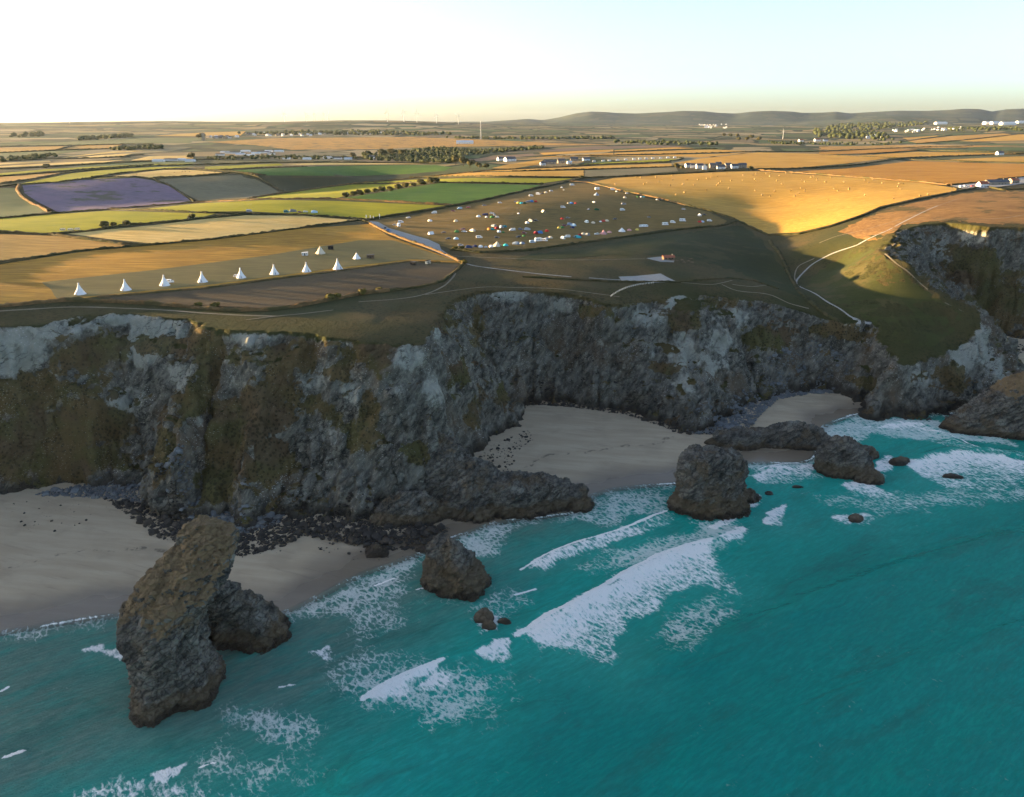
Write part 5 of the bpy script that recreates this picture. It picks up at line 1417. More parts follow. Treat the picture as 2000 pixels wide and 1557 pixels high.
def C__(c):
    if c not in _cloth: _cloth[c] = cloth(c.replace(' ', '_') + '_canvas', RGB[c])
    return _cloth[c]
M_GLASS = flat_mat('dark_window_glass', (.015, .018, .022), .08, .6)
M_TYRE = flat_mat('tyre_rubber', (.02, .02, .02), .9, .2)
M_WOOD = flat_mat('weathered_timber', (.16, .11, .07), .9, .1, .3)
M_DARKWOOD = flat_mat('black_timber', (.028, .026, .025), .9, .1, .3)
M_LAMP = flat_mat('lamp_lens', (.7, .7, .65), .2, .6)
wheel = Soup().tube((0, -.11, .32), (0, .11, .32), .32, 14).mesh('wheel', False); wheel.materials.append(M_TYRE)
rimm = Soup().tube((0, -.125, .32), (0, .125, .32), .19, 10).mesh('rim', False); rimm.materials.append(flat_mat('wheel_rim_metal', (.5, .5, .5), .4, .5))

def win(*quads):
    s = Soup()
    for q in quads: s.box(*q)
    return s.mesh('windows')
def car_parts(estate=False):
    b = Soup().prism([(-2.1, .28), (-2.15, .62), (-2.08, .88), (-1.2, .95), (.95, .95), (1.9, .82), (2.12, .6), (2.12, .28)], .86, .84)
    r0 = -1.95 if estate else -1.45
    b.prism([(r0, 1.40), (r0 + .15, 1.46), (.1, 1.46), (.35, 1.40)], .64, .60)
    for x0, x1 in ((-1.98 if estate else -1.9, r0), (.98, .33)):                 # pillars
        for sgn in (-1, 1): b.tube((x0, sgn * .76, .92), (x1, sgn * .62, 1.42), .05, 5)
    g = Soup().prism([(-2.0 if estate else -1.95, .93), (r0 - .03, 1.41), (.34, 1.41), (1.0, .93)], .80, .62)
    return b.mesh('body'), g.mesh('windows'), [(-1.25, .78), (-1.25, -.78), (1.3, .78), (1.3, -.78)], [(2.1, .6, .66), (2.1, -.6, .66)]
def van_parts(L=5.0, H=2.05, hightop=False):
    x = L / 2
    b = Soup().prism([(-x, .35), (-x - .02, H * .6), (-x + .08, H), (x - 1.35, H), (x - .75, 1.28), (x - .1, 1.05), (x, .8), (x, .35)], .96, .88)
    if hightop: b.prism([(-x + .3, H - .02), (-x + .5, H + .42), (x - 1.9, H + .42), (x - 1.45, H - .02)], .78, .62)
    g = win((-x + .5, -x + 1.5, -.955, .955, 1.2, 1.7), (-x + 1.75, x - 1.7, -.952, .952, 1.2, 1.7), (-x - .04, -x + .04, -.6, .6, 1.25, 1.75))
    s = Soup(); s.v = [v.co[:] for v in g.vertices]; s.f = [tuple(q.vertices) for q in g.polygons]
    s.prism([(x - 1.36, H - .12), (x - 1.28, H - .10), (x - .72, 1.30), (x - .80, 1.27)], .80, .76)
    return b.mesh('body'), s.mesh('windows'), [(-x + .95, .86), (-x + .95, -.86), (x - .85, .86), (x - .85, -.86)], [(x - .02, .7, .8), (x - .02, -.7, .8)]
def motorhome_parts():
    b = Soup().prism([(-3.3, .45), (-3.3, 2.75), (-3.1, 2.9), (1.9, 2.9), (2.35, 2.6), (2.3, 2.1), (1.75, 1.95), (2.2, 1.35), (3.0, 1.1), (3.1, .75), (3.1, .4)], 1.12, 1.08)
    s = Soup().box(-2.6, -1.5, -1.13, 1.13, 1.5, 2.1).box(-.9, .3, -1.13, 1.13, 1.5, 2.1).box(1.2, 1.75, -1.12, 1.12, 1.35, 1.85).box(-3.34, -3.2, -.7, .7, 1.6, 2.2)
    s.prism([(1.74, 1.92), (1.82, 1.93), (2.24, 1.36), (2.16, 1.34)], 1.0, .95)
    return b.mesh('body'), s.mesh('windows'), [(-2.0, 1.0), (-2.0, -1.0), (2.3, 1.0), (2.3, -1.0)], [(3.06, .8, .85), (3.06, -.8, .85)]
def caravan_parts(L=5.4):
    x = L / 2
    b = Soup().prism([(-x, .55), (-x - .08, 1.3), (-x + .15, 2.2), (-x + .6, 2.5), (x - .6, 2.5), (x - .1, 2.1), (x + .1, 1.3), (x, .55)], 1.08, 1.0)
    b.tube((x - .2, 0, .5), (x + 1.1, 0, .45), .06, 6)
    s = Soup().box(-x + .5, -x + 1.5, -1.07, 1.07, 1.35, 1.9).box(x - 1.6, x - .6, -1.07, 1.07, 1.35, 1.9).box(-.4, .4, -1.075, 1.075, 1.4, 1.9).box(x - .02, x + .1, -.75, .75, 1.35, 1.85).box(-x - .1, -x + .05, -.75, .75, 1.35, 1.85)
    return b.mesh('body'), s.mesh('windows'), [(-.1, .98), (-.1, -.98)], []
VEH = {'car': car_parts(), 'estate car': car_parts(True), 'van': van_parts(), 'campervan': van_parts(5.2, 2.05, True), 'motorhome': motorhome_parts(), 'caravan': caravan_parts(), 'long caravan': caravan_parts(8.4)}
_vm = {}
def vehicle(kind, colr, loc, rz, label, group, scale=1.0):
    body, glass, wheels, lamps = VEH[kind]
    if (kind, colr) not in _vm:
        m_ = body.copy(); m_.materials.clear(); m_.materials.append(P_(colr)); _vm[(kind, colr)] = m_
    if not glass.materials: glass.materials.append(M_GLASS)
    t = thing(kind.replace(' ', '_'), loc, rz, label, kind.split()[-1], group, scale)
    obj('body', _vm[(kind, colr)], None, t); obj('windows', glass, None, t)
    for wx, wy in wheels:
        w_ = obj('wheel', wheel, None, t); w_.location = (wx, wy, 0); q = obj('rim', rimm, None, w_)
    for lx, ly, lz in lamps:
        h_ = obj('headlight', LAMPM, None, t); h_.location = (lx, ly, lz)
    return t
LAMPM = Soup().box(-.03, .05, -.14, .14, -.08, .08).mesh('headlight'); LAMPM.materials.append(M_LAMP)

def dome_mesh(rx, ry, h, nu=16, nv=6, squash=1.0):
    v = []; f = []
    for j in range(nv + 1):
        a = j / nv * math.pi / 2
        for i in range(nu):
            b = 2 * math.pi * i / nu
            rib = 1 + .035 * math.cos(4 * b)
            v.append((rx * math.cos(a) ** squash * math.cos(b) * rib, ry * math.cos(a) ** squash * math.sin(b) * rib, h * math.sin(a)))
    for j in range(nv):
        for i in range(nu): f.append((j * nu + i, j * nu + (i + 1) % nu, (j + 1) * nu + (i + 1) % nu, (j + 1) * nu + i))
    return mb(v, f, 'canopy', True)
def tunnel_mesh(L, w, h):
    v = []; f = []; nx, na = 7, 10
    for i in range(nx):
        u = i / (nx - 1); s = (.55 + .45 * math.sin(math.pi * min(1, .25 + u * .75))) if True else 1
        if i == 0: s = .45
        for j in range(na + 1):
            a = math.pi * j / na
            v.append((-L / 2 + L * u, math.cos(a) * w / 2 * (.8 + .2 * s), math.sin(a) * h * s * (1 + (.03 if i % 2 else -.03))))
    for i in range(nx - 1):
        for j in range(na): f.append((i * (na + 1) + j, i * (na + 1) + j + 1, (i + 1) * (na + 1) + j + 1, (i + 1) * (na + 1) + j))
    f.append(tuple(range(na, -1, -1))); f.append(tuple((nx - 1) * (na + 1) + j for j in range(na + 1)))
    return mb(v, f, 'canopy')
def cone_mesh(r, h, wall=0.0, top=0.06, seg=18):
    v = []; f = []; lev = [(r, 0), (r * .99, wall)] if wall else [(r, 0)]
    lev += [(r * .62, wall + (h - wall) * .33), (r * .3, wall + (h - wall) * .67), (top, h)]
    for q, (rr, z) in enumerate(lev):
        for i in range(seg):
            a = 2 * math.pi * i / seg; wv = 1 + (.035 * math.cos(9 * a) if q < len(lev) - 1 else 0)
            v.append((rr * wv * math.cos(a), rr * wv * math.sin(a), z))
    for q in range(len(lev) - 1):
        for i in range(seg): f.append((q * seg + i, q * seg + (i + 1) % seg, (q + 1) * seg + (i + 1) % seg, (q + 1) * seg + i))
    f.append(tuple((len(lev) - 1) * seg + i for i in range(seg)))
    return mb(v, f, 'canopy')
TENT = {'dome tent': (dome_mesh(1.9, 1.6, 1.5), Soup().prism([(1.2, .05), (1.62, .05), (1.5, .7), (1.1, 1.15)], .55, .2).mesh('door')),
        'small tent': (dome_mesh(1.4, 1.1, 1.1), Soup().prism([(.85, .05), (1.2, .05), (1.1, .5), (.8, .85)], .4, .15).mesh('door')),
        'tunnel tent': (tunnel_mesh(5.0, 3.0, 2.0), Soup().box(2.45, 2.55, -.7, .7, .05, 1.5, .02).mesh('door')),
        'bell tent': (cone_mesh(2.6, 3.0, .6), Soup().prism([(2.1, .05), (2.72, .05), (2.66, .6), (1.5, 1.7), (1.2, 1.6)], .45, .12).mesh('door')),
        'ridge tent': (Soup().add([(-1.8, -1.3, 0), (-1.8, 1.3, 0), (-1.8, 0, 1.8), (1.8, -1.3, 0), (1.8, 1.3, 0), (1.8, 0, 1.8)], [(0, 2, 1), (3, 4, 5), (0, 3, 5, 2), (1, 2, 5, 4), (0, 1, 4, 3)]).mesh('canopy'), Soup().prism([(1.8, .05), (1.84, .05), (1.84, 1.4), (1.8, 1.4)], .6, .08).mesh('door'))}
_tm = {}
polet = Soup().tube((0, 0, 0), (0, 0, .5), .05, 6).mesh('pole'); polet.materials.append(M_WOOD)
def tent(kind, colr, loc, rz, label, group, scale=1.0):
    can, door = TENT[kind]
    if (kind, colr) not in _tm:
        a = can.copy(); a.materials.clear(); a.materials.append(C__(colr))
        b = door.copy(); b.materials.clear(); b.materials.append(C__({'cream': 'brown', 'white': 'grey', 'yellow': 'orange', 'sky blue': 'dark blue', 'turquoise': 'teal'}.get(colr, 'grey')))
        _tm[(kind, colr)] = (a, b)
    a, b = _tm[(kind, colr)]
    t = thing(kind.replace(' ', '_'), loc, rz, label, 'tent', group, scale)
    obj('canopy', a, None, t); obj('door', b, None, t)
    if kind == 'bell tent':
        q = obj('pole', polet, None, t); q.location = (0, 0, 2.8)
    return t

_w = 'c:car e:estate car v:van k:campervan m:motorhome a:caravan l:long caravan D:dome tent S:small tent T:tunnel tent B:bell tent R:ridge tent'
ABBR = {'c': 'car', 'e': 'estate car', 'v': 'van', 'k': 'campervan', 'm': 'motorhome', 'a': 'caravan', 'l': 'long caravan', 'D': 'dome tent', 'S': 'small tent', 'T': 'tunnel tent', 'B': 'bell tent', 'R': 'ridge tent'}
CAMP = [(783,436,'v','white'),(779,443,'m','white'),(771,441,'c','grey'),(797.5,426.7,'c','white'),(848,417.6,'k','white'),(885,413.7,'c','maroon'),(897.7,409,'v','pale blue'),(914.5,406.5,'c','red'),(945.8,402.7,'c','grey'),(839.8,432.6,'D','white'),(890.5,433,'D','cream'),(841.7,458,'R','white'),(866,456,'c','brown'),(892.4,454,'T','green'),(904,449.5,'e','maroon'),(906.8,453.8,'c','white'),(923,452,'T','cream'),(875.5,468,'c','black'),(891,467.7,'D','pale blue'),(936,465.7,'v','white'),(899.6,480.7,'e','silver'),(916,484.6,'T','dark blue'),(927.6,482.6,'D','navy'),(938.6,483.3,'D','white'),(752,447,'c','black'),(758.5,451,'c','blue'),(934.7,424,'D','white'),
 (947.8,421,'T','navy'),(949.8,425,'S','white'),(960.8,418,'e','white'),(966,421.5,'c','silver'),(970.6,425.4,'D','cream'),(960.8,425.6,'D','green'),(976.4,397.5,'e','white'),(1008,395.5,'e','silver'),(1012.8,397.5,'D','yellow'),(1018.7,398,'D','turquoise'),(1024.5,398,'D','dark green'),(1031,395.5,'T','grey'),(1037,395,'T','blue'),(1046.6,395,'D','red'),(1037.5,384,'v','white'),(1051,380.5,'k','white'),(1060,379,'c','black'),(1066,377,'D','cream'),(1076.5,374,'e','white'),(1097,367,'S','white'),(1101,372,'S','cream'),(1117,363,'a','white'),(1167,371,'m','white'),(1196,372,'a','white'),(1165,382,'B','grey blue'),(1160,396,'e','white'),(1116,398,'D','blue'),(1124,398,'S','red'),(1109.5,398,'S','cream'),(1099.7,406.6,'v','white'),(1149.4,410.5,'e','grey blue'),(1165.6,411,'T','dark green'),(1061,415,'R','cream'),(1012.8,418,'S','white'),(1098,429,'D','red'),(1109,427,'c','grey'),(1029.7,436.5,'D','white'),(1037,433,'T','cream'),(1046.6,432.6,'c','black'),(964.7,443,'T','grey'),(955.6,449,'D','orange'),(961.5,449.5,'D','teal'),(970,447,'D','maroon'),(979,445,'T','silver'),(985.5,444,'D','teal'),(974.8,454,'D','white'),(983,454.7,'S','green'),(1000.5,451,'v','white'),(1016.7,449.5,'e','dark blue'),(1029.7,449.5,'T','silver'),(1023.9,456.6,'c','maroon'),(1023,462,'S','green'),(1012.8,464.4,'c','black'),(970.6,465.7,'e','black'),(1046,456.6,'T','maroon'),(1053.8,456,'T','blue'),(1068,452.7,'D','red'),(1091.5,447,'D','yellow'),(1098,445.6,'D','green'),(1103,442,'e','maroon'),(1113,439.7,'T','grey blue'),(1119.5,441.7,'T','pale blue'),(1118,446,'D','navy'),(1145.5,435.6,'k','white'),(1158.5,436.5,'D','cream'),(1172.8,434,'S','white'),(1178.6,433,'D','red'),(1185,432.6,'D','cream'),(949,484,'S','silver'),(959.5,483,'D','white'),(971,481.5,'B','cream'),(988,480.7,'D','turquoise'),(1007.6,477.4,'T','grey blue'),(1020,476.8,'D','grey blue'),(1040,474.8,'v','pale blue'),(1052.5,472,'m','white'),(1063.5,471.6,'v','white'),(1075,465.7,'D','cream'),(1068.7,467.5,'c','silver'),(1099,467.7,'k','white'),(1107.7,464.4,'v','white'),(1122,464.4,'c','dark green'),(1128.6,465,'T','turquoise'),(1132.5,460.5,'D','maroon'),(1139,458.6,'D','cream'),(1146.8,460,'T','grey'),(1165.6,458.6,'c','white'),(1178.6,458,'B','pink'),(1190,455,'D','pink'),
 (1204,374.7,'S','white'),(1224.9,378.6,'e','white'),(1220,387,'D','cream'),(1217.7,400,'T','grey'),(1215.8,411.8,'k','white'),(1200.8,429.3,'c','black'),(1245,385.6,'S','green'),(1252,385.5,'S','white'),(1257,385.6,'S','turquoise'),(1288.6,392,'v','black'),(1283,391,'S','white'),(1334.7,409.8,'e','silver'),(1267,425.4,'c','grey'),(1366,422.8,'k','white'),(1376,421,'c','black'),(1366.6,434.5,'D','red'),(1371.8,434.5,'D','pale blue'),(1385.5,433,'v','white'),(1214.5,453,'B','white'),(1228.8,450.8,'D','pink'),(1244.4,450,'D','yellow'),(1256.7,444.3,'l','white'),(1299.6,440.4,'m','white'),(1314,436,'k','white'),(1333.4,433,'m','white')]
ORD = ['first', 'second', 'third', 'fourth', 'fifth', 'sixth', 'seventh', 'eighth', 'ninth', 'tenth', 'eleventh', 'twelfth', 'thirteenth', 'fourteenth', 'fifteenth', 'sixteenth', 'seventeenth', 'eighteenth', 'nineteenth', 'twentieth']
ORD += ['twenty-' + o for o in ORD[:9]] + ['thirtieth'] + ['thirty-' + o for o in ORD[:9]]
camp_pos = hits([c[:2] for c in CAMP])
slope = lambda x: .16 * (x - 900)                      # rows climb a little across the picture
def row_of(px, py):
    q = py + .075 * (px - 900)
    for lim, nm in ((421, 'top row under the upper hedge'), (437, 'fifth row up from the lower hedge'), (448, 'fourth row up from the lower hedge'), (459, 'third row up from the lower hedge'), (472, 'second row up from the lower hedge')):
        if q < lim: return nm
    return 'row along the lower hedge'
rowcount = {}
order = sorted(range(len(CAMP)), key=lambda i: CAMP[i][0])
rr = random.Random(5)
for i in order:
    px, py, a, colr = CAMP[i]
    kind_ = ABBR[a]; r_ = row_of(px, py); n = rowcount.get((r_, kind_, colr), 0); rowcount[(r_, kind_, colr)] = n + 1
    lab = f"{ORD[n]} {colr} {kind_} from the gravel track, {r_}"
    pos = camp_pos[i] + (0, 0, .16)
    rz = rr.choice([.15, math.pi + .15, .3, -.1, math.pi / 2 + .4, -.4]) + rr.uniform(-.15, .15)
    if a in 'cevkmal': vehicle(kind_, colr, pos, rz, lab, 'vehicles in the camp field', 1.06)
    else: tent(kind_, colr, pos, rr.uniform(0, 6.28), lab, 'tents in the camp field', {'T': 1.15, 'D': 1.2, 'S': 1.15, 'B': 1.3, 'R': 1.3}[a])

# ------------------------------------------------------------------ tipis
TIPI_CAN = cone_mesh(3.1, 5.6, 0, .28, 20)
flap = Soup().add([(.32, -.25, 5.0), (.05, -.42, 5.3), (-.1, -.5, 6.3), (.25, -.28, 6.2), (.32, .25, 5.0), (.05, .42, 5.3), (-.1, .5, 6.3), (.25, .28, 6.2)], [(0, 1, 2, 3), (4, 7, 6, 5)]).mesh('smoke_flap')
collar = Soup().tube((0, 0, 5.3), (0, 0, 6.35), .36, 12, .46).mesh('smoke_collar')
poles = Soup()
for q in range(8):
    a = q * math.pi / 4; poles.tube((.25 * math.cos(a), .25 * math.sin(a), 5.4), (-.42 * math.cos(a), -.42 * math.sin(a), 6.9), .035, 5)
POLES = poles.mesh('poles'); POLES.materials.append(M_WOOD)
TDOOR = Soup().prism([(2.45, .1), (3.08, .1), (2.2, 1.75), (1.9, 1.7)], .42, .08).mesh('door'); TDOOR.materials.append(C__('grey'))
for m_ in (flap, collar, TIPI_CAN): m_.materials.append(C__('white'))
TIPIS = [(157,575,'first tipi from the cliff corner in the meadow row'),(246,567,'second tipi from the cliff corner in the meadow row'),(322,558,'third tipi in the meadow row, a white van behind it'),(396,551,'fourth tipi from the cliff corner in the meadow row'),(471,543,'fifth tipi in the meadow row, a white car beside it'),(536,536,'sixth tipi from the cliff corner in the meadow row'),(599,531,'seventh tipi from the cliff corner in the meadow row'),(660,526,'last and tallest tipi of the row, its shaded side blue')]
tp = hits([t[:2] for t in TIPIS])
for i, (px, py, lab) in enumerate(TIPIS):
    t = thing('tipi', tp[i] + (0, 0, .1), -2.0 + .2 * i, 'white canvas ' + lab, 'tipi', 'row of white tipis in the meadow', 1.12 if i == 7 else 1.0)
    obj('canopy', TIPI_CAN, None, t); c_ = obj('smoke_collar', collar, None, t); obj('smoke_flap', flap, None, t); obj('poles', POLES, None, t); obj('door', TDOOR, None, t)
BEIGE = cone_mesh(3.4, 5.4, .4, .1, 18)
h0 = hits([(626,496),(697,506),(596,500),(646,488),(724,505),(807,518),(836,516),(331,553),(463,541),(123,451),(138,451),(151,450),(487,414),(560,416),(572,414),(586,416),(597,415),(614,416)])
def bell(pos, colr, lab, sc):
    t = thing('bell_tent', pos + (0, 0, .15), 1.0, lab, 'tent', 'big tents in the tipi meadow', sc)
    m_ = BEIGE.copy(); m_.materials.append(C__(colr)); obj('canopy', m_, None, t)
    q = obj('pole', polet, None, t); q.location = (0, 0, 5.2)
    d_ = TDOOR.copy(); d_.materials.clear(); d_.materials.append(C__('brown')); obj('door', d_, None, t)
bell(h0[0], 'cream', 'beige pointed tent between the white hut and black hut', 1.05); bell(h0[1], 'white', 'white pointed tent beside the timber hut', .85)
def hut(pos, rz, wall, roof, lab, L=4.2, W=2.4, H=2.2):
    t = thing('hut', pos + (0, 0, .15), rz, lab, 'hut', 'huts in the tipi meadow')
    obj('wall', Soup().box(-L / 2, L / 2, -W / 2, W / 2, .3, H).mesh('wall'), wall, t)
    obj('roof', Soup().prism([(-L / 2 - .25, H), (-L / 2 - .25, H + .12), (L / 2 + .25, H + .55), (L / 2 + .25, H + .42)], W / 2 + .2).mesh('roof'), roof, t)
    d_ = obj('door', Soup().box(-.45, .45, -W / 2 - .05, -W / 2 + .02, .35, 2.0).mesh('door'), M_DARKWOOD, t)
    obj('handle', Soup().box(.3, .38, -W / 2 - .1, -W / 2 - .04, 1.1, 1.25).mesh('handle'), M_LAMP, d_)
    for sx in (-1.4, 1.4): obj('window', Soup().box(sx - .35, sx + .35, -W / 2 - .04, -W / 2 + .02, 1.2, 1.8).mesh('window'), M_GLASS, t)
    for sx in (-1, 1): obj('skid', Soup().box(-L / 2, L / 2, sx * W * .35 - .1, sx * W * .35 + .1, -.1, .3).mesh('skid'), M_WOOD, t)
M_WHITEP = paint('white_boards', (.72, .72, .70)); M_ROOFG = flat_mat('grey_felt_roof', (.10, .10, .105), .9, .1)
hut(h0[2], .1, M_WHITEP, M_WHITEP, 'small white hut beside the beige tent'); hut(h0[3], .1, M_DARKWOOD, M_DARKWOOD, 'black hut behind the beige tent', 3.8, 2.6, 2.6); hut(h0[4], .05, M_WOOD, M_ROOFG, 'weathered timber hut beside the white pointed tent', 5.2, 3, 2.4)
hut(h0[5], -.4, M_DARKWOOD, M_ROOFG, 'dark hut at the end of the meadow, nearer the tipis', 3.6, 2.2, 2.0); hut(h0[6], .7, P_('cream'), M_DARKWOOD, 'pale fronted dark hut nearest the gravel track', 3.6, 2.2, 2.2)
vehicle('van', 'white', h0[7] + (0, 0, .15), .1, 'white van parked behind the third tipi', 'vehicles outside the camp'); vehicle('car', 'white', h0[8] + (0, 0, .15), .3, 'white car parked beside the fifth tipi', 'vehicles outside the camp')
for q, lab in ((9, 'pale trailer nearest the corner of the lime pasture hedge'), (10, 'middle one of three pale trailers on the lime pasture'), (11, 'pale trailer nearest the bush on the lime pasture')):
    vehicle('caravan', 'cream', h0[q] + (0, 0, .15), .2, lab, 'trailers on the lime pasture', .75)
for q, kd, cl, lab in ((12, 'van', 'silver', 'silver van alone on the big lime pasture'), (13, 'campervan', 'teal', 'dark teal campervan with an awning on the lime pasture'), (15, 'car', 'maroon', 'dark red car beside the teal campervan'), (16, 'estate car', 'white', 'white estate car next to the pale tent on the lime pasture')):
    vehicle(kd, cl, h0[q] + (0, 0, .15), .2, lab, 'vehicles outside the camp', 1.1)
tent('tunnel tent', 'grey', h0[14] + (0, 0, .15), .3, 'long dark tunnel tent beside the teal campervan', 'tents outside the camp', 1.4); tent('tunnel tent', 'pale blue', h0[17] + (0, 0, .15), .3, 'pale tent at the end of the lime pasture row', 'tents outside the camp', 1.3)

# ------------------------------------------------------------------ round bales
BALE = Soup().tube((0, -.62, .68), (0, .62, .68), .70, 16).mesh('bale', False)
k = NT('baled_straw'); p = k.objpos()
BALE.materials.append(k.done(k.bsdf(k.mix(k.noise(p, 4, 5, .7), (.24, .155, .055), (.34, .235, .095)), .95, .1, k.bump(k.noise(p, 12, 4), .6, .1))))
Z4 = [(255,740),(405,735),(460,760),(565,720),(570,765),(315,790),(430,785),(290,805),(545,815),(665,808),(710,765),(775,815),(815,760),(900,750),(940,740),(960,697),(1005,730),(1100,697),(1040,778),(1018,798),(1003,815),(1117,848),(900,862),(682,887),(603,908),(1140,770),(1250,768),(1258,715),(1357,717),(1385,705),(1370,757),(1385,767),(1445,748),(1480,700),(1517,727),(1520,700),(1612,720),(1585,770),(1635,803),(1673,695),(1730,697),(1820,843),(1828,770),(1860,782),(1858,862),(1860,880),(1800,897),(1760,922),(1725,870),(1565,873),(1373,868),(1440,913),(1520,922),(1918,738),(1945,733),(1980,750),(1975,767),(8,805),(210,735)]
Z5 = [(115,737),(60,783),(240,783),(145,850),(180,870),(290,845),(290,858),(445,765),(480,790),(515,762),(612,795),(780,800),(820,798),(768,828),(790,853),(445,917),(725,947),(80,960),(930,948),(985,920),(1060,908),(1315,848)]
bp = [(1200 + x / 5, 200 + y / 5) for x, y in Z4] + [(1600 + x / 5, 200 + y / 5) for x, y in Z5] + [(1320, 382), (1337, 377)]
bpos = hits(bp)
for (px, py), pos in zip(bp, bpos):
    o = obj('hay_bale', BALE)
    o.location = pos + (0, 0, .2); o.rotation_euler = (0, 0, rr.uniform(0, 3.14)); s_ = rr.uniform(1.15, 1.4); o.scale = (s_,) * 3
    up = py < 336 + .055 * max(0, px - 1500) + 14
    where = 'close to the cottages' if up and 1330 < px < 1500 else ('along the upper hedge of the bale field' if up else ('on the camp side of the bale field' if px < 1400 else ('in the middle of the bale field' if px < 1620 else 'on the car park side of the bale field')))
    o['label'] = 'round straw bale ' + where; o['category'] = 'hay bale'; o['group'] = 'round bales ' + where
# ================================================================== BUSHES, TREES, BUILDINGS, TURBINES
def leaf_cloud(name, n, lobes, leaf, seed):
    r_ = np.random.default_rng(seed)
    V = []; F = []
    for i in range(n):
        c, R = lobes[r_.integers(len(lobes))]
        d = r_.normal(size=3); d /= np.linalg.norm(d)
        if d[2] < -.5: d[2] *= -1
        p_ = np.array(c) + d * np.array(R) * r_.uniform(.72, 1.05)
        u = np.cross(d, r_.normal(size=3)); u /= np.linalg.norm(u) + 1e-6; w = np.cross(d, u) + d * r_.normal(0, .4)
        s = leaf * r_.uniform(.6, 1.3); o = len(V)
        V += [p_ - u * s - w * s * .7, p_ + u * s - w * s * .7, p_ + u * s * .7 + w * s, p_ - u * s * .7 + w * s]; F.append((o, o + 1, o + 2, o + 3))
    return np.array(V), np.array(F)
def lump(c, R, r_, sub):
    bm = bmesh.new(); bmesh.ops.create_icosphere(bm, subdivisions=sub, radius=1)
    v = np.array([q.co[:] for q in bm.verts]); f = np.array([[a.index for a in q.verts] for q in bm.faces]); bm.free()
    return v * (1 + r_.normal(0, .12, (len(v), 1))) * np.array(R) * .86 + np.array(c), f
def foliage_mat(name, a, b, c2):
    k = NT(name); p = k.pos()
    c = k.mix(k.noise(p, .5, 4, .7), a, b)
    c = k.mix(k.math('MULTIPLY', k.n('ShaderNodeObjectInfo').outputs['Random'], .45), c, c2)
    return k.done(k.bsdf(c, .9, .1))
M_LEAF = foliage_mat('bush_leaves', (.022, .028, .010), (.065, .062, .020), (.10, .075, .025))
M_GORSE = foliage_mat('gorse_leaves', (.040, .044, .012), (.115, .095, .025), (.16, .12, .03))
M_BARK = flat_mat('tree_bark', (.06, .045, .03), .95, .1)
def crown_mesh(seed, n=260, rx=1.0, rz=.8, leaf=.13, nl=6):
    r_ = np.random.default_rng(seed)
    lobes = [((0, 0, rz * .75), (rx * .7, rx * .7, rz * .7))] + [((r_.uniform(-.55, .55) * rx, r_.uniform(-.55, .55) * rx, rz * r_.uniform(.45, 1.0)), (rx * r_.uniform(.35, .55),) * 2 + (rz * r_.uniform(.35, .5),)) for _ in range(nl)]
    V, F = leaf_cloud('c', n, lobes, leaf, seed)
    vs_, fs_ = [V], [np.c_[F[:, :3]], np.c_[F[:, [0, 2, 3]]]]
    o = len(V)
    for c, R in lobes:
        v, f = lump(c, R, r_, 2); vs_.append(v); fs_.append(f + o); o += len(v)
    return mesh_np('crown', np.vstack(vs_), np.vstack(fs_), smooth=False)
CROWNS = [crown_mesh(500 + i) for i in range(4)]; GORSE = [crown_mesh(520 + i, rz=.6) for i in range(3)]
for m_ in CROWNS: m_.materials.append(M_LEAF)
for m_ in GORSE: m_.materials.append(M_GORSE)
trunk = Soup().tube((0, 0, -.05), (0, 0, .6), .07, 7, .045).tube((0, 0, .35), (.28, .1, .75), .035, 5, .02).tube((0, 0, .3), (-.25, -.12, .7), .035, 5, .02).mesh('trunk'); trunk.materials.append(M_BARK)
def bush(px, py, r, lab, gorse=False, grp='bushes along the hedges', k_=0):
    p_ = hit(px, py)
    t = thing('bush', p_, rr.uniform(0, 6), lab, 'bush', grp, r)
    obj('foliage', (GORSE if gorse else CROWNS)[k_ % (3 if gorse else 4)], None, t); obj('stem', trunk, None, t)
def tree(px, py, r, lab, grp='trees', k_=0):
    p_ = hit(px, py)
    t = thing('tree', p_, rr.uniform(0, 6), lab, 'tree', grp, r)
    c_ = obj('crown', CROWNS[k_ % 4], None, t); c_.location = (0, 0, .35); obj('trunk', trunk, None, t)
for i, (px, py, r, g, lab) in enumerate([(126,587,1.8,0,'small dark bush on the bank corner below the first tipi'),(390,599,3.0,1,'gorse bush on the clifftop bank, nearer the cliff corner'),(420,601,3.2,1,'second gorse bush on the clifftop bank below the fourth tipi'),(645,586,4.2,1,'large golden gorse bush on the bank below the last tipi'),(660,583,3.6,1,'gorse bush joined to the large golden one'),(706,575,3.6,1,'round golden gorse bush in the middle of the bank'),(742,568,2.8,1,'small golden gorse bush farthest along the bank'),
      (205,445,5.0,0,'wide dark bush on the hedge above the wheat field'),(222,443,3.6,0,'lower bush beside the wide dark one on the wheat hedge'),(247,441,4.2,0,'round dark bush halfway along the wheat field hedge'),(375,428,4.4,0,'dark bush near the upper corner of the wheat field'),
      (905,515,3.2,1,'gorse bush at the end of the gravel track'),(890,487,3.0,1,'yellowish bush at the low corner of the camp hedge'),(902,488,2.6,0,'dark bush at the low corner of the camp hedge'),
      (1322,328,7.0,0,'dark tree-like bush at the end of the cottages'),(1332,330,5.0,0,'lower bush beside the cottages'),(1466,331,5.0,0,'bush at the hedge end of the cottages'),(90,329,7.0,0,'lone pale bush among the left wheat strips'),(374,309,11.0,0,'round bush by the holiday park roofs'),
      (1135,348,5.0,1,'orange lit bush at the upper corner of the camp')]):
    bush(px, py, r, lab, bool(g), k_=i)
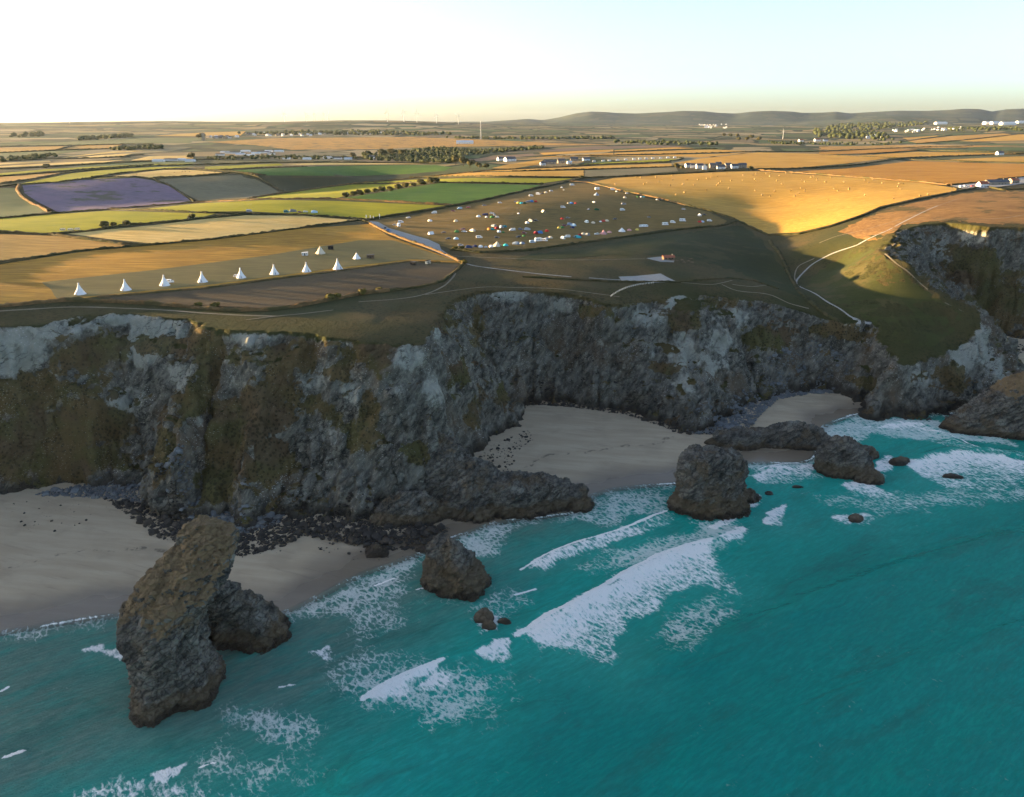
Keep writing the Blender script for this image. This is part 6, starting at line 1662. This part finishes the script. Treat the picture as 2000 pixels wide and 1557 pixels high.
for i, (px, py, r) in enumerate([(676,386,5.5),(690,384,5.5),(703,381,5.8),(718,379,5.5),(733,377,5.2),(748,375,6.0),(762,373,5.2),(778,370,6.0),(793,367,6.0),(808,365,5.0),(824,361,7.0),(840,358,7.5),(852,357,6.5)]):
    bush(px, py, r, f'{ORD[i]} bush along the overgrown hedge crossing the green field', grp='overgrown hedge bushes', k_=i)
for i, (px, py, r) in enumerate([(1414,268,13),(1427,269,13),(1440,269,13),(1443,276,12),(1458,276,13),(1468,272,14),(1482,276,13)]):
    tree(px, py, r, f'{ORD[i]} round tree of the clump beyond the golden fields', 'clump of round trees', i)
for i, (px, py, r) in enumerate([(395,272,16),(388,272,13),(720,306,10),(745,305,12),(765,304,12),(785,305,11),(690,309,9),(890,322,12),(905,325,12),(918,328,10),(935,330,8),(950,331,7)]):
    tree(px, py, r, ['tree beside the church tower', 'lower tree beside the church tower', 'tree next to the white farmhouse', 'tall tree behind the white farmhouse', 'dark tree right of the white farmhouse', 'last dark tree of the farmhouse group', 'tree below the farmhouse lane', 'tree at the foot of the wooded valley', 'tree on the slope below the barn field', 'bushy tree at the corner of the green pasture', 'small tree on the bank below the barn', 'smallest tree on the bank below the barn'][i], 'scattered trees inland', i)

# distant woods: crowns no one could count
def wood(poly, n, R, lab, seed, flat=False):
    r_ = np.random.default_rng(seed)
    wp = hits(densify(poly, 12))[:, :2]
    q = tri_scatter(wp, n, r_)
    z = ground_z(q[:, 0], q[:, 1])
    vs_, fs_, o = [], [], 0
    for i in range(n):
        rr_ = R * r_.uniform(.45, .95)
        v, f = lump((q[i, 0], q[i, 1], z[i] + rr_ * .55), (rr_, rr_, rr_ * r_.uniform(.6, .95)), r_, 2 if R < 7 else 2)
        vs_.append(v); fs_.append(f + o); o += len(v)
    obj('far_wood', mesh_np('far_wood', np.vstack(vs_), np.vstack(fs_), smooth=False), M_WOOD2, label=lab, cat='woodland', kind='stuff')
M_WOOD2 = foliage_mat('woodland_leaves', (.026, .036, .014), (.062, .070, .024), (.045, .055, .02))
wood([(690,306),(760,296),(860,290),(950,293),(1060,287),(1062,291),(980,298),(905,305),(905,318),(840,319),(720,313)], 520, 7.5, 'wooded valley bottom below the heath', 1)
wood([(1640,243),(1810,238),(1800,245),(1722,252),(1722,262),(1752,275),(1690,276),(1600,269),(1588,256)], 520, 17, 'dark woods on the slopes beyond the golden fields', 2)
wood([(465,262),(560,258),(700,256),(880,261),(880,265),(700,264),(560,264)], 240, 13, 'belt of trees around the far village', 3)
wood([(870,269),(1080,270),(1200,268),(1200,271),(1080,273),(900,272)], 150, 10, 'thin conifer belt behind the heath', 4)
wood([(212,292),(318,287),(316,291),(215,295)], 60, 9, 'small wood by the left tan fields', 5)
wood([(0,312),(110,303),(112,307),(0,318)], 70, 7, 'strip of scrub between the left wheat strips', 6)
wood([(150,272),(262,264),(262,268),(155,275)], 60, 13, 'far left belt of trees below the ridge', 7)
wood([(400,308),(520,303),(690,308),(860,309),(860,313),(690,312),(520,311),(400,314)], 170, 5.5, 'scrub and garden trees around the holiday park', 8)
wood([(1200,276),(1400,280),(1400,284),(1290,283),(1200,281)], 90, 9, 'broken line of trees behind the far golden strips', 9)
wood([(1500,276),(1600,279),(1760,279),(1760,284),(1600,284),(1500,282)], 90, 8, 'scrub belt below the far woods', 10)
wood([(1850,252),(1950,250),(2040,252),(2040,257),(1860,258)], 110, 14, 'tree belt below the far hangars', 11)
wood([(20,265),(84,262),(84,267),(20,269)], 30, 15, 'clump of trees under the far left ridge', 12)

# ------------------------------------------------------------------ buildings
M_WALLW = flat_mat('white_render', (.74, .72, .68), .9, .1); M_WALLS = flat_mat('granite_wall', (.30, .25, .19), .9, .1, .3); M_SLATE = flat_mat('slate_roof', (.09, .092, .10), .7, .2, .3); M_TIN = flat_mat('pale_sheet_roof', (.50, .54, .58), .5, .4); M_TILE = flat_mat('red_tile_roof', (.28, .10, .06), .85, .1)
_hc = {}
def house_mesh(L, W, H, R):
    key = (L, W, H, R)
    if key not in _hc:
        w_ = Soup().add([(-L/2, -W/2, -1), (L/2, -W/2, -1), (L/2, W/2, -1), (-L/2, W/2, -1), (-L/2, -W/2, H), (L/2, -W/2, H), (L/2, W/2, H), (-L/2, W/2, H), (-L/2, 0, H + R), (L/2, 0, H + R)], [(0, 1, 5, 4), (2, 3, 7, 6), (1, 2, 6, 9, 5), (3, 0, 4, 8, 7)])
        e = .35
        r_ = Soup().add([(-L/2 - e, -W/2 - e, H - .1), (L/2 + e, -W/2 - e, H - .1), (L/2 + e, 0, H + R + .12), (-L/2 - e, 0, H + R + .12), (-L/2 - e, W/2 + e, H - .1), (L/2 + e, W/2 + e, H - .1), (-L/2 - e, -W/2 - e, H + .15), (L/2 + e, -W/2 - e, H + .15), (L/2 + e, 0, H + R + .37), (-L/2 - e, 0, H + R + .37), (-L/2 - e, W/2 + e, H + .15), (L/2 + e, W/2 + e, H + .15)], [(6, 7, 8, 9), (9, 8, 11, 10), (0, 3, 2, 1), (3, 4, 5, 2), (0, 1, 7, 6), (4, 10, 11, 5), (1, 2, 8, 7), (2, 5, 11, 8), (0, 6, 9, 3), (3, 9, 10, 4)])
        ch = Soup().box(L * .3, L * .3 + .8, -.4, .4, H + R * .6, H + R + 1.0)
        wins = [Soup().box(x - .5, x + .5, -W/2 - .06, -W/2 + .02, z, z + 1.1).mesh('window') for x in (-L * .3, 0, L * .3) for z in ((1.0, 3.3) if H > 4 else (1.0,))]
        dr = Soup().box(L * .15 - .5, L * .15 + .5, -W/2 - .07, -W/2 + .02, 0, 2.0).mesh('door')
        _hc[key] = (w_.mesh('wall'), r_.mesh('roof'), ch.mesh('chimney'), wins, dr)
    return _hc[key]
_hm = {}
def house(pos, rz, dims, wall, roof, lab, grp=None, detail=True, cat='house', name='house'):
    w_, r_, ch, wins, dr = house_mesh(*dims)
    t = thing(name, pos, rz, lab, cat, grp)
    kw, kr = (dims, wall.name), (dims, roof.name, 'r')
    if kw not in _hm: m_ = w_.copy(); m_.materials.append(wall); _hm[kw] = m_
    if kr not in _hm: m_ = r_.copy(); m_.materials.append(roof); _hm[kr] = m_
    obj('wall', _hm[kw], None, t); ro = obj('roof', _hm[kr], None, t)
    if detail:
        if not ch.materials: ch.materials.append(M_WALLS)
        obj('chimney', ch, None, ro)
        for q in wins:
            if not q.materials: q.materials.append(M_GLASS)
            obj('window', q, None, t)
        if not dr.materials: dr.materials.append(M_DARKWOOD)
        obj('door', dr, None, t)
    return t
cot = [(1344,327,.2,(11,7,4.6,2.8),0,1),(1354,328,-.1,(10,7,4.8,2.8),0,1),(1366,329,.1,(12,7,5.2,3),0,0),(1376,331,1.4,(11,7,5,3),0,0),(1392,328,.1,(13,8,5,3.2),1,0),(1408,330,-.1,(14,7,3.6,2.6),0,0),(1421,328,.3,(12,8,5,3.2),1,0),(1434,329,.1,(12,7,4.4,3),0,0),(1449,328,.0,(14,7.5,4.8,3.2),1,0),(1402,325,.1,(11,7,4.6,3),1,0)]
cp = hits([c[:2] for c in cot])
for i, (px, py, rz, dims, st, tl) in enumerate(cot):
    house(cp[i], rz, dims, M_WALLS if st else M_WALLW, M_SLATE, f"{'stone' if st else 'white'} cottage, {ORD[i]} counted from the dark bush, above the bale field", 'cottages above the bale field')
fm = [((978,314),.5,(15,10,4.5,4),M_WALLW,M_SLATE,'smaller white barn beside the long dark roofed barn'),((996,315),.5,(24,14,5,4.5),M_WALLW,M_SLATE,'long barn with a dark roof and a sunlit open gable'),
      ((1060,323),.3,(10,7,4,3),M_WALLW,M_SLATE,'white end house of the stone farm row'),((1074,321),.05,(24,9,4.5,3.5),M_WALLS,M_SLATE,'long stone farm building below the caravan strip'),((1096,319),.1,(14,9,5,4),M_WALLS,M_SLATE,'stone house behind the long farm building'),((1112,320),.2,(9,7,3,2.4),M_WALLW,M_TIN,'pale roofed shed at the start of the caravan strip'),((1121,315),.0,(16,9,5,3.6),M_WALLS,M_SLATE,'dark roofed farmhouse at the head of the caravan strip'),((1145,314),.1,(15,8,4,3),M_WALLW,M_SLATE,'white bungalow beside the caravan strip'),
      ((727,312),.2,(13,8,6,3.4),M_WALLW,M_SLATE,'white farmhouse standing alone above the green pasture'),
      ((908,281),.0,(60,30,7,4),M_WALLW,M_TIN,'large white shed alone on the heath'),
      ((1918,366),.15,(11,8,4,3),M_WALLW,M_TILE,'small building with a sunlit red gable in the car park'),((1945,361),.3,(34,9,3.6,2.6),M_WALLS,M_SLATE,'long low dark building in the clifftop car park'),((1978,358),.3,(12,8,3.6,2.6),M_WALLS,M_TILE,'reddish shed at the end of the car park building'),
      ((1564,277),.3,(22,12,6,5),M_WALLW,M_TILE,'small pale far house near the turbine'),((1596,276),.1,(26,13,7,5),M_WALLW,M_TILE,'pale far house with a red roof near the turbine'),((1612,276),.1,(20,12,6,4),M_WALLW,M_SLATE,'white far house beside the red roofed one'),
      ((1952,303),.2,(16,9,5,4),M_WALLW,M_SLATE,'white far farm on the golden ridge hedge'),((1305,508),.2,(9,4,2.2,1.4),M_WOOD,M_TILE,'low timber kiosk on the gravel patch above the cove')]
fp = hits([f[0] for f in fm])
for f, pos in zip(fm, fp):
    house(pos, f[1], f[2], f[3], f[4], f[5], 'farm and roadside buildings', cat='building' if 'shed' in f[5] or 'barn' in f[5] else 'house')
# holiday park roofs, far village, far town and hangars
def settlement(pts, dims, walls, roofs, grp, fmt):
    ps = hits(pts)
    for i, p_ in enumerate(ps):
        house(p_, rr.uniform(-.5, .5) + (1.57 if rr.random() < .3 else 0), dims[i % len(dims)], walls[i % len(walls)], roofs[i % len(roofs)], fmt, grp, False)
r2 = random.Random(9)
park = [(455,300,40),(470,303,22),(480,297,26),(430,304,20),(440,299,24),(500,301,22),(515,299,30),(525,297,20),(545,297,26),(530,302,18),(490,305,18),(310,316,24),(335,314,28),(352,314,24),(372,316,20),(560,311,16),(600,312,18),(640,310,20),(660,311,18),(680,312,18),(1930,249,30)]
ps = hits([q[:2] for q in park[:-1]])
for i, (q, p_) in enumerate(zip(park, ps)):
    house(p_, r2.uniform(-.15, .15), (q[2], 10, 3.0, 1.6), M_WALLW, M_TIN if i % 3 else M_SLATE, f'{ORD[i]} long pale roof of the holiday park, counted in no row but by size' if False else 'long low pale roofed chalet block of the holiday park', 'holiday park roofs', False, 'building', 'chalet')
vill = [(r2.uniform(405, 470), r2.uniform(268, 271)) for _ in range(14)] + [(r2.uniform(480, 660), r2.uniform(261, 266)) for _ in range(34)] + [(r2.uniform(660, 760), r2.uniform(259, 263)) for _ in range(8)]
settlement(vill, [(13, 9, 5, 3.5), (18, 9, 5, 3.4), (12, 8, 5, 3)], [M_WALLW, M_WALLS, M_WALLW], [M_SLATE, M_SLATE, M_TIN], 'houses of the far village', 'tiny pale house in the far village below the ridge')
town = [(r2.uniform(1745, 1800), r2.uniform(254, 260)) for _ in range(14)] + [(r2.uniform(1800, 1885), r2.uniform(249, 255)) for _ in range(16)] + [(r2.uniform(1695, 1722), r2.uniform(264, 271)) for _ in range(12)] + [(r2.uniform(1365, 1420), r2.uniform(243, 251)) for _ in range(26)]
settlement(town, [(15, 9, 5, 3.5), (20, 9, 5, 3.5), (13, 8, 5, 3)], [M_WALLW], [M_SLATE, M_TIN, M_WALLW], 'houses of the far town', 'tiny white house on the far town slopes')
for i, (px, py, L, lab) in enumerate([(1837,243,110,'long white far hangar on the skyline plain, nearest the woods'),(1928,243,60,'smaller white hangar in the far row'),(1945,243,90,'pale far hangar with a blue grey roof'),(1968,244,120,'cream far hangar lit by the sun'),(1995,241,100,'white far hangar at the picture edge')]):
    house(hit(px, py), .05, (L, 50, 16, 8), M_WALLW, M_TIN if i == 2 else M_WALLW, lab, 'far hangars', False, 'hangar', 'hangar')
# church tower
t = thing('church_tower', hit(398, 275), .2, 'dark square church tower among trees at the village edge', 'church tower')
obj('wall', Soup().box(-5, 5, -5, 5, -2, 26).mesh('wall'), M_WALLS, t); obj('parapet', Soup().box(-5.6, 5.6, -5.6, 5.6, 26, 27.6).mesh('parapet'), M_WALLS, t)
for sx in (-5, 5):
    for sy in (-5, 5): obj('pinnacle', Soup().tube((sx, sy, 27.6), (sx, sy, 32), .8, 6, .1).mesh('pinnacle'), M_WALLS, t)
# caravans on the strip
cv = [(1160,317),(1178,316),(1190,315.5),(1206,314.5),(1222,313.5),(1238,312.5),(1250,312),(1262,311.5),(1275,311),(1290,310.5),(1304,309.5),(1318,309)]
for i, p_ in enumerate(hits(cv)):
    vehicle('caravan', 'white', p_ + (0, 0, .3), .1, f'{ORD[i]} white caravan from the farm end of the curved strip', 'caravans on the curved strip', 1.2)
for i, (px, py, kd, cl, lab) in enumerate([(1878,367,'van','white','white van at the end of the clifftop car park'),(1886,366,'van','white','second white van beside the first in the clifftop car park'),(1900,365,'car','red','red car in the clifftop car park')]):
    vehicle(kd, cl, hit(px, py) + (0, 0, .3), .2, lab, 'vehicles outside the camp', 1.2)

# ------------------------------------------------------------------ wind turbines, masts, posts
M_TURB = flat_mat('turbine_white', (.62, .62, .60), .6, .3, .03)
def turbine(px, dist, hub, blade, rz, ph, lab, grp):
    x, y = az(px, dist); z = float(ground_z(np.array([x]), np.array([y]))[0])
    t = thing('wind_turbine', (x, y, z), rz, lab, 'wind turbine', grp)
    w = hub * .032
    obj('tower', Soup().tube((0, 0, -3), (0, 0, hub), w, 12, w * .55).mesh('tower', True), M_TURB, t)
    obj('nacelle', Soup().prism([(-w, hub - w * .6), (-w, hub + w * .8), (w * 3, hub + w * .7), (w * 3, hub - w * .6)], w * .8).mesh('nacelle'), M_TURB, t)
    h_ = obj('hub', Soup().tube((-w, 0, hub), (-w * 2.4, 0, hub), w * .7, 10, w * .3).mesh('hub'), M_TURB, t)
    for q in range(3):
        a = ph + q * 2.0944; d = Vector((0, math.sin(a), math.cos(a))); s = Vector((0, math.cos(a), -math.sin(a)))
        c0 = Vector((-w * 1.8, 0, hub)); s0 = blade * .05; th = Vector((w * .22, 0, 0))
        pts = [c0 + d * blade * f + s * (s0 * g) for f, g in ((.04, -.4), (.2, -.9), (1, -.05), (1, .12), (.2, .7), (.04, .4))]
        v = [p_ - th for p_ in pts] + [p_ + th for p_ in pts]
        obj('blade', Soup().add(v, [tuple(range(6)), tuple(range(11, 5, -1))] + [(i, i + 6, (i + 1) % 6 + 6, (i + 1) % 6) for i in range(6)]).mesh('blade'), M_TURB, t)
for i, (px, hub, ph) in enumerate([(759, 70, 0), (791, 74, .5), (816, 72, .1), (854, 56, .2), (896, 62, .9)]):
    turbine(px, 6350, hub, hub * .55, 1.57, ph, f'{ORD[i]} tall wind turbine on the ridge, counted from the village side', 'wind turbines on the ridge')
for i, (px, dist) in enumerate([(560, 7600), (603, 7600), (618, 7700), (636, 7600), (644, 7800)]):
    turbine(px, dist, 66, 34, 1.57, .4 * i, f'{ORD[i]} faint wind turbine far behind the village, counted from the church', 'faint wind turbines behind the village')
p_ = hit(1528, 272); d0 = float(np.hypot(p_[0], p_[1]))
turbine(1528, p_[1], 38, 13, 1.2, .3, 'single short wind turbine with a thick pale tower beyond the fields', None)
def lattice(px, py, h, lab):
    p_ = hit(px, py); t = thing('radio_mast', p_, 0, lab, 'mast')
    s = Soup(); w = h * .035
    for sx in (-1, 1):
        for sy in (-1, 1): s.tube((sx * w, sy * w, 0), (sx * w * .25, sy * w * .25, h), .35, 5)
    obj('leg_frame', s.mesh('leg_frame'), M_TURB, t)
    b = Soup()
    for q in range(10):
        f0, f1 = q / 10, (q + 1) / 10; w0, w1 = w * (1 - .75 * f0), w * (1 - .75 * f1)
        for sy in (-1, 1): b.tube((-w0, sy * w0, h * f0), (w1, sy * w1, h * f1), .2, 4).tube((w0, sy * w0, h * f0), (-w1, sy * w1, h * f1), .2, 4)
    obj('bracing', b.mesh('bracing'), M_TURB, t)
lattice(939, 272, 70, 'slender pale mast standing on the heath'); lattice(136, 241, 75, 'thin mast on the far left ridge')
M_POST = flat_mat('white_post', (.75, .72, .66), .8, .2)
for (px, py, h, lab) in [(715,427,3.6,'pale flag post farthest from the track gate'),(723,428,3.6,'second pale flag post beside the camp gate'),(729,429,3.4,'third pale flag post beside the camp gate'),(741,428,5.0,'tallest pale flag post at the camp gate')]:
    t = thing('flag_post', hit(px, py), 0, lab, 'post', 'flag posts at the camp gate')
    obj('pole', Soup().tube((0, 0, -.2), (0, 0, h), .12, 8).mesh('pole'), M_POST, t); obj('flag', Soup().add([(.1, 0, h * .35), (.75, .05, h * .38), (.8, -.05, h * .97), (.1, 0, h), (.1, .05, h * .35), (.75, .1, h * .38), (.8, 0, h * .97), (.1, .05, h)], [(0, 1, 2, 3), (7, 6, 5, 4), (0, 4, 5, 1), (1, 5, 6, 2), (2, 6, 7, 3)]).mesh('flag'), C__('white'), t)
# curved post and rail fence by the cove
fl = smooth_line(hits([(1193,580),(1205,572),(1225,563),(1250,557),(1276,554)])[:, :2], 2.2)
t = thing('fence', (fl[0][0], fl[0][1], 0), 0, 'curved pale post and rail fence by the gravel yard above the cove', 'fence')
zf = ground_z(fl[:, 0], fl[:, 1])
postm = Soup().box(-.09, .09, -.09, .09, -.3, 1.25).mesh('post'); postm.materials.append(M_POST)
for q in range(len(fl)):
    o = obj('post', postm, None, t); o.location = (fl[q, 0] - fl[0, 0], fl[q, 1] - fl[0, 1], zf[q])
    if q:
        for hz in (.55, 1.05):
            a = (fl[q - 1, 0] - fl[0, 0], fl[q - 1, 1] - fl[0, 1], zf[q - 1] + hz); b = (fl[q, 0] - fl[0, 0], fl[q, 1] - fl[0, 1], zf[q] + hz)
            obj('rail', Soup().tube(a, b, .06, 4).mesh('rail'), M_POST, t)
# picnic tables by the kiosk
for i, (px, py) in enumerate([(1322,511),(1332,509),(1336,514),(1345,511),(1352,514),(1350,507)]):
    t = thing('picnic_table', hit(px, py) + (0, 0, .05), rr.uniform(0, 3), f'{ORD[i]} picnic table out from the kiosk above the cove', 'picnic table', 'picnic tables by the kiosk', 1.3)
    obj('table_top', Soup().box(-.9, .9, -.4, .4, .7, .76).mesh('table_top'), M_WOOD, t)
    for sy in (-.75, .75): obj('bench', Soup().box(-.9, .9, sy - .14, sy + .14, .42, .47).mesh('bench'), M_WOOD, t)
    for sx in (-.65, .65): obj('leg', Soup().tube((sx, -.75, 0), (sx, .2, .72), .05, 4).tube((sx, .75, 0), (sx, -.2, .72), .05, 4).mesh('leg'), M_WOOD, t)
# cattle
def cow_mesh(seed):
    s = Soup()
    s.v, s.f = [], []
    for rings in ([(0, -.9, 0, .25, .1, 0)],): pass
    s.tube((-.8, 0, 1.0), (.7, 0, 1.05), .36, 10, .34).tube((.55, 0, 1.15), (1.05, 0, 1.35), .2, 8, .15).tube((1.0, 0, 1.38), (1.45, 0, 1.12), .16, 8, .1)
    for sx in (-.65, .55):
        for sy in (-.2, .2): s.tube((sx, sy, .9), (sx + .04, sy, .45), .12, 6, .075).tube((sx + .04, sy, .5), (sx, sy, 0), .075, 6, .065)
    s.tube((-.8, 0, 1.2), (-.98, 0, .5), .04, 4)
    m0 = s.mesh('tmp'); o0 = bpy.data.objects.new('tmp', m0); col.objects.link(o0)
    md = o0.modifiers.new('r', 'REMESH'); md.mode = 'VOXEL'; md.voxel_size = .06
    sm = o0.modifiers.new('s', 'SMOOTH'); sm.iterations = 3
    me_ = bpy.data.meshes.new_from_object(o0.evaluated_get(bpy.context.evaluated_depsgraph_get())); bpy.data.objects.remove(o0); me_.name = 'cow'
    return me_
cow = cow_mesh(1); cow.materials.append(flat_mat('cow_hide', (.035, .022, .016), .9, .1))
for i, p_ in enumerate(hits([(341,338),(357,336.4),(362,336.6),(370,337),(267,341.6),(398,339),(414,336),(420,338)])):
    o = obj('cow', cow, None, label=f'{ORD[i]} dark cow grazing in the pale field behind the grey stubble', cat='cow', group='cattle in the pale field')
    o.location = p_ + (0, 0, .25); o.rotation_euler = (0, 0, rr.uniform(0, 6)); o.scale = (1.15,) * 3
# ================================================================== AIR
hm = bpy.data.materials.new('summer_haze'); hm.use_nodes = True
hn = hm.node_tree; hn.nodes.clear()
ho = hn.nodes.new('ShaderNodeOutputMaterial'); hv = hn.nodes.new('ShaderNodeVolumePrincipled')
hv.inputs['Color'].default_value = (.74, .86, 1.0, 1); hv.inputs['Density'].default_value = 9.0e-6; hv.inputs['Anisotropy'].default_value = .35
hn.links.new(hv.outputs[0], ho.inputs['Volume'])
obj('haze', Soup().box(-12900, 12900, -9100, 17200, -16, 345).mesh('haze'), hm, label='thin evening haze over the whole coast', cat='haze', kind='stuff')
